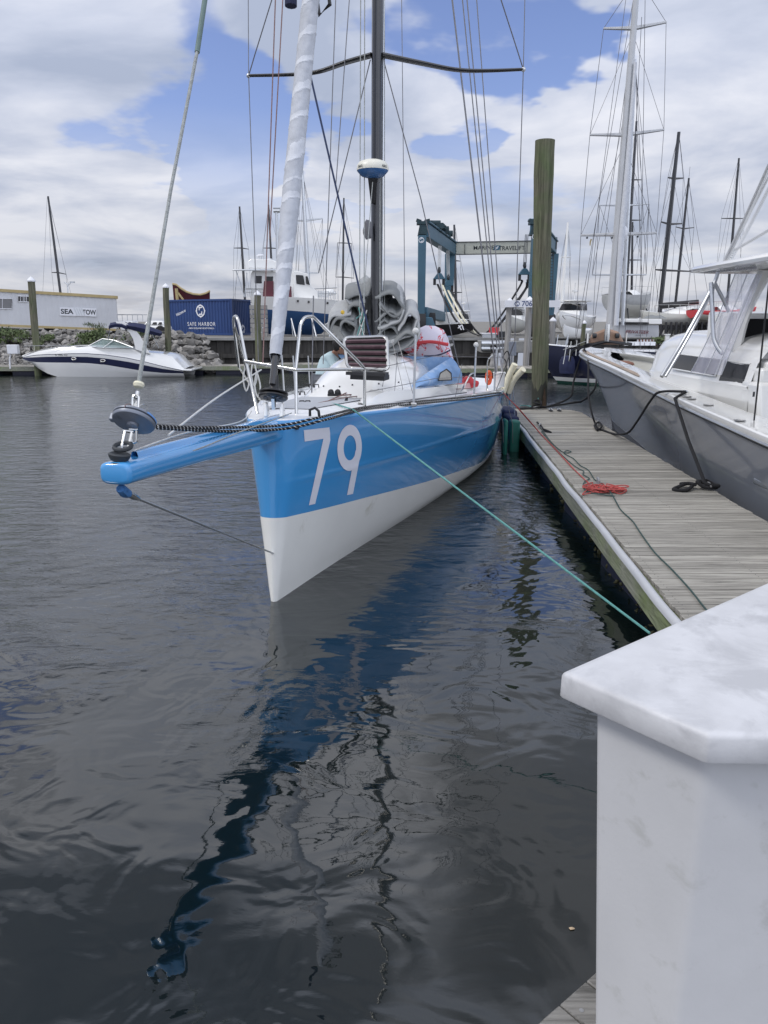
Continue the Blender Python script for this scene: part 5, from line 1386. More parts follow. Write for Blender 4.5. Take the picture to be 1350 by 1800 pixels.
b = MB(); b.bar((x0, WY+.5, GZ-.0), (60, WY+.5, GZ-.0), .4, .12); b.build('cap_beam', M['wall_cap'], t)
# concrete head of the slip, in front of the lift
t = thing('slip_pier', 'grey concrete and timber pier head below the numbered sign', 'pier', tuple(W(900, 620, 42)))
b = MB(); a = W(846, 600, 42.5); c = W(948, 600, 42.5); b.box(((a.x+c.x)/2, 43.2, 1.35), (c.x-a.x, 2.2, .62)); b.build('beam', M['wall_cap'], t, bevel=.03)
b = MB(); b.tube([W(846, 604, 41.9), W(890, 604, 41.9)], .16, 12); b.tube([W(846, 613, 41.9), W(890, 613, 41.9)], .14, 12); b.build('roller_fender', M['alu'], t)
b = MB(); b.tube([W(868, 612, 41.8)+Vector((.16*math.cos(q), 0, .16*math.sin(q))) for q in [2*math.pi*k/12 for k in range(12)]], .05, 8, closed=True); b.build('tyre_fender', M['tyre'], t)
def floating_dock(px0, px1, Y, label, top_py, depth=1.8, skew=0):
    a = Z(px0, top_py, .42); xa = W(px0, 640, Y).x; xb = W(px1, 640, Y).x
    t = thing('floating_dock', label, 'dock', ((xa+xb)/2, Y, .42))
    b = MB(); n = max(2, int((xb-xa)/.16))
    for i in range(n):
        x = xa+(xb-xa)*i/n; b.hull8([(x, Y, .38), (x+.15, Y, .38), (x+.15, Y+depth, .38), (x, Y+depth, .38), (x, Y, .42), (x+.15, Y, .42), (x+.15, Y+depth, .42), (x, Y+depth, .42)])
    b.build('decking', M['plank'], t)
    b = MB(); b.bar((xa, Y-.03, .30), (xb, Y-.03, .30), .05, .2); b.build('side_board', M['plank_y'], t)
    x = xa+.3
    while x < xb-1.2:
        b = MB(); b.box((x+.7, Y+depth/2, .02), (1.3, depth-.1, .44)); b.build('float_tub', M['float'], t); x += 2.0
    return t
floating_dock(-60, 84, 40.0, 'low grey floating dock at the left edge, in front of the cruiser bow', 647)
floating_dock(300, 432, 40.6, 'low grey floating dock right of the cruiser stern in front of the boulders', 644)
floating_dock(432, 620, 42.2, 'floating dock under the bulkhead behind the bow of the blue boat', 644)
floating_dock(800, 1000, 38.5, 'floating dock behind the tall green pile, below the numbered sign', 645, 2.4)

# ---------------- rubble bank
def bank_pt(x, v):
    y = 41.5+3.9*v; return Vector((x, y, .05+(GZ+.35)*v+.15*mnoise.noise(Vector((x*.6, y, 0)))))
rnd = random.Random(11)
b = MB()
for i in range(1500):
    x = rnd.uniform(-30, W(300, 600, 43).x); v = rnd.random(); p = bank_pt(x, v); b.blob(tuple(p), rnd.uniform(.09, .24), 0, 1, .4, (1, .8, .75), i)
tag(b.build('riprap_rubble', M['rock']), 'pale broken rubble heaped along the left shore', 'rubble', kind='stuff')
RL = 'pale grey boulder piled on the shore between the cruiser and the bulkhead'
k = 0
for row in range(6):
    for i in range(19-row):
        v = .02+row*.155; px = 262+i*8.2+row*4+rnd.uniform(-3, 3)-max(0, row-3)*4
        if px > 402-row*10: continue
        x = W(px, 620, 43).x; p = bank_pt(x, v); b = MB()
        r = rnd.uniform(.16, .34); b.blob((p.x, p.y-.3, p.z+.1), r, 0, 2, .42, (rnd.uniform(.9, 1.3), .8, rnd.uniform(.6, .9)), rnd.randint(0, 999))
        o = b.build('boulder', M['rock']); tag(o, RL, 'boulder', 'boulders between the cruiser and the bulkhead'); k += 1
# ---------------- shrubs and weeds
def shrub(px0, px1, py0, py1, Y, n, label, name='shrub', mm='leaf', size=.16, tall=False):
    a = W(px0, py1, Y); c = W(px1, py0, Y); t = thing(name, label, 'shrub', ((a.x+c.x)/2, Y, a.z))
    rn = random.Random(int(px0*7+py0)); b = MB(); cl = []
    for i in range(max(5, n//90)): cl.append((rn.uniform(0, 1), rn.uniform(.1, 1), rn.uniform(.12, .28)))
    for i in range(n):
        u0, v0, s0 = rn.choice(cl); u = u0+rn.gauss(0, s0*.35); v = v0*(.55+.45*math.sin(math.pi*max(0, min(1, u0))))+rn.gauss(0, s0*.4)
        p = Vector((a.x+(c.x-a.x)*u, Y+rn.gauss(0, .45), a.z+(c.z-a.z)*max(-.1, v))); s = size*rn.uniform(.5, 1.1)
        d1 = Vector((rn.gauss(0, 1), rn.gauss(0, 1), rn.gauss(0, 1))).normalized(); d2 = d1.orthogonal().normalized()
        if tall: d1 = Vector((rn.gauss(0, .25), rn.gauss(0, .25), 1)).normalized(); d2 = d1.orthogonal().normalized()*.25
        b.add([p-d1*s*.5, p+d2*s*.3, p+d1*s*.6, p-d2*s*.3], [(0, 1, 2, 3)], 0, False)
    b.build('foliage', M[mm], t, recalc=False)
    b = MB()
    for i in range(6):
        x = rn.uniform(a.x, c.x); b.tube([(x, Y, a.z-.2), (x+rn.uniform(-.2, .2), Y, a.z+(c.z-a.z)*rn.uniform(.4, .8))], .015, 4)
    b.build('stem', M['stem'], t, recalc=False)
    return t
shrub(-15, 44, 576, 608, 44.6, 1700, 'dense green bush on the bank at the left edge below the long trailer')
shrub(75, 104, 590, 606, 44.6, 900, 'small green bush on the rubble just right of the leftmost pile')
shrub(134, 196, 583, 612, 44.4, 1800, 'wide green bush behind the windshield of the cruiser')
shrub(155, 182, 560, 590, 45.2, 500, 'tall thin weeds growing above the wide bush under the trailer sign', 'weeds', 'leaf', .15, True)
shrub(205, 285, 578, 600, 45.3, 1300, 'green bush behind the navy canopy of the cruiser')
shrub(-20, 40, 575, 600, 45.3, 700, 'dry grass tuft beside the dense bush at the left edge', 'grass_tuft', 'dry', .2, True)
shrub(1152, 1172, 592, 604, 44.0, 500, 'small green bush beside the white post behind the grey boat')

# ---------------- piles with white cone caps
CAP = M['sign_white']
def spile(x0, y0, x1, y1, Y, wpx, label, m=None, cap=True):
    r = wpx/2/FPX*Y*1.03
    return pile('capped_pile' if cap else 'pile', label, x0, y0, x1, y1, Y, r*1.0, r*1.0, m or M['pile'], 'piles along the far docks', 14, CAP if cap else None)
spile(68, 660, 55, 494, 39.6, 11.5, 'leftmost green timber pile with a white cone cap, in front of the long trailer')
spile(298, 665, 291.5, 505, 41.0, 10, 'green timber pile with white cap at the left end of the blue container')
spile(455, 665, 452.5, 518, 42.5, 10.5, 'green timber pile with white cap in front of the hauled trawler')
spile(889, 650, 896, 530, 41.0, 9.5, 'grey pile under the left part of the numbered sign', M['pile_grey'])
spile(924, 650, 931, 528, 41.0, 10.5, 'grey pile under the number on the sign', M['pile_grey'])
spile(940, 650, 943, 545, 42.5, 9, 'grey pile half hidden behind the left side of the tall green pile', M['pile_grey'])
spile(969, 645, 972, 564, 41.5, 10, 'grey pile with white cap just right of the tall green pile', M['pile_grey'])
spile(905, 640, 908, 594, 43, 8, 'short dark pile between the two piles of the sign', M['pile_grey'], False)
spile(1022, 625, 1027, 568, 43, 7, 'green pile with white cap in front of the white van-like motor yacht')
spile(867, 645, 869, 622, 38.2, 12, 'stub of a wide grey pile behind the aft rail of the blue boat', M['pile_grey'], False)
# white post right
t = thing('white_post', 'white flat-topped dock post behind the cabin of the grey boat', 'post', tuple(W(1171, 605, 40)))
b = MB(); a = W(1171, 612, 40); c = W(1171, 588, 40); b.box((a.x, 40, (a.z+c.z)/2), (.18, .18, c.z-a.z)); b.build('shaft', M['white_gel'], t); b = MB(); b.box((a.x, 40, c.z), (.24, .24, .06)); b.build('cap', M['white_gel'], t)

# ---------------- emblem: ring with four points and an S-like bar
def emblem(name, c, xdir, r, m, parent, ring=.16, disc=None):
    mt = plane_mtx(c, xdir); b = MB()
    if disc:
        q = MB(); q.add([mt @ Vector((r*1.22*math.cos(2*math.pi*k/28), r*1.22*math.sin(2*math.pi*k/28), -.004)) for k in range(28)], [tuple(range(28))], 0, False); q.build('emblem_disc', disc, parent, recalc=False)
    n = 36; V = []
    for k in range(n):
        a = 2*math.pi*k/n; V += [mt @ Vector((r*math.cos(a), r*math.sin(a), 0)), mt @ Vector((r*(1-ring)*math.cos(a), r*(1-ring)*math.sin(a), 0))]
    b.add(V, [(2*k, 2*k+1, (2*k+3) % (2*n), (2*k+2) % (2*n)) for k in range(n)], 0, False)
    for k in range(4):
        a = math.pi/2*k; p = [(r*1.14*math.cos(a), r*1.14*math.sin(a)), (r*.97*math.cos(a+.14), r*.97*math.sin(a+.14)), (r*.97*math.cos(a-.14), r*.97*math.sin(a-.14))]
        b.add([mt @ Vector((x, y, .001)) for x, y in p], [(0, 1, 2)], 0, False)
    # S band: two arcs
    for sg in (1, -1):
        V = []; nn = 10
        for k in range(nn+1):
            a = math.pi*(.28+.92*k/nn); cx, cy = 0, .27*r*sg
            for rr in (.38*r, .18*r):
                x, y = cx+rr*math.cos(a)*sg, cy+rr*math.sin(a)*sg; V.append(mt @ Vector((x, y, .002)))
        b.add(V, [(2*k, 2*k+1, 2*k+3, 2*k+2) for k in range(nn)], 0, False)
    for sg in (1, -1):
        p = [(.12*sg, .62), (.55*sg, .72), (.30*sg, .42)]; 
        for s2 in (1, -1): b.add([mt @ Vector((x*r*s2, y*r*s2, .0015)) for x, y in p[:]], [(0, 1, 2)], 0, False)
    return b.build(name, m, parent, recalc=False)

# ---------------- office trailer
def corr(b, A, B, z0a, z0b, z1a, z1b, pitch, depth, out, prof=(0, .5, .62, .88), mi=0):
    """corrugated wall between ground points A and B"""
    L = (B-A).length; n = int(L/pitch); rows = [[], []]
    for i in range(n+1):
        for f, d in ((0, 0), (.35, 0), (.5, 1), (.85, 1)):
            u = (i+f)/n
            if u > 1: u = 1; 
            p = A.lerp(B, u)+out*(depth*d)
            rows[0].append((p.x, p.y, z0a+(z0b-z0a)*u)); rows[1].append((p.x, p.y, z1a+(z1b-z1a)*u))
    b.grid(rows, mi=mi, sm=False)
def office_trailer():
    TL, TR = W(-80, 505.5, 55.0), W(204, 522.5, 59); BL, BR = W(-80, 569, 55.0), W(202, 580, 59)
    t = thing('office_trailer', 'long light grey office trailer with tan trim and a tow company sign', 'trailer', tuple(BR))
    A = Vector((TL.x, TL.y, 0)); B = Vector((TR.x, TR.y, 0)); d = (B-A).normalized(); nb = Vector((-d.y, d.x, 0)); fr = -nb
    b = MB(); corr(b, A, B, BL.z, BR.z, TL.z, TR.z, .42, .025, fr)
    E = B+nb*3.0; corr(b, B, E, BR.z, BR.z, TR.z, TR.z, .42, .02, d)
    b.add([(A.x, A.y, TL.z), (B.x, B.y, TR.z), (E.x, E.y, TR.z), (A.x+nb.x*3, A.y+nb.y*3, TL.z)], [(0, 1, 2, 3)], 0, False); b.build('siding', M['trailer'], t)
    for nm, za, zb, h in (('roof_trim', TL.z, TR.z, .20), ('bottom_trim', BL.z, BR.z, .16)):
        b = MB(); b.bar(A+fr*.06+Vector((0, 0, za)), B+fr*.06+d*.05+Vector((0, 0, zb)), .10, h); b.bar(B+d*.08+Vector((0, 0, zb)), E+d*.08+Vector((0, 0, zb)), .10, h); b.build(nm, M['tan'], t)
    def wall_pt(px, py):
        r = ray(px, py); k = (A-Vector((0, 0, EYE))).dot(fr)/r.dot(fr); return Vector((0, 0, EYE))+r*k
    for (x0, x1, y0, y1) in ((-8, 21, 524.5, 542.5), (32, 51.5, 520.5, 530.5)):
        w = []
        for x, y in ((x0, y1+.0), (x1, y1+.6), (x1, y0+.6), (x0, y0)): w.append(wall_pt(x, y)+fr*.05)
        q = MB(); q.tube([p+fr*.01 for p in w], .035, 4, closed=True); f = q.build('window', M['sign_white'], t); q = MB(); q.add(w, [(0, 1, 2, 3)], 0, False); q.build('pane', M['dark_glass'] if x0 > 20 else mat('dusty_pane', (.16, .16, .165), .3, 0, .1, 3), f)
        if x0 > 20:
            for kx in (.22, .45, .6, .75):
                q = MB(); q.tube([w[0].lerp(w[1], kx)+fr*.02, w[3].lerp(w[2], kx)+fr*.02], .02, 4); q.build('window_bar', M['sign_white'], f)
        else:
            q = MB(); q.tube([w[0].lerp(w[1], .42)+fr*.02, w[3].lerp(w[2], .42)+fr*.02], .02, 4); q.build('window_bar', M['sign_white'], f)
    s0, s1, s2, s3 = wall_pt(105, 554.5), wall_pt(169.5, 556.5), wall_pt(169.5, 542), wall_pt(105, 540)
    q = MB(); q.hull8([p+fr*.04 for p in (s0, s1, s2, s3)]+[p+fr*.10 for p in (s0, s1, s2, s3)]); sg = q.build('sign_board', M['sign_white'], t)
    cw = (s1-s0).length; cen = (s0+s2)/2; xd = (s1-s0)
    for txt, off, w in (('SEA', -.30, .34), ('TOW', .30, .38)):
        put_text('lettering', txt, plane_mtx(cen+xd*off+fr*.104+Vector((0, 0, .0)), xd), M['text_dark'], sg, width=cw*w, height=.36, bold=.03)
    q = MB(); mt = plane_mtx(cen+xd*.02+fr*.105, xd); h = .55
    for k in range(4):
        x0 = -.38+k*.17; q.add([mt @ Vector(v) for v in ((x0, .26, 0), (x0+.12, .26, 0), (x0+.30, -.26, 0), (x0+.18, -.26, 0))], [(0, 1, 2, 3)], 0, False)
    q.build('stripe_mark', M['alu'], sg, recalc=False)
    # dark undercarriage
    b = MB(); b.bar(A+nb*.6+Vector((0, 0, BL.z-.35)), B+nb*.6+Vector((0, 0, BR.z-.35)), .5, .35); b.build('chassis', M['black'], t)
    for k in (.55, .62):
        b = MB(); c = A.lerp(B, k)+nb*.3; b.tube([Vector((c.x, c.y, GZ+.4)), Vector((c.x, c.y, GZ+.4))+nb*.3], .42, 16); b.build('wheel', M['tyre'], t)
office_trailer()

# ---------------- blue shipping container
def container():
    c0 = W(409, 589.5, 53.5); a0 = W(299, 586.5, 56.6); e0 = W(441, 588, 56.4)
    zt = W(409, 525, 53.5).z; zb = c0.z
    t = thing('shipping_container', 'blue corrugated shipping container with white harbor lettering on the bulkhead', 'container', tuple(c0))
    A = Vector((a0.x, a0.y, 0)); B = Vector((c0.x, c0.y, 0)); E = Vector((e0.x, e0.y, 0))
    d = (B-A).normalized(); fr = Vector((d.y, -d.x, 0)); d2 = (E-B).normalized(); fr2 = Vector((d2.y, -d2.x, 0))
    b = MB(); corr(b, A, B, zb+.1, zb+.1, zt-.08, zt-.08, .27, -.05, fr); b.build('long_side', M['cont_blue'], t)
    b = MB(); corr(b, B, E, zb+.1, zb+.1, zt-.08, zt-.08, .27, -.05, fr2); b.build('end_side', M['cont_blue'], t)
    D = A+(E-B)
    b = MB(); b.add([(p.x, p.y, zt-.05) for p in (A, B, E, D)], [(0, 1, 2, 3)], 0, False); b.build('roof', M['cont_blue'], t)
    b = MB()
    for P, Q in ((A, B), (B, E)):
        b.bar(P+Vector((0, 0, zt-.06)), Q+Vector((0, 0, zt-.06)), .10, .12); b.bar(P+Vector((0, 0, zb+.07)), Q+Vector((0, 0, zb+.07)), .10, .14)
    for P in (A, B, E): b.bar(P+Vector((0, 0, zb+.01)), P+Vector((0, 0, zt)), .14, .14)
    b.build('frame', M['cont_blue'], t)
    def wp(px, py):
        r = ray(px, py); k = (A-Vector((0, 0, EYE))).dot(fr)/r.dot(fr); return Vector((0, 0, EYE))+r*k+fr*.008
    m = lambda px, py: plane_mtx(wp(px, py), d)
    ppm = FPX/54/1.02
    put_text('lettering', 'SAFE HARBOR', m(354, 569.5), M['text_white'], t, width=62/ppm*1.04, height=6.3/ppm, bold=.004, spacing=1.25)
    put_text('lettering', '- NEW ENGLAND BOATWORKS -', m(354, 577), M['text_white'], t, width=59/ppm*1.04, height=2.6/ppm, bold=.015)
    mt = m(318, 549.5) @ Matrix.Rotation(R(20), 4, 'Z'); put_text('lettering', 'Welcome to', mt, M['text_white'], t, width=24/ppm, height=5.0/ppm, bold=.015, shear=.3)
    emblem('emblem', wp(352.5, 546.5), d, 10.2/ppm, M['text_white'], t, .22)
    def wp2(px, py):
        r = ray(px, py); k = (B-Vector((0, 0, EYE))).dot(fr2)/r.dot(fr2); return Vector((0, 0, EYE))+r*k+fr2*.008
    emblem('emblem', wp2(427, 579), d2, 7.5/ppm, M['text_white'], t, .22)
    return t
container()

# ---------------- generic hulls (local x towards the bow)
def hull_loft(b, Mx, L, B, zk, zd, sheer=.25, rake=.12, transom=.75, n=18, band=None, deck=0, full=.65, zband=None):
    """zk keel height, zd deck height amidships; band: (z1, z2, material) split heights"""
    lev = [0, .12, .28, .42, .55, .68, .8, .9, 1.0] if not zband else [k/32 for k in range(33)]
    for side in (1, -1):
        rows = []
        for i in range(n+1):
            u = i/n; x = -L/2+L*u
            hb = B/2*(transom+(1-transom)*math.sin(min(1, u/.45)*math.pi/2)) if u < .45 else B/2*(1-((u-.45)/.55)**2.4)
            zt = zd+sheer*((u-.35)/.65)**2 if u > .35 else zd+sheer*.3*((.35-u)/.35)**2
            zb = zk+(zd-zk)*(max(0, (u-.75)/.25)**2*.75)+(zd-zk)*.25*max(0, (.25-u)/.25)
            row = []
            for j, l in enumerate(lev):
                z = zb+(zt-zb)*l; w = hb*(math.sin(min(1, l*1.25+.02)*math.pi/2))**(full if u < .7 else full+(u-.7)*2.2)
                row.append(Mx @ Vector((x+rake*L*.12*l*max(0, (u-.6)/.4), w*side if i < n else max(.0, w*side*.0), z)))
            rows.append(row)
        b.grid(rows, mf=(lambda i, j: next(m_ for zm, m_ in zband if (rows[i][j].z+rows[i+1][j+1].z)/2 < zm)) if zband else (lambda i, j: band[j] if band else 0))
    # deck and transom
    tops = []; 
    for i in range(n+1):
        u = i/n; x = -L/2+L*u
        hb = B/2*(transom+(1-transom)*math.sin(min(1, u/.45)*math.pi/2)) if u < .45 else B/2*(1-((u-.45)/.55)**2.4)
        zt = zd+sheer*((u-.35)/.65)**2 if u > .35 else zd+sheer*.3*((.35-u)/.35)**2
        hb = max(.02, hb); xx = x+rake*L*.12*max(0, (u-.6)/.4); tops.append([Mx @ Vector((xx, hb*k*.995, zt+.06*(1-k*k)-.01)) for k in (-1, -.5, 0, .5, 1)])
    b.grid(tops, mi=deck)
    zt = zd+sheer*.3; zb = zk+(zd-zk)*.25; hb = B/2*transom
    b.grid([[Mx @ Vector((-L/2, k*hb*(math.sin(min(1, l*1.25+.02)*math.pi/2))**full, zb+(zt-zb)*l)) for k in (-1, -.5, 0, .5, 1)] for l in (0, .25, .5, .75, 1)], mi=0, sm=False)
def mast_set(parent, Y, base, top, r, m, spreaders=(), boom=None, stays=(), wr=.012):
    a = W(base[0], base[1], Y); c = W(top[0], top[1], Y)
    b = MB(); b.tube([a, a.lerp(c, .5), c], [r, r, r*.7], 8); mt = b.build('mast', m, parent)
    prev = []
    for (y, xl, xr, dyl, dyr) in spreaders:
        k = (base[1]-y)/(base[1]-top[1]); x = base[0]+(top[0]-base[0])*k; p = W(x, y, Y)
        for xx, dy in ((xl, dyl), (xr, dyr)):
            if xx is None: continue
            b = MB(); b.tube([p, W(xx, y+dy, Y+.3)], [r*.5, r*.28], 6); b.build('spreader', m, mt)
        prev.append((W(xl, y+dyl, Y+.3) if xl else None, W(xr, y+dyr, Y+.3) if xr else None))
    # shrouds: run the tips down to the deck and up to the masthead
    for s_ in (0, 1):
        P = [c]+[q[s_] for q in reversed(prev) if q[s_] is not None]
        if len(P) > 1:
            P.append(P[-1].lerp(a+(P[-1]-a)*.7, 1)*1.0 if False else Vector((P[-1].x*.97+a.x*.03, P[-1].y, a.z)))
            b = MB(); b.tube(P, wr, 4); b.build('shroud', M['wire'], parent)
        pts = [a.lerp(c, (base[1]-q[0])/(base[1]-top[1])) for q in spreaders]
        for i in range(len(pts)-1):
            q = prev[i][s_]
            if q is not None: b = MB(); b.tube([q, pts[i+1]], wr*.8, 4); b.build('shroud', M['wire'], parent)
        if pts and prev[-1][s_] is not None: b = MB(); b.tube([prev[-1][s_], c], wr*.8, 4); b.build('shroud', M['wire'], parent)
    for (x0, y0, x1, y1) in stays:
        b = MB(); b.tube([W(x0, y0, Y), W(x1, y1, Y)], wr, 4); b.build('stay', M['wire'], parent)
    if boom:
        b = MB(); b.tube([W(boom[0], boom[1], Y), W(boom[2], boom[3], Y-.5)], [boom[4], boom[4]*.8], 8); b.build('boom', M['black'] if m is M['carbon'] else M['alu'], parent)
    return mt
def yard_yacht(name, label, px, Y, L, B, rz, zk, zd, cols, mast=None, cat='sailboat', cabin=True, keel=True, stands=True, mcol=None, group=None):
    x = W(px, 580, Y).x
    t = thing(name, label, cat, (x, Y, GZ), group); Mx = Matrix.Translation((x, Y, 0)) @ Matrix.Rotation(rz, 4, 'Z')
    b = MB(); hull_loft(b, Mx, L, B, zk, zd, band=[1, 1, 1, 1, 0, 0, 0, 0]); b.build('hull', cols, t, angle=50)
    if keel:
        b = MB(); pr = [(-.9, zk+.3), (.9, zk+.3), (.6, GZ+.12), (-.5, GZ+.12)]
        P = [Mx @ Vector((x_, -.12, z_)) for x_, z_ in pr]+[Mx @ Vector((x_, .12, z_)) for x_, z_ in pr]; b.hull8(P); b.build('keel', cols[1], t)
    if cabin:
        b = MB(); rows = []
        for i in range(9):
            u = i/8; xx = -L*.12+L*.38*u; h = .38*math.sin(math.pi*min(1, .15+u))**.5 if u < .9 else .02
            rows.append([Mx @ Vector((xx, B*.28*k*(1-.4*u), zd+.03+h*(1-abs(k)**4))) for k in (-1, -.9, -.5, 0, .5, .9, 1)])
        b.grid(rows); b.build('cabin', M['white_gel'], t)
    if stands:
        for xx in (-L*.28, L*.22):
            for s_ in (1, -1):
                b = MB(); b.tube([Mx @ Vector((xx, B*.52*s_, GZ)), Mx @ Vector((xx, B*.36*s_, zk+(zd-zk)*.4))], .05, 6); b.build('stand', M['dark_steel'], t)
    for s_ in (1, -1):
        b = MB(); b.tube([Mx @ Vector((xx, B*.47*s_, zd+.6)) for xx in (-L*.45, 0, L*.3)], .012, 4)
        for xx in (-L*.45, -L*.2, 0, L*.15, L*.3): b.tube([Mx @ Vector((xx, B*.47*s_, zd)), Mx @ Vector((xx, B*.47*s_, zd+.6))], .015, 5)
        b.build('rail', M['steel'], t)
    if mast: mast_set(t, *mast)
    return t
W_ = lambda: [M['white_gel'], M['bottom_blue']]
# masts rising behind the trailer, the container and the trawler
yard_yacht('hauled_sailboat', 'sailboat hauled out behind the long trailer, only its dark raked mast showing', 108, 78, 10, 3.0, R(80), 2.3, 3.2, [M['white_gel'], M['navy']],
           (78, (112, 560), (84.5, 345), .13, M['carbon'], [(479, 91, 116, 0, 3)], None, [(83, 347, 73, 560), (84, 347, 135, 560)]))
yard_yacht('hauled_sailboat', 'sailboat hauled out behind the blue container with a thin dark mast', 430, 75, 10, 3.0, R(82), 2.3, 3.2, [M['white_gel'], M['navy']],
           (75, (433, 570), (421, 363), .12, M['carbon'], [(530, 410, 442, 0, 2), (436, 411, 437, 0, 2)], None, [(421, 364, 412, 560)]))
yard_yacht('hauled_sailboat', 'sailboat hauled out behind the trawler wheelhouse with a brown mast', 478, 80, 10, 3.0, R(85), 2.3, 3.2, [M['white_gel'], M['navy']],
           (80, (482, 560), (472, 360), .12, M['carbon'], [(436, 463, 490, 0, 1)], None, [(472, 362, 445, 560)]))
yard_yacht('hauled_sailboat', 'sailboat hauled out beyond the trawler bow with a silver mast and wide spreader', 545, 76, 10, 3.0, R(80), 2.3, 3.2, [M['white_gel'], M['navy']],
           (76, (545, 560), (531, 300), .20, M['alu'], [(388, 522, 567, 0, -4), (480, 520, 560, 0, 0)], None, [(531, 302, 590, 560), (533, 330, 520, 560), (531, 300, 575, 540)]))
yard_yacht('hauled_sailboat', 'sailboat hauled out left of the sail bundle with a slim dark mast', 602, 74, 10, 3.0, R(95), 2.3, 3.2, [M['white_gel'], M['navy']],
           (74, (602, 560), (604.5, 348), .10, M['carbon'], [(427, 593, 618, 0, 1), (487, 590, 622, 0, 2)], None, [(604, 350, 622, 440), (604, 350, 584, 560)]))
yard_yacht('hauled_sailboat', 'sailboat hauled out behind the blue travel lift with one slim black mast', 800, 72, 9, 2.6, R(85), 2.0, 2.75, [M['white_gel'], M['navy']],
           (72, (802.5, 575), (798.5, 395), .13, M['carbon'], [(514, 792, 812, 0, 0), (458, 793, 809, 0, 1)], None, [(800, 398, 829, 570)]))
# light pole
t = thing('yard_lamp', 'thin yard lamp post above the long trailer', 'lamp post', tuple(W(120, 570, 70)))
b = MB(); b.tube([W(121, 570, 70), W(119, 500, 70), W(113, 496, 70)], .05, 6); b.build('post', M['alu'], t); b = MB(); b.tube([W(119, 501, 70), W(124, 498, 70)], .04, 6); b.build('arm', M['alu'], t)
b = MB(); b.box(tuple(W(127, 496, 70)), (.4, .25, .12)); b.build('lamp_head', M['alu'], t)
# maroon boat with a swept sheer behind the container
def maroon_boat():
    t = thing('maroon_boat', 'dark maroon boat with swept curved sheer standing behind the blue container', 'boat', tuple(W(335, 580, 61)))
    top = [(303, 499.5), (310, 501), (318, 507.5), (328, 513.5), (340, 517.5), (352, 518.5), (362, 516), (369, 512)]
    b = MB(); rows = []
    for x, y in top: rows.append([W(x+(4 if x < 305 else 0), 545, 60), W(x, y, 59.5), W(x, y, 61.5), W(x+(4 if x < 305 else 0), 545, 61)])
    b.grid(rows); b.build('hull', M['maroon'], t, angle=30)
    b = MB(); b.tube([W(x, y, 59.4) for x, y in top], .05, 6); b.tube([W(x, y-1, 61.5) for x, y in top], .06, 6); b.tube([W(310, 507, 59.3), W(312, 527, 59.3)], .12, 6); b.tube([W(313, 515, 59.3), W(322, 527, 59.3)], .08, 6); b.build('sheer_trim', M['tan'], t)
maroon_boat()

# ---------------- vehicles glimpsed behind the cruiser
def vehicle(name, label, x0, x1, ytop, ybot, Y, m, cat, rack=False):
    a = W(x0, ybot, Y); c = W(x1, ytop, Y); L = c.x-a.x; t = thing(name, label, cat, ((a.x+c.x)/2, Y, GZ))
    z0 = GZ+.25; z1 = z0+.45; z2 = max(c.z, z1+.3)
    b = MB(); b.hull8([(a.x, Y-.9, z0), (c.x, Y-.9, z0), (c.x, Y+.9, z0), (a.x, Y+.9, z0), (a.x+.05, Y-.88, z1), (c.x-.05, Y-.88, z1), (c.x-.05, Y+.88, z1), (a.x+.05, Y+.88, z1)]); b.build('body', m, t, bevel=.12)
    b = MB(); b.hull8([(a.x+L*.12, Y-.82, z1-.02), (c.x-L*.05, Y-.82, z1-.02), (c.x-L*.05, Y+.82, z1-.02), (a.x+L*.12, Y+.82, z1-.02), (a.x+L*.25, Y-.68, z2), (c.x-L*.12, Y-.68, z2), (c.x-L*.12, Y+.68, z2), (a.x+L*.25, Y+.68, z2)]); cb = b.build('cabin', m, t, bevel=.08)
    for u0, u1 in ((.22, .42), (.47, .66), (.70, .86)):
        b = MB(); xx0, xx1 = a.x+L*u0, a.x+L*u1; b.hull8([(xx0, Y-.85, z1+.05), (xx1, Y-.85, z1+.05), (xx1, Y-.70, z1+.05), (xx0, Y-.70, z1+.05), (xx0+.08, Y-.74, z2-.10), (xx1-.03, Y-.74, z2-.10), (xx1-.03, Y-.6, z2-.10), (xx0+.08, Y-.6, z2-.10)]); b.build('window', M['dark_glass'], t)
    for u in (.2, .8):
        b = MB(); b.tube([(a.x+L*u, Y-.95, GZ+.34), (a.x+L*u, Y-.70, GZ+.34)], .34, 16); b.build('wheel', M['tyre'], t)
    if rack:
        b = MB(); zz = z2+.1
        for y_ in (Y-.6, Y+.6): b.tube([(a.x, y_, zz+.35), (c.x+.6, y_, zz+.35)], .03, 5)
        for k in range(7): xx = a.x+(c.x+.6-a.x)*k/6; b.tube([(xx, Y-.6, zz-.1), (xx, Y-.6, zz+.35)], .025, 5)
        b.build('ladder_rack', M['alu'], t); b = MB(); b.box((a.x-.0, Y-.5, zz+.25), (.35, .3, .3)); b.build('amber_beacon', mat('amber_plastic', (.45, .28, .06), .5, 0, .1, 3), t)
    return t
vehicle('work_truck', 'white work truck with ladder rack behind the navy canopy of the cruiser', 204, 242, 569, 585, 60, M['white_gel'], 'truck', True)
vehicle('parked_car', 'white parked car just left of the blue container', 254, 297, 566, 588, 52, M['white_gel'], 'car')

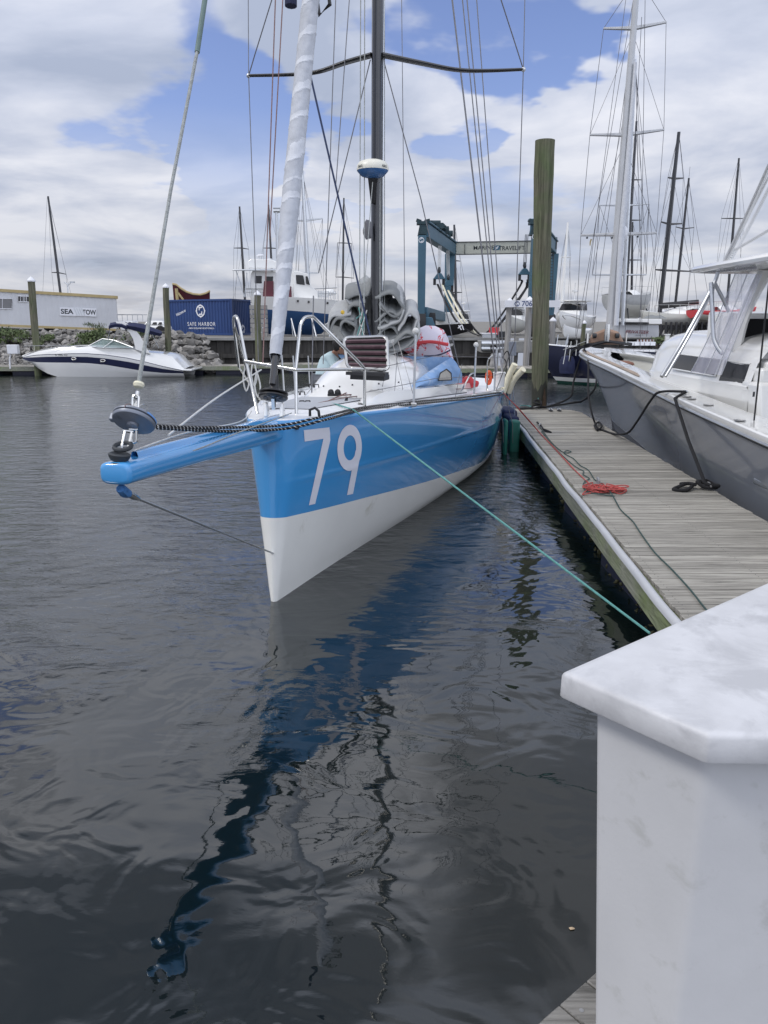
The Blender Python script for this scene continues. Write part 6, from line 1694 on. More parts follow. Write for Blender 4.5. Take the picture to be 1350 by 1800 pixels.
# ---------------- white cruiser with navy stripe
def cruiser():
    YC = 38.0
    t = thing('cabin_cruiser', 'white cabin cruiser with navy side stripe and navy canopy on the left', 'motorboat', tuple(W(190, 664, YC)))
    q_ = lambda px, py, dy=0.0: W(px, py, YC+dy)
    st = [40, 44, 52, 65, 80, 100, 125, 153, 185, 223, 255, 285, 300, 312, 322]
    T_top = [(40, 627), (52, 621.5), (65, 617), (100, 611.5), (153, 609), (223, 613), (255, 620), (285, 622.5), (296, 624), (310, 638), (322, 649)]
    T_rub = [(40, 628), (60, 624), (100, 622), (153, 621), (200, 625), (240, 632), (280, 642), (322, 651)]
    T_n0 = [(40, 629), (60, 628), (100, 627), (153, 627.5), (200, 632), (240, 639), (280, 647.5), (322, 653)]
    T_n1 = [(40, 633), (60, 636.5), (100, 637.5), (153, 638.5), (200, 643.5), (240, 651), (280, 655.5), (322, 656.5)]
    T_bot = [(40, 631), (52, 637), (65, 648), (80, 657), (95, 664), (322, 664.5)]
    T_hb = [(40, .04), (65, .62), (100, 1.05), (153, 1.28), (255, 1.35), (322, 1.3)]
    for side in (1,):
        pass
    b = MB()
    for side in (-1, 1):
        rows = []
        for x in st:
            hb = interp(T_hb, x); ys = [sinterp(T_bot, x)+1.5, sinterp(T_bot, x), None, sinterp(T_n1, x), sinterp(T_n0, x), sinterp(T_rub, x)+1.2, sinterp(T_rub, x), sinterp(T_top, x)]
            ys[3] = min(ys[3], ys[1]-.1); ys[4] = min(ys[4], ys[3]-.1); ys[2] = (ys[1]+ys[3])/2; ws = [.55, .72, .84, .93, .97, 1.0, 1.0, .80]; row = []
            for yy, w in zip(ys, ws):
                p = q_(x, yy); f_ = (YC+1.4-hb)/YC; row.append(Vector((p.x*f_, YC+1.4+side*hb*w*(.55 if (x < 60 and w < .8) else 1), EYE+(p.z-EYE)*f_)))
            rows.append(row)
        b.grid(rows, mf=lambda i, j: 1 if j in (3, 5) else 0)
    b.build('hull', [M['white_gel'], M['navy']], t, angle=40)
    b = MB(); b.grid([[Vector((q_(x, 640).x*(YC+1.4-interp(T_hb, x))/YC, YC+1.4+k*interp(T_hb, x)*.8, EYE+(q_(x, sinterp(T_top, x)).z-EYE)*(YC+1.4-interp(T_hb, x))/YC+.06*(1-k*k))) for k in (-1, -.5, 0, .5, 1)] for x in st]); b.build('deck', M['white_gel'], t)
    b = MB(); a = q_(318, 650); b.box((a.x+.12, YC+1.4, a.z-.03), (.7, 2.3, .10)); b.build('swim_platform', M['white_gel'], t, bevel=.03)
    b = MB(); P0 = [q_(x, sinterp(T_top, x)-1.2, .35) for x in (45, 60, 80, 100, 125, 145)]
    b.tube([q_(42, 608.5, .5), q_(100, 607.5, .4), q_(160, 609, .4)], .02, 5)
    for x in (60, 90, 120, 150): b.tube([q_(x, 608.3, .4), q_(x, sinterp(T_top, x)+.5, .4)], .014, 5)
    b.build('bow_rail', M['steel'], t)
    for x, w, yy in ((130, 7.5, 630.5), (181, 8, 634)):
        b = MB(); c = q_(x, yy, .06); b.tube([c+Vector((w/2*.0297*math.cos(a), -.02, .055*math.sin(a))) for a in [2*math.pi*k/18 for k in range(18)]], .022, 6, closed=True); f = b.build('porthole', M['steel'], t)
        b = MB(); b.blob(tuple(c+Vector((0, .04, 0))), .1, 0, 2, 0, (w/2*.0297*9, .4, .5), sm=True); b.build('pane', M['dark_glass'], f)
    # windscreen
    b = MB(); rows = [[q_(154, 609, .55), q_(180, 596, .8), q_(180, 595.5, 2.0), q_(154, 609, 2.2)], [q_(181, 612, .1), q_(200, 598.5, .45), q_(200, 598, 2.3), q_(181, 612, 2.7)], [q_(234, 612, .0), q_(226, 607, .25), q_(226, 606, 2.5), q_(234, 612, 2.8)]]
    b.grid(rows, sm=False); ws = b.build('windscreen', M['pale_glass'], t)
    b = MB()
    for P in ([q_(154, 609, .5), q_(180, 595.5, .75), q_(200, 598, .4), q_(234, 611, .0)], [q_(181, 612, .05), q_(200, 598, .4)], [q_(154, 609, .5), q_(181, 612, .05), q_(234, 612.5, .0)]): b.tube(P, .025, 5)
    b.build('frame', M['alu'], ws)
    # arch
    for dy in (.15, 2.5):
        b = MB(); outer = [(203, 565), (219, 566), (234, 575), (247, 591), (256, 608), (264, 622)]; inner = [(208, 574), (219, 577), (228, 585), (234, 596), (237, 608), (238, 614)]
        rows = [[q_(*o, dy), q_(*i_, dy), q_(*i_, dy+.14), q_(*o, dy+.14)] for o, i_ in zip(outer, inner)]; b.grid(rows, cv=True); b.build('radar_arch', M['white_gel'], t, angle=40)
    b = MB(); b.grid([[q_(x, y, .15), q_(x, y, 2.6)] for x, y in ((205, 566), (212, 566.5), (218, 568))]+[[q_(x, y, .15), q_(x, y, 2.6)] for x, y in ((220, 579), (210, 576))]); b.build('arch_top', M['white_gel'], t)
    b = MB(); b.grid([[q_(x, y, .22), q_(x, y, 2.6)] for x, y in ((221, 578), (230, 586), (236, 597), (239, 611))]); b.build('arch_lining', M['frp'], t)
    # canopies
    b = MB(); rows = []
    for x, y0, y1 in ((191, 574, 579), (194, 568, 577), (203, 566.5, 575), (214, 567.5, 576), (224, 572, 580)): rows.append([q_(x, y1, .0), q_(x, (y0+y1)/2-1, -.05), q_(x, y0, .3), q_(x, y0-.6, 1.4), q_(x, y0, 2.6), q_(x, y1, 2.9)])
    b.grid(rows); b.build('canopy', M['navy_canvas'], t)
    b = MB(); rows = []
    for x, y0, y1 in ((222, 568, 577), (236, 567.5, 581), (252, 570, 585), (268, 576, 589), (281, 581, 591), (285, 584, 588)): rows.append([q_(x, y1, .1), q_(x, (y0+y1)/2, .0), q_(x, y0, .3), q_(x, y0-.6, 1.4), q_(x, y0, 2.6), q_(x, y1, 2.9)])
    b.grid(rows); b.build('canopy', M['navy_canvas'], t)
    b = MB()
    for P in ([(193, 578), (190, 598)], [(206, 576), (199, 598)], [(206, 576), (222, 604)], [(283, 590), (268, 612)], [(268, 588), (279, 612)], [(260, 586), (262, 610)]): b.tube([q_(*P[0], .1), q_(*P[1], .2)], .02, 5)
    b.build('canopy_bow', M['steel'], t)
    put_text('registration', 'RI 9882 AZ', plane_mtx(q_(114, 623.3, .42)+Vector((0, -.42, .0)), (1, 0, -.0)), M['text_dark'], t, width=.62, height=.10, bold=.01)
    return t
cruiser()
# power pedestal and white dock box near the left float
t = thing('power_pedestal', 'small white power pedestal on a bent pole standing on the left floating dock', 'pedestal', tuple(W(21, 648, 39.7)))
b = MB(); a = W(13.5, 622, 39.7); c = W(30, 606, 39.7); b.box(((a.x+c.x)/2, 39.8, (a.z+c.z)/2), (c.x-a.x, .3, c.z-a.z)); b.build('cabinet', M['sign_white'], t, bevel=.02)
b = MB(); b.tube([W(18, 648, 39.8), W(17, 632, 39.8), W(19, 622, 39.8)], .04, 6); b.build('post', M['sign_white'], t)
t = thing('concrete_block', 'pale concrete parking block on the bank under the trailer', 'block', tuple(W(85, 590, 44.8)))
b = MB(); a = W(88, 587, 45.4); b.box(tuple(a), (1.3, .4, .25)); b.build('block', M['wall_cap'], t, bevel=.03)

# ---------------- trawler on stands
def trawler():
    YT = 50.0; q_ = lambda px, py, dy=0.0: W(px, py, YT+dy)
    t = thing('trawler_yacht', 'white and blue trawler yacht hauled out on stands behind the furled sail', 'yacht', tuple(W(520, 592, YT)))
    st = [440, 452, 470, 490, 515, 540, 560, 578, 590, 601]
    T_top = [(440, 521), (490, 521.5), (540, 523.5), (578, 526), (601, 528)]
    T_band = [(440, 543), (490, 544.5), (540, 548), (578, 552), (592, 554)]
    T_bot = [(440, 588), (540, 590), (560, 588), (575, 575), (590, 552), (601, 530)]
    T_hb = [(440, 1.9), (470, 2.1), (540, 2.0), (570, 1.4), (590, .7), (601, .05)]
    b = MB()
    for side in (-1, 1):
        rows = []
        for x in st:
            hb = interp(T_hb, x); yt, yb = sinterp(T_top, x), interp(T_bot, x); ym = min(interp(T_band, x), yb-.5); ym = max(ym, yt+.5)
            rows.append([Vector((q_(x, y).x, YT+2.2+side*hb*w, q_(x, y).z)) for y, w in ((yb, .05), (yb+(ym-yb)*.35, .45), (yb+(ym-yb)*.8, .78), (ym, .85), ((ym+yt)/2, .92), (yt+2.2, .99), (yt, 1.0))])
        b.grid(rows, mf=lambda i, j: 1 if j < 3 else 0)
    b.build('hull', [M['white_gel'], M['bottom_blue']], t, angle=40)
    b = MB(); b.grid([[Vector((q_(x, 520).x, YT+2.2+k*interp(T_hb, x), q_(x, sinterp(T_top, x)).z)) for k in (-1, 0, 1)] for x in st]); b.build('deck', M['white_gel'], t)
    def house(name, P, y0, y1, m, par=t):
        n = len(P); b = MB(); b.add([q_(*p, y0) for p in P]+[q_(*p, y1) for p in P], [tuple(range(n))[::-1], tuple(range(n, 2*n))]+[(i, (i+1) % n, n+(i+1) % n, n+i) for i in range(n)], 0, False); return b.build(name, m, par, bevel=.03)
    house('deckhouse', [(441, 523), (441, 482), (444, 476), (522, 478), (522, 526)], .8, 3.6, M['white_gel'])
    ph = house('pilothouse', [(516, 526), (516, 477), (520, 476), (541, 481), (546, 502), (558, 513), (560, 527)], .7, 3.7, M['white_gel'])
    house('flybridge_roof', [(408, 476), (410, 473.5), (484, 472), (485, 476)], .2, 4.2, M['alu'])
    house('flybridge_coaming', [(436, 471), (436, 459), (442, 455), (478, 457), (520, 472)], 1.0, 3.4, M['white_gel'])
    for P in ([(448, 498), (448, 485), (460, 485), (460, 498)], [(466, 498), (466, 486), (480, 486), (480, 498)]): house('window', P, .76, .8, M['dark_glass'])
    house('window', [(521, 499), (520, 483), (533, 484), (536, 501)], .64, .7, M['dark_glass'], t)
    house('windscreen', [(538, 499), (537, 485), (541, 486), (545, 501)], .6, .7, M['dark_glass'], t)
    house('maroon_canvas', [(462, 521), (464, 494), (481, 494), (481, 523)], .5, .56, M['maroon'])
    house('maroon_canvas', [(504, 525), (506, 505), (512, 503), (513, 526)], .5, .56, M['maroon'])
    for x, y in ((523, 529), (542, 530.5), (574, 532)):
        b = MB(); hb = interp(T_hb, x); c = q_(x, y); b.box((c.x, YT+2.2-hb*.985, c.z), (.12, .06, .13)); b.build('porthole', M['dark_glass'], t)
    for x0, y0, x1, y1 in ((415, 476, 430, 523), (434, 480, 430, 523)):
        b = MB(); b.tube([q_(x0, y0, .6), q_(x1, y1, .6)], .03, 5); b.build('roof_post', M['alu'], t)
    b = MB(); b.tube([q_(455, 456, 2), q_(455, 451, 2)], .05, 6); b.lathe(q_(458, 450.5, 2), [(.05, -.02), (.26, 0), (.26, .07), (.1, .13), (0, .14)], 14); b.build('radar', M['sign_white'], t)
    b = MB(); b.lathe(q_(474, 457, 2), [(.22, 0), (.22, .05), (0, .1)], 12); b.build('radar', M['sign_white'], t)
    b = MB(); b.tube([q_(488, 475, 2), q_(486, 372, 2)], .09, 8); b.tube([q_(480, 366, 2), q_(493, 366, 2)], .04, 5); b.tube([q_(481, 371, 2), q_(492, 371, 2)], .12, 8); b.build('signal_mast', M['alu'], t)
    b = MB()
    for k in range(11):
        x = 552+k*4.2; b.tube([q_(x, 510+k*.2, .9), q_(x, 526, .9)], .02, 5)
    b.tube([q_(550, 508, .9), q_(592, 506, 1.6)], .03, 5); b.tube([q_(550, 516, .9), q_(592, 516, 1.6)], .02, 5)
    b.build('bow_rail', M['alu'], t)
    b = MB()
    for k in range(9):
        x = 432+k*3; b.tube([q_(x, 508, .6), q_(x, 522, .6)], .02, 5)
    b.tube([q_(431, 508, .6), q_(462, 508, .6)], .03, 5); b.tube([q_(431, 514, .6), q_(462, 514, .6)], .02, 5); b.build('side_rail', M['alu'], t)
    b = MB(); b.blob(tuple(q_(580, 514, 2)), .35, 0, 2, .2, (1.2, .6, .6), sm=True); b.box(tuple(q_(566, 517, 2)), (.9, .6, .4)); b.build('windlass', M['white_gel'], t)
    for x, dx in ((466, -8), (512, 8), (548, 8), (585, -6)):
        b = MB(); b.tube([q_(x, 560, .1), q_(x+dx, 592, -.6)], .05, 6); b.tube([q_(x+dx*.4, 592, .1), q_(x, 560, .1)], .035, 5); b.build('boat_stand', M['alu'], t)
trawler()
# grey timber stack left of the trawler keel
t = thing('timber_crib', 'grey timber crib wall standing behind the capped pile under the trawler stern', 'crib', tuple(W(455, 592, 47)))
b = MB(); a = W(441, 592, 47); c = W(468, 536, 47)
for k in range(7): zz = a.z+(c.z-a.z)*(k+.5)/7; b.box(((a.x+c.x)/2, 47.2, zz), (c.x-a.x, .5, (c.z-a.z)/7-.03))
b.build('timber', M['pile_grey'], t)

# ---------------- dark workboat hull hanging in the lift
def slung_boat():
    Y = 47.0; q_ = lambda px, py, dy=0.0: W(px, py, Y+dy)
    t = thing('slung_boat', 'dark hulled boat resting in the slings of the travel lift', 'boat', tuple(q_(780, 590)))
    top = [(738, 570), (770, 571), (800, 569.5), (829, 568.5)]; bot = [(738, 592), (780, 592), (805, 588), (832, 580)]
    b = MB(); rows = [[q_(*p, 2.2), q_(*p, 0), q_(*q, .5), q_(q[0], q[1], 2.2)] for p, q in zip(top, bot)]; b.grid(rows, cv=True); b.build('hull', mat('charcoal_hull', (.022, .022, .026), .35, 0, .2, 3), t, angle=40)
    b = MB(); b.grid([[q_(788, 567, .2), q_(788, 569, 0)], [q_(806, 566.5, .2), q_(806, 569, 0)]]); b.build('tarp', M['sail_light'], t)
    b = MB(); b.tube([q_(806, 572, -.06), q_(811, 580, -.06)], .04, 6); b.tube([q_(812, 571, -.06), q_(815, 580, -.06)], .04, 6); b.tube([q_(805, 577, -.07), q_(812, 571, -.07)], .03, 6); b.build('white_lashing', M['text_white'], t)
    b = MB(); b.tube([q_(818, 568, .3), q_(820, 561.5, .3), q_(828, 561.5, .3), q_(829, 568, .3)], .025, 5); b.tube([q_(819, 565, .3), q_(829, 565, .3)], .015, 5); b.build('pulpit', M['steel'], t)
slung_boat()

# ---------------- travel lift
def travel_lift():
    Y0, Y1 = 46.6, 57.5
    t = thing('travel_lift', 'tall slate blue travel lift gantry with a cream cross beam', 'boat lift', tuple(W(840, 592, 50)))
    def leg(name, xt, yt, xb, yb, wt, wb, Y, dep=.6):
        b = MB(); P = []
        for (x, y, w) in ((xb, yb, wb), (xt, yt, wt)):
            a = W(x-w/2, y, Y); c = W(x+w/2, y, Y); P += [(a.x, Y-dep/2, a.z), (c.x, Y-dep/2, a.z), (c.x, Y+dep/2, a.z), (a.x, Y+dep/2, a.z)]
        b.hull8(P); return b.build(name, M['lift_blue'], t, bevel=.03)
    leg('leg', 742, 412, 740, 582, 14, 12, Y0); leg('leg', 943, 412, 934, 582, 15, 16, Y0)
    leg('leg', 791, 446, 787, 578, 17, 12.5, Y1); leg('leg', 975, 446, 964, 580, 12, 12, Y1)
    # upper longitudinal beams
    for (xa, ya, xb, yb, nm) in ((745, 405, 796, 439, 'top_beam'), (940, 400, 972, 436, 'top_beam')):
        b = MB(); a = W(xa, ya, Y0-.2); c = W(xb, yb, Y1+.2); b.bar(a, c, .55, .75); b.bar(a+Vector((0, 0, .45)), c+Vector((0, 0, .45)), .75, .10); b.build(nm, M['lift_dark'] if False else M['lift_blue'], t, bevel=.03)
    # flared heads
    for xh in (742, 939):
        b = MB(); a = W(xh, 403, Y0); b.hull8([(a.x-.26, Y0-.3, a.z-.35), (a.x+.26, Y0-.3, a.z-.35), (a.x+.26, Y0+.3, a.z-.35), (a.x-.26, Y0+.3, a.z-.35), (a.x-.14, Y0-.3, a.z+.25), (a.x+.35, Y0-.3, a.z+.25), (a.x+.35, Y0+.3, a.z+.25), (a.x-.14, Y0+.3, a.z+.25)])
        b.box((a.x+.02, Y0, a.z+.33), (.66, .7, .16)); b.box((a.x-.2, Y0, a.z+.46), (.3, .6, .12), Matrix.Rotation(R(18), 3, 'Y')); b.box((a.x+.28, Y0, a.z+.46), (.3, .6, .12), Matrix.Rotation(R(-12), 3, 'Y')); b.build('beam_head', M['lift_dark'], t)
    b = MB(); rn = random.Random(3)
    for k in range(16):
        u = .22+.55*k/15; p = W(745, 405, Y0).lerp(W(796, 439, Y1), u)+Vector((0, 0, .60)); b.box(tuple(p+Vector((rn.uniform(-.25, .35), 0, rn.uniform(-.15, .25)))), (rn.uniform(.2, .5), rn.uniform(.3, .8), rn.uniform(.2, .4)))
    for k in range(4):
        p = W(745, 405, Y0).lerp(W(796, 439, Y1), .3+.15*k)+Vector((.1, 0, .78)); b.tube([p+Vector((-.3, 0, 0)), p+Vector((.3, 0, 0))], .2, 10)
    b.build('winch_gear', M['lift_dark'], t)
    # cream cross beam
    a = W(801, 427, Y1); a2 = W(801, 448, Y1); c = W(972, 424, Y1); h = a.z-a2.z
    b = MB(); b.bar(Vector((a.x, Y1, (a.z+a2.z)/2)), Vector((c.x, Y1, (c.z+c.z-h)/2)), .6, h); b.build('cross_beam', M['lift_cream'], t, bevel=.03)
    b = MB(); b.bar(Vector((a.x, Y1-.33, a.z+.02)), Vector((c.x, Y1-.33, c.z+.02)), .05, .06)
    b.bar(Vector((a.x, Y1-.33, a2.z-.0)), Vector((c.x, Y1-.33, c.z-h-.0)), .05, .05); b.bar(W(817, 429, Y1-.33), W(817, 448, Y1-.33), .04, .04); b.build('beam_edge', M['tan'] if False else M['dark_steel'], t)
    xd = Vector((c.x-a.x, 0, c.z-a.z)); ym = Y1-.31; k_ = FPX/Y1/1.03
    def bp(px, py): return W(px, py, ym)
    put_text('lettering', 'MARINE', plane_mtx(bp(850.5, 435.3), xd), M['text_dark'], t, width=33/k_, height=6.0/k_, bold=.012)
    put_text('lettering', 'TRAVELIFT', plane_mtx(bp(899.5, 436), xd), M['text_dark'], t, width=42/k_, height=6.6/k_, bold=.012)
    b = MB(); mt = plane_mtx(bp(873.5, 435.5), xd); b.add([mt @ Vector((x/k_, y/k_, 0)) for x, y in ((-6, -3.6), (4, -3.6), (6, 3.6), (-4, 3.6))], [(0, 1, 2, 3)], 0, False); b.build('logo_block', M['lift_blue'], t, recalc=False)
    for x0, y0, x1, y1 in ((-3.5, -1, 3.5, 2.6), (-3, -2.6, 2.5, .4)):
        b = MB(); b.add([mt @ Vector((x/k_, y/k_, .004)) for x, y in ((x0, y0), (x0+1.4, y0), (x1, y1), (x1-1.4, y1))], [(0, 1, 2, 3)], 0, False); b.build('logo_stroke', M['text_white'], t, recalc=False)
    emblem('leg_emblem', W(740.8, 422, Y0-.31), (1, 0, 0), .155, M['text_white'], t, .2)
    emblem('leg_emblem', W(940, 416, Y0-.31), (1, 0, 0), .155, M['text_white'], t, .2)
    # lower rail between left legs, wheels
    b = MB(); b.bar(W(744, 549, Y0), W(790, 560, Y1), .5, .62); b.build('lower_beam', M['lift_blue'], t, bevel=.04)
    b = MB(); b.hull8([W(735, 575, Y0-.5), W(766, 575, Y0-.5), W(766, 575, Y0+.6), W(735, 575, Y0+.6), W(739, 556, Y0-.5), W(760, 558, Y0-.5), W(760, 558, Y0+.6), W(739, 556, Y0+.6)]); b.build('bogie', M['lift_blue'], t, bevel=.04)
    for (x, Y) in ((741, Y0), (758, Y0+1.0), (789, Y1), (936, Y0), (968, Y1)):
        p = W(x, 580, Y); b = MB(); b.tube([(p.x-.22, Y, GZ+.75), (p.x+.22, Y, GZ+.75)], .72, 18); w = b.build('wheel', M['tyre'], t); b = MB(); b.tube([(p.x-.24, Y, GZ+.75), (p.x+.24, Y, GZ+.75)], .3, 12); b.build('rim', M['lift_blue'], w)
    b = MB(); b.box(tuple(W(782, 566, Y1-3)), (1.8, 1.4, 1.3)); b.build('engine_cabin', M['white_gel'], t, bevel=.08)
    # hoist tackles, hooks, spreader shoes
    def shoe(x, y, Y, ct, cb):
        p = W(x, y, Y); b = MB(); b.hull8([p+Vector(v) for v in ((-.38, -.15, -.20), (.38, -.15, -.20), (.38, .15, -.20), (-.38, .15, -.20), (-.12, -.15, .16), (.12, -.15, .16), (.12, .15, .16), (-.12, .15, .16))]); s_ = b.build('sling_shoe', M['lift_blue'], t, bevel=.02)
        b = MB(); b.blob(tuple(p+Vector((0, 0, .34))), .16, 0, 2, .1, (.7, .7, 1.3), sm=True); b.build('hook_block', M['dark_steel'], s_)
        q = MB()
        for dx in (-.08, 0, .08): q.tube([p+Vector((dx, 0, .45)), W(ct[0], ct[1], Y)+Vector((dx, 0, 0))], .022, 5)
        q.build('hoist_rope', M['wire'] if x > 850 else M['white_rope'], t)
        for dx in (-.28, .28):
            q = MB(); q.tube([p+Vector((dx, 0, -.15)), p+Vector((dx, 0, -.55))], .09, 8); q.build('sling_end', M['black'], s_)
        return p
    pA = shoe(772, 485, 49.5, (773, 432), 0); pB = shoe(788, 497, 54, (787, 440), 0); pC = shoe(922, 477, 48, (926, 412), 0); pD = shoe(934, 492, 54, (937, 432), 0)
    def sling(P, w=.13, name='lifting_sling', m=None):
        b = MB(); P = spline(P, 8); b.grid([[p+Vector((-w, 0, 0)), p+Vector((w, 0, 0))] for p in P]); o = b.build(name, m or M['sling'], t, recalc=False); sl = o.modifiers.new('thickness', 'SOLIDIFY'); sl.thickness = .03
    low = W(838, 589, 47.5)
    sling([pA+Vector((-.1, 0, -.5)), W(783, 530, 48.6), W(803, 566, 47.6), W(824, 582, 47.0), W(838, 589, 46.6), W(850, 588, 46.8), W(868, 572, 47.2), W(896, 532, 47.6), W(917, 497, 48), pC+Vector((-.25, 0, -.5))], .07)
    sling([pA+Vector((.2, 0, -.5)), W(790, 530, 48.8), W(812, 567, 48), W(830, 584, 47.6)], .06, m=M['cream'])
    sling([pB+Vector((0, 0, -.5)), W(799, 532, 52), W(818, 566, 49.5), W(836, 586, 48)], .07, m=M['cream'])
    sling([pB+Vector((.2, 0, -.5)), W(806, 535, 52), W(826, 568, 49.5), W(846, 590, 48), W(862, 588, 48.3), W(882, 566, 49.5), W(910, 530, 52), W(930, 500, 53.5), pD+Vector((0, 0, -.5))], .07)
    sling([W(856, 590, 47), W(872, 577, 47.6), W(900, 540, 48.5), W(925, 505, 50), pC+Vector((.2, 0, -.5))], .06)
    # ladder and chain on the right leg seen beside the tall pile
    b = MB()
    for x in (969, 974): b.tube([W(x, 425, Y1-.8), W(x-4, 545, Y1-.8)], .03, 5)
    for k in range(22): b.tube([W(969-.18*k, 428+5.3*k, Y1-.8), W(974-.18*k, 428+5.3*k, Y1-.8)], .02, 4)
    b.box(tuple(W(972, 428, Y1-.8)), (.5, .4, .8)); b.build('ladder', M['dark_steel'], t)
M['sling'] = mat('black_lifting_sling', (.02, .02, .022), .8, 0, .3, 20)
travel_lift()

# ---------------- numbered sign on the slip piles
def slip_sign():
    Y = 40.6; a = W(888, 540, Y); c = W(1010, 528, Y); t = thing('slip_sign', 'white board sign with navy number 706 and emblem on two grey piles', 'sign', tuple(a))
    x1 = W(985, 530, Y).x; b = MB(); b.box(((a.x+x1)/2, Y, (a.z+c.z)/2), (x1-a.x, .08, c.z-a.z)); b.build('board', M['sign_white'], t)
    b = MB(); w = W(880, 534, Y+1.5); b.bar(Vector((a.x, Y, (a.z+c.z)/2)), Vector((w.x, Y+1.5, (a.z+c.z)/2)), .06, c.z-a.z); b.build('side_board', M['sign_white'], t)
    b = MB(); p = W(903.5, 534, Y-.045); b.box((p.x, p.y, p.z), (.02, .01, c.z-a.z)); b.build('board_joint', M['alu'], t)
    k_ = FPX/Y/1.03
    put_text('lettering', '706', plane_mtx(W(926.5, 533.5, Y-.046), (1, 0, 0)), M['text_navy'], t, width=17/k_, height=8.5/k_, bold=.01)
    emblem('emblem', W(909, 534, Y-.046), (1, 0, 0), 4.2/k_, M['text_navy'], t, .22)
slip_sign()
# gear on the yard under the sign
def clutter(name, label, cat, shapes, base):
    t = thing(name, label, cat, tuple(base))
    for nm, fn, m in shapes: b = MB(); fn(b); b.build(nm, M[m], t, bevel=.02)
    return t
p = W(868, 590, 46.5); clutter('red_generator', 'red boxy machine on the yard left of the numbered sign', 'machine', [('housing', lambda b: b.box(tuple(p+Vector((0, 0, .25))), (.5, .8, .45)), 'red'), ('base', lambda b: b.box(tuple(p), (.6, .9, .12)), 'dark_steel')], p)
p2 = W(858, 597, 46.2); clutter('grey_bin', 'low grey bin beside the red machine on the far yard', 'bin', [('tub', lambda b: b.box(tuple(p2+Vector((0, 0, .12))), (.8, .8, .45)), 'alu'), ('lid', lambda b: b.box(tuple(p2+Vector((0, 0, .36))), (.9, .9, .06)), 'sign_white')], p2)
p3 = W(884, 590, 47); clutter('tool_cart', 'dark tool cart on the yard between the red machine and the sign', 'cart', [('box', lambda b: b.box(tuple(p3), (.6, .6, .5)), 'dark_steel'), ('handle', lambda b: b.tube([p3+Vector((.3, 0, .2)), p3+Vector((.5, 0, .5))], .03, 6), 'steel')], p3)
# work boat with white wheelhouse behind the sign piles
def small_motorboat(name, label, px, Y, L, rz, z0, hullc, house=True, roof=True):
    x = W(px, 590, Y).x; t = thing(name, label, 'motorboat', (x, Y, z0)); Mx = Matrix.Translation((x, Y, 0)) @ Matrix.Rotation(rz, 4, 'Z')
    b = MB(); hull_loft(b, Mx, L, L*.32, z0, z0+L*.17, sheer=.35, full=.5); b.build('hull', hullc, t, angle=45)
    zd = z0+L*.17
    if house:
        w = L*.12; b = MB(); b.hull8([Mx @ Vector(v) for v in ((-L*.12, -w, zd), (L*.2, -w, zd), (L*.2, w, zd), (-L*.12, w, zd), (-L*.12, -w*.9, zd+1.0), (L*.08, -w*.8, zd+1.0), (L*.08, w*.8, zd+1.0), (-L*.12, w*.9, zd+1.0))]); h = b.build('wheelhouse', M['white_gel'], t, bevel=.05)
        b = MB(); b.hull8([Mx @ Vector(v) for v in ((-L*.10, -w*1.02, zd+.45), (L*.15, -w*1.02, zd+.45), (L*.155, w*1.02, zd+.45), (-L*.10, w*1.02, zd+.45), (-L*.10, -w*.95, zd+.85), (L*.11, -w*.86, zd+.85), (L*.11, w*.86, zd+.85), (-L*.10, w*.95, zd+.85))]); b.build('window', M['dark_glass'], t)
        if roof: b = MB(); b.box(tuple(Mx @ Vector((-L*.03, 0, zd+1.06))), (L*.34, w*2.3, .08), Matrix.Rotation(rz, 3, 'Z')); b.build('hardtop', M['white_gel'], t, bevel=.03)
        b = MB(); b.tube([Mx @ Vector((0, 0, zd+1.1)), Mx @ Vector((0, 0, zd+2.2))], .03, 5); b.lathe(Mx @ Vector((0, 0, zd+1.6)), [(.05, 0), (.2, .03), (.2, .1), (0, .16)], 12); b.build('antenna_mast', M['white_gel'], t)
    b = MB(); b.tube([Mx @ Vector((L*.12, L*.13, zd+.15)), Mx @ Vector((L*.12, L*.13, zd+.65)), Mx @ Vector((L*.40, L*.07, zd+.85)), Mx @ Vector((L*.55, 0, zd+.9)), Mx @ Vector((L*.40, -L*.07, zd+.85)), Mx @ Vector((L*.12, -L*.13, zd+.65))], .025, 5); b.build('bow_rail', M['steel'], t)
    return t
small_motorboat('work_boat', 'small white work boat with black windows behind the sign piles', 906, 56, 4.6, R(252), GZ+.15, M['cream_gel'])
small_motorboat('motor_yacht', 'white motor yacht with curved dark windshield right of the tall green pile', 1006, 52, 6.0, R(240), GZ+.2, M['white_gel'])
small_motorboat('runabout', 'small white boat in front of the motor yacht, right of the grey capped pile', 1010, 47, 3.6, R(235), GZ-.2, M['white_gel'], False, False)
small_motorboat('motorboat', 'white motorboat at the yard edge left of the numbered sign', 814, 64, 3.6, R(262), GZ+.1, M['white_gel'])
yard_yacht('hauled_sailboat', 'white sailboat with slim white mast and small jib right of the tall green pile', 990, 66, 9, 2.8, R(262), 2.1, 3.0, [M['white_gel'], M['white_hull']],
           (66, (985, 572), (998.5, 391), .13, M['white_gel'], [(452, 987, 1003, 0, 0)], None, [(998, 393, 972, 560), (998, 393, 1006, 570)]))
b = MB(); b.add([W(987, 555, 65.5), W(992, 556, 65.5), W(990, 535, 65.5)], [(0, 1, 2)], 0, False); o = b.build('small_jib', M['sail_light']); tag(o, 'tiny white jib set beside the slim white mast', 'sail')
sl = o.modifiers.new('thickness', 'SOLIDIFY'); sl.thickness = .02
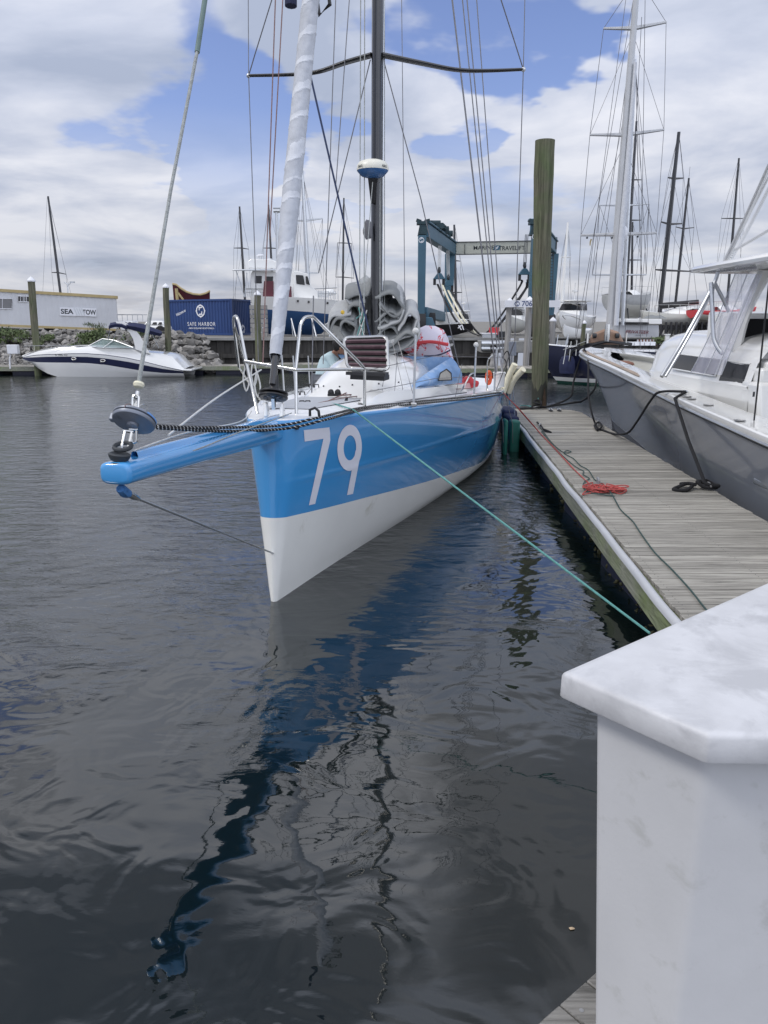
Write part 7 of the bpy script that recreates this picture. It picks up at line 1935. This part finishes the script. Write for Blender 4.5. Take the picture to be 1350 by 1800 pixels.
# gangway
t = thing('gangway', 'aluminium gangway with truss rails sloping down to the float behind the tall pile', 'gangway', tuple(W(985, 620, 42)))
for s_, dx in ((0, 0), (1, 13)):
    b = MB(); a0, a1 = W(974+dx, 640, 39.5), W(980+dx*1.4, 600, 44.5); top0, top1 = W(976+dx, 622, 39.5), W(981+dx*1.4, 589, 44.5)
    b.tube([a0, a1], .03, 5); b.tube([top0, top1], .03, 5)
    for k in range(6): b.tube([a0.lerp(a1, k/5), top0.lerp(top1, k/5)], .02, 5)
    for k in range(5): b.tube([a0.lerp(a1, k/5), top0.lerp(top1, (k+1)/5)], .015, 5)
    b.build('truss_rail', M['alu'], t)
b = MB(); b.add([W(974, 640, 39.5), W(987, 640, 39.5), W(998, 600, 44.5), W(980, 600, 44.5)], [(0, 1, 2, 3)], 0, False); o = b.build('walkway', M['wall_cap'], t); o.modifiers.new('thickness', 'SOLIDIFY').thickness = .06

# ---------------- dark schooner-like yacht behind the bow of the grey boat
def dark_yacht():
    t = thing('classic_yacht', 'dark hulled classic yacht with tall white mast behind the grey boat bow', 'sailing yacht', tuple(W(1060, 640, 33)))
    x = W(1100, 620, 32).x; Mx = Matrix.Translation((x+1.6, 34.2, 0)) @ Matrix.Rotation(R(172), 4, 'Z')
    b = MB(); hull_loft(b, Mx, 8.8, 3.8, -.9, 1.45, sheer=.25, transom=.8, n=26, full=.5, deck=1)
    b.build('hull', [M['classic_hull'], M['white_gel']], t, angle=45)
    # tan deckhouse and bulwark with dark caprail peaking at the mast foot
    q_ = lambda px, py, dy=0: W(px, py, 33+dy)
    b = MB(); P = [(1033, 605), (1040, 587), (1066, 577), (1088, 583), (1099, 606)]
    n = 5; b.add([q_(*p) for p in P]+[q_(*p, 3) for p in P], [tuple(range(n))[::-1], tuple(range(n, 2*n))]+[(i, (i+1) % n, n+(i+1) % n, n+i) for i in range(n)], 0, False); b.build('deckhouse', mat('varnished_tan', (.30, .19, .13), .5, 0, .15, 3), t, bevel=.1)
    for x_, y_ in ((1045, 590), (1085, 590)):
        b = MB(); b.tube([q_(x_-3, y_, -.1), q_(x_+3, y_, -.1)], .10, 10); b.build('hawse_opening', M['dark_steel'], t)
    b = MB(); b.tube([q_(988, 632, 1), q_(1005, 618, .6), q_(1035, 607, .1), q_(1066, 600, -.2), q_(1110, 605, .1)], .07, 6); b.build('cap_rail', M['black'], t)
    for P, r in (([(990, 640), (996, 606)], .02), ([(1000, 635), (1004, 600)], .02), ([(1012, 625), (1014, 598)], .02), ([(990, 615), (1035, 598)], .015), ([(1100, 605), (1102, 585)], .03), ([(1032, 605), (1033, 586)], .06)):
        b = MB(); b.tube([q_(*p) for p in P], r, 5); b.build('rail_post', M['steel'], t)
    # small clutter on its deck
    b = MB()
    for x_ in (1100, 1108, 1118, 1126, 1136, 1146): b.box(tuple(q_(x_, 604, 2)), (.22, .3, .16))
    b.build('deck_fittings', M['sign_white'], t)
    mast_set(t, 33.5, (1070, 592), (1121, -40), .165, M['mast_white'],
             [(412, 1021, 1154, 1.5, -2.5), (237, 1037, 1167, 0, -9), (50, 1061, 1171, 0, -11)], None,
             [(1121, -40, 1085, 640), (1113, 0, 1012, 600), (1100, 0, 1020, 598), (1134, 0, 1125, 640), (1128, 30, 1098, 600), (1112, 60, 1040, 598)], .011)
    b = MB(); b.tube([W(1083, 572, 33.3), W(1092, 420, 33.3), W(1104, 290, 33.3), W(1117, 110, 33.3)], [.10, .125, .12, .06], 12); b.build('furled_headsail', M['sailband'], t)
    b = MB(); b.tube([W(1066, 600, 32.6), W(1067, 590, 32.6), W(1069, 570, 32.6)], [.10, .13, .10], 12); b.build('furler_drum', M['steel'], t)
    b = MB(); c = W(1096, 412, 33.6); b.lathe(c, [(.10, -.28), (.16, -.2), (.185, -.02), (.185, .1), (.15, .24), (.07, .32), (0, .34)], 18); b.tube([c+Vector((-.02, 0, -.28)), c+Vector((-.12, .1, -.5))], .08, 8); b.build('satellite_dome', M['sign_white'], t)
    for x_, y_ in ((1032, 418), (1076, 418), (1121, 416)): b = MB(); b.blob(tuple(W(x_, y_, 33.7)), .05, 0, 1, 0, sm=True); b.build('spreader_lamp', M['dark_steel'], t)
    b = MB(); c = W(1038, 425, 33.7); b.grid([[c+Vector((0, 0, .12)), c+Vector((.06, 0, .10))], [c+Vector((-.04, 0, 0)), c+Vector((.02, 0, -.02))], [c+Vector((-.03, 0, -.15)), c+Vector((.01, 0, -.16))]]); b.build('small_flag', M['tan'], t)
    # mizzen in grey behind
    mast_set(t, 40, (1094, 572), (1117, 104), .10, M['alu'], [(361, 1054, 1141, 0, -3), (483, 1041, 1136, 0, 0)], None, [(1117, 104, 1129, 590), (1116, 110, 1160, 560)], .012)
    return t
M['mast_white'] = mat('satin_white_mast', (.50, .51, .52), .35, .2, .06, 2)
dark_yacht()
a = W(996, 642, 33.5); t = thing('round_fender', 'large navy cylinder fender hanging on the dark yacht by the far float', 'fender', tuple(a))
b = MB(); b.lathe((a.x, 33.4, a.z-.42), [(.12, 0), (.30, .08), (.34, .3), (.33, .6), (.25, .78), (.08, .84)], 18); b.build('body', M['navy_canvas'], t); b = MB(); b.tube([(a.x, 33.4, a.z+.4), (a.x+.05, 33.5, a.z+.95)], .02, 5); b.build('lanyard', M['black_rope'], t)

# ---------------- yard boats on the right
yard_yacht('hauled_sailboat', 'sailboat hauled out with two slim black masts crossing behind the white mast', 1103, 58, 3.6, 2.6, R(25), 3.0, 4.55, [M['sail_light'], M['cream_gel']],
           (58, (1100, 526), (1119, 213), .11, M['carbon'], [(387, 1097, 1127, 0, 0), (316, 1105, 1128, 0, 0)], None, [(1118, 217, 1090, 520), (1118, 217, 1130, 520)]))
t = thing('hauled_sailboat', 'sailboat with short black mast right behind the satellite dome', 'sailboat', tuple(W(1112, 560, 62)))
mast_set(t, 62, (1110, 545), (1112, 390), .10, M['carbon'], [(457, 1095, 1128, 0, 0)], None, [])
Mx = Matrix.Translation((W(1112, 560, 62).x, 62, 0)) @ Matrix.Rotation(R(80), 4, 'Z'); b = MB(); hull_loft(b, Mx, 6, 2, 2.9, 3.9, band=[1]*4+[0]*4); b.build('hull', [M['white_gel'], M['bottom_blue']], t)
yard_yacht('hauled_sailboat', 'large white racing sailboat with tall black mast and black boom on stands', 1188, 52, 4.6, 2.6, R(165), 2.2, 3.15, [M['cream_gel'], M['cream_gel']],
           (52, (1159, 556), (1193.5, 232), .15, M['carbon'], [(475, 1151.5, 1214, -1, 2), (394, 1162, 1199, -4, -1), (314, 1174, 1201, -2, -1)], (1160, 538, 1228, 531, .20), [(1192, 236, 1127, 565), (1193, 236, 1178, 330), (1194, 236, 1228, 556), (1192, 240, 1150, 560)]))
yard_yacht('hauled_sailboat', 'white sailboat with thin black mast beside the tallest black mast', 1208, 56, 6, 2.6, R(110), 2.3, 3.3, [M['white_gel'], M['cream_gel']],
           (56, (1186, 545), (1211, 313), .10, M['carbon'], [(402, 1188, 1220, -3, -2)], None, [(1210, 316, 1252, 560), (1213, 293, 1211, 313)]))
yard_yacht('hauled_sailboat', 'red hulled sailboat on stands seen through the clear curtain', 1268, 50, 4.2, 2.0, R(4), 2.75, 3.32, [M['red'], M['cream_gel']], None)
yard_yacht('hauled_sailboat', 'sailboat behind the hardtop with a lone dark mast on the right', 1278, 70, 9, 2.8, R(85), 2.2, 3.2, [M['white_gel'], M['navy']],
           (70, (1277, 548), (1299, 278), .12, M['carbon'], [(384, 1268, 1309, 0, 0)], None, [(1299, 282, 1262, 520), (1299, 282, 1304, 540), (1299, 282, 1250, 520)]))
# grey ship hull with maroon lettering
def ship():
    Y = 46.5; q_ = lambda px, py, dy=0: W(px, py, Y+dy)
    t = thing('grey_ship', 'pale grey ship hull with maroon lettering behind the dark yacht', 'ship', tuple(q_(1125, 600)))
    b = MB(); b.hull8([q_(1080, 604), q_(1158, 604), q_(1158, 604, 3), q_(1080, 604, 3), q_(1078, 569), q_(1158, 571), q_(1158, 571, 3), q_(1078, 569, 3)]); b.build('hull', mat('pale_grey_hull', (.42, .43, .45), .45, 0, .05, 2), t, bevel=.05)
    b = MB(); b.hull8([q_(1078, 568.5, -.1), q_(1164, 570, -.1), q_(1164, 570, 3), q_(1078, 568.5, 3), q_(1084, 560, -.1), q_(1163, 561, -.1), q_(1163, 561, 3), q_(1084, 560, 3)]); b.build('deck_edge', M['white_gel'], t, bevel=.03)
    b = MB(); b.tube([q_(1088, 567.5, -.2), q_(1140, 568.5, -.2)], .07, 8); b.build('spar', M['black'], t)
    b = MB(); rows = [[q_(x, y, 0), q_(x, y-h, .6), q_(x, y, 1.6)] for x, y, h in ((1129, 560, .5), (1138, 560, 5), (1146, 560, 7), (1153, 560, 5), (1162, 560, 6), (1172, 560, 1))]; b.grid(rows); b.build('grey_cover', M['sail'], t)
    put_text('lettering', 'PRIVATEER', plane_mtx(q_(1120, 583.5, -.06), (1, 0, -.03)), M['text_maroon'], t, width=38*Y*1.03/FPX, height=5.2*Y*1.03/FPX, bold=.012, shear=.25)
    put_text('lettering', 'NEWPORT', plane_mtx(q_(1122, 589.5, -.06), (1, 0, -.03)), M['text_dark'], t, width=9*Y*1.03/FPX, height=1.8*Y*1.03/FPX)
ship()
# hedge and brown fence line behind the bow of the grey boat
t = thing('brown_railing', 'low brown railing in front of the pale grey ship', 'railing', tuple(W(1140, 602, 44.5)))
b = MB(); b.bar(W(1120, 600, 44.6), W(1168, 600, 44.6), .1, .2); b.build('rail', M['brown_teak'], t)
b = MB()
for k in range(9): b.bar(W(1121+k*5.6, 597, 44.5), W(1121+k*5.6, 606, 44.5), .07, .07)
b.build('posts', M['sign_white'], t)
# distant yard shed and masts filler: dark row of cradles
t = thing('cradle_row', 'dark steel boat cradles under the yard boats on the right', 'cradle', tuple(W(1200, 590, 50)))
b = MB()
for k in range(12):
    x = 1160+k*9; b.bar(W(x, 600, 50), W(x+2, 566, 50), .12, .12); b.bar(W(x, 590, 50.5), W(x+9, 572, 50.5), .1, .1)
b.bar(W(1155, 596, 50), W(1330, 600, 50), .3, .5); b.bar(W(1155, 575, 51), W(1330, 578, 51), .2, .3); b.build('frame', M['black'], t)

# ================================================================== SAILS, BAGS AND THE PERSON ON THE BLUE BOAT
def fold(b, P, w, th=.03, wd=Vector((0, 1, 0))):
    """ribbon of heavy cloth that follows P, w deep along wd"""
    P = spline(P, 9); n = len(P)
    b.grid([[p+Vector((.0, -w*.5, -.20-.02*math.sin(i*.3))), p+Vector((0, -w*.25, -.05)), p, p+Vector((.02, w*.3, .05)), p+Vector((.05, w*.5, .02))] for i, p in enumerate(P)])
def mainsail():
    Ym = 12.6
    t = thing('lowered_mainsail', 'bundle of grey and white sail flaked loosely behind the mast of the blue boat', 'sail', tuple(W(655, 600, Ym)))
    q_ = lambda px, py, dy=0: W(px, py, Ym+dy)
    rib = [  # right side loops
        ([(660, 505), (672, 500), (690, 501), (702, 513), (706, 525), (694, 532), (678, 524), (668, 512)], .0, 'sail'),
        ([(662, 512), (676, 526), (690, 534), (702, 532), (708, 520), (704, 507), (694, 500)], .05, 'sail_light'),
        ([(660, 545), (674, 534), (688, 531), (699, 537), (700, 545), (688, 546), (676, 541), (664, 552)], .02, 'sail'),
        ([(664, 556), (680, 552), (695, 548), (704, 538), (710, 526)], .0, 'sail_light'),
        ([(660, 570), (672, 560), (688, 556), (696, 562), (694, 570), (680, 573), (664, 574)], .02, 'sail'),
        ([(662, 580), (690, 579), (712, 572), (724, 563), (730, 550), (732, 537), (722, 530), (712, 533), (706, 545), (698, 560)], -.05, 'sail_light'),
        ([(662, 588), (690, 583), (712, 566), (724, 566), (724, 575), (712, 583), (690, 591), (664, 592)], -.1, 'sail'),
        ([(664, 597), (690, 597), (712, 590), (728, 578), (736, 565), (733, 548)], -.05, 'sail_light'),
        # left side
        ([(609, 505), (622, 502), (636, 502), (648, 498), (654, 488)], .1, 'sail'),
        ([(610, 504), (618, 514), (630, 515), (644, 509)], .1, 'sail_light'),
        ([(618, 549), (616, 530), (622, 520), (632, 516), (640, 530)], .0, 'sail'),
        ([(583, 560), (584, 545), (592, 537), (606, 534), (620, 535)], -.05, 'sail_light'),
        ([(586, 566), (590, 550), (600, 541), (612, 540), (625, 545)], -.1, 'sail'),
        ([(604, 560), (604, 550), (612, 546), (625, 549), (626, 560), (620, 572), (610, 568), (604, 560)], -.15, 'sail')]
    for P, dy, m in rib:
        b = MB(); fold(b, [q_(x, y, dy) for x, y in P], 1.3); o = b.build('sail_fold', M[m], t, recalc=False); o.modifiers.new('thickness', 'SOLIDIFY').thickness = .028
    b = MB()
    for i, (x, y, r, sx, sz) in enumerate(((650, 520, .20, 1, 1.3), (640, 552, .26, 1.1, 1.2), (668, 545, .22, 1.0, 1.6), (690, 588, .18, 2.0, .7), (640, 585, .22, 1.6, .8), (700, 555, .2, .8, 1.2), (622, 532, .14, 1, 1))):
        b.blob(tuple(q_(x, y, .3)), r, 0, 3, .45, (sx, 1.2, sz), i*3, True)
    b.build('sail_mass', M['sail_light'], t)
    # white sail bag on the port side
    b = MB(); rows = []
    prof = [(574, 566, 573), (580, 562, 578), (590, 556, 588), (604, 556, 598), (620, 562, 606), (636, 575, 604)]
    for x, y0, y1 in prof:
        rows.append([q_(x, y1, -.3), q_(x-1, (y0+y1)/2, -.55), q_(x, y0+3, -.35), q_(x+2, y0, .1)])
    b.grid(rows); b.build('sail_bag', M['sail_light'], t)
    b = MB(); b.blob(tuple(q_(612, 578, .1)), .22, 0, 3, .35, (1.3, .7, .8), 9, True); b.build('bag_bulge', M['sail_light'], t)
    b = MB(); b.blob(tuple(q_(602.5, 549, -.8)), .035, 0, 1, .1); b.build('yellow_tab', mat('yellow_tab', (.65, .42, .04), .6, 0, .1, 4), t)
    for P in ([(630, 540), (636, 560), (628, 590)], [(640, 535), (632, 565), (640, 590)], [(626, 560), (640, 548), (636, 600)], [(645, 545), (634, 580), (627, 600)]):
        b = MB(); b.tube([q_(x, y, -.9) for x, y in P], .008, 5); b.build('sail_tie', M['teal_rope'] if P[0][0] < 635 else M['white_rope'], t)
    return t
mainsail()
def sail_bag():
    Yb = 13.2; q_ = lambda px, py, dy=0: W(px, py, Yb+dy)
    t = thing('printed_sail_bag', 'white sail bag with torn red print lying on the cabin top', 'sail bag', tuple(q_(750, 640)))
    b = MB(); rows = []
    top = [(708, 604), (716, 590), (730, 580), (748, 572), (765, 573), (780, 580), (788, 595), (792, 612), (797, 630)]
    bot = [(708, 615), (716, 620), (728, 626), (742, 634), (756, 640), (768, 643), (778, 642), (788, 640), (797, 636)]
    for i, (a, c) in enumerate(zip(top, bot)):
        row = []
        for k in range(7):
            u = k/6; x = a[0]+(c[0]-a[0])*u; y = a[1]+(c[1]-a[1])*u
            row.append(q_(x, y, .6-.75*math.sin(math.pi*(.15+u*.6))+.05*math.sin(i*1.9+k*1.3)))
        row.append(q_(c[0], c[1]+3, 1.2)); rows.append(row)
    b.grid(rows, mf=None); rows_b = rows
    m, nt, p = _mat('printed_white_cloth'); v = coords(nt, (1, .3, 1))
    f = noise_node(nt, 4.5, 4, .6, v, 1.6); r = nt.nodes.new('ShaderNodeValToRGB'); nt.links.new(f, r.inputs[0]); cr = r.color_ramp; cr.interpolation = 'CONSTANT'
    cr.elements[0].position = 0; cr.elements[0].color = (.62, .58, .66, 1); cr.elements[1].position = .565; cr.elements[1].color = (.55, .045, .06, 1); e_ = cr.elements.new(.63); e_.color = (.60, .56, .64, 1)
    nt.links.new(r.outputs[0], p.inputs['Base Color']); p.inputs['Roughness'].default_value = .75
    nt.links.new(bump_node(nt, noise_node(nt, 6, 4, .6, v), .6, .03), p.inputs['Normal'])
    b.build('cover', m, t); b = MB(); b.tube(spline([q_(x, y, -.28) for x, y in ((745, 626), (765, 625), (780, 621), (792, 615))], 5), .012, 6); b.build('navy_strap', M['navy_canvas'], t)
    b = MB(); b.tube(spline([q_(x, y, -.22) for x, y in ((712, 612), (735, 603), (760, 601), (788, 606))], 5), .028, 6); b.build('red_band', M['red'], t)
    b = MB(); b.blob(tuple(q_(716, 600, .3)), .2, 0, 3, .3, (.9, .6, 1.1), 5, True); b.build('maroon_bundle', M['maroon'], t)
    return t
sail_bag()
# stowed boom end
b = MB(); b.tube([W(700, 612, 13.4), W(790, 600, 15.5)], .11, 10); b.build('boom', M['carbon'], BOAT)

def person():
    Yp = 13.0; q_ = lambda px, py, dy=0.0: W(px, py, Yp+dy)
    hip = q_(566, 668, .05)
    t = thing('person', 'person in a pale aqua long-sleeved shirt bending over on the port side deck', 'person', tuple(q_(566, 690)))
    def skin(name, J, E, m, parent=t):
        me = bpy.data.meshes.new(name); me.from_pydata([j[0] for j in J], E, []); o = bpy.data.objects.new(name, me); C.objects.link(o)
        me.materials.append(m); o.parent = parent
        if parent is t: o.matrix_parent_inverse = ROOTM[t].inverted()
        mo = o.modifiers.new('skin', 'SKIN'); mo.use_smooth_shade = True
        for i, j in enumerate(J): me.skin_vertices[0].data[i].radius = (j[1], j[2] if len(j) > 2 else j[1]); me.skin_vertices[0].data[i].use_root = (i == 0)
        su = o.modifiers.new('subdivision', 'SUBSURF'); su.levels = 2; su.render_levels = 2; return o
    sh = q_(582, 626, 0); neck = q_(590, 619, -.02); head = q_(598, 611, -.04)
    # body: one continuous surface, bent forward
    hipL = hip+Vector((-.02, .10, -.03)); hipR = hip+Vector((-.02, -.10, -.03))
    kL = hipL+Vector((.08, .02, -.38)); kR = hipR+Vector((.05, -.02, -.38)); fL = hipL+Vector((-.02, .03, -.80)); fR = hipR+Vector((-.04, -.02, -.80))
    eR = sh+Vector((.10, -.17, -.26)); hR = sh+Vector((.24, -.16, -.42)); eL = sh+Vector((.12, .17, -.24)); hL = sh+Vector((.27, .14, -.40))
    J = [(hip, .135, .15), (hip.lerp(sh, .35), .125, .145), (hip.lerp(sh, .75), .135, .165), (sh, .10, .12), (neck, .052), (head, .045),
         (hipL, .09), (kL, .062), (fL, .045), (hipR, .09), (kR, .062), (fR, .045), (sh+Vector((0, -.15, -.01)), .06), (eR, .043), (hR, .03), (sh+Vector((0, .15, -.01)), .06), (eL, .043), (hL, .03),
         (fL+Vector((.13, 0, -.03)), .035), (fR+Vector((.13, 0, -.03)), .035)]
    E = [(0, 1), (1, 2), (2, 3), (3, 4), (4, 5), (0, 6), (6, 7), (7, 8), (0, 9), (9, 10), (10, 11), (3, 12), (12, 13), (13, 14), (3, 15), (15, 16), (16, 17), (8, 18), (11, 19)]
    skin('body', J, E, M['skin'])
    JS = [(hip+Vector((0, 0, -.04)), .155, .17), (hip.lerp(sh, .35), .15, .165), (hip.lerp(sh, .75), .155, .185), (sh, .115, .14), (neck-Vector((.03, 0, .02)), .075), (sh+Vector((0, -.16, -.01)), .078), (eR, .058), (hR+Vector((-.03, 0, .03)), .043), (sh+Vector((0, .16, -.01)), .078), (eL, .058), (hL+Vector((-.03, 0, .03)), .043)]
    skin('shirt', JS, [(0, 1), (1, 2), (2, 3), (3, 4), (3, 5), (5, 6), (6, 7), (3, 8), (8, 9), (9, 10)], M['shirt'])
    skin('trousers', [(hip+Vector((-.01, 0, -.06)), .15, .165), (hipL+Vector((0, 0, -.03)), .11), (kL, .078), (fL+Vector((0, 0, .08)), .06), (hipR+Vector((0, 0, -.03)), .11), (kR, .078), (fR+Vector((0, 0, .08)), .06)], [(0, 1), (1, 2), (2, 3), (0, 4), (4, 5), (5, 6)], M['shorts'])
    # head looking down to the right, with nose, ears, hair
    b = MB(); b.blob(tuple(head+Vector((.02, 0, .01))), .105, 0, 3, .04, (1.0, .80, 1.12), 2, True); b.blob(tuple(head+Vector((.115, 0, -.045))), .022, 0, 2, 0, (1, .7, 1), sm=True); b.blob(tuple(head+Vector((.075, 0, -.10))), .045, 0, 2, 0, (1, .9, .7), sm=True)
    b.blob(tuple(head+Vector((.01, -.088, -.015))), .028, 0, 2, 0, (.7, .35, 1.1), sm=True); b.blob(tuple(head+Vector((.01, .088, -.015))), .028, 0, 2, 0, (.7, .35, 1.1), sm=True); hd = b.build('head', M['skin'], t)
    b = MB(); b.blob(tuple(head+Vector((-.012, 0, .045))), .118, 0, 3, .08, (1.02, .86, .98), 6, True); b.build('hair', M['hair'], t)
    b = MB()
    for sy in (-1, 1):
        b.blob(tuple(head+Vector((.10, sy*.038, -.01))), .012, 0, 1, 0, sm=True)
    b.build('eyes', M['hair'], hd)
    # hands
    for h in (hR, hL):
        b = MB(); b.blob(tuple(h+Vector((.03, 0, -.03))), .04, 0, 2, .05, (1.1, .8, .6), sm=True)
        for k in range(4):
            p = h+Vector((.06, -.028+.019*k, -.045)); b.tube([p, p+Vector((.035, 0, -.02)), p+Vector((.045-.004*abs(k-1.5), 0, -.05))], [.009, .0085, .007], 6)
        b.tube([h+Vector((.02, -.03, -.03)), h+Vector((.045, -.045, -.05)), h+Vector((.06, -.04, -.07))], [.010, .009, .007], 6); b.build('hand', M['skin'], t)
    return t
person()
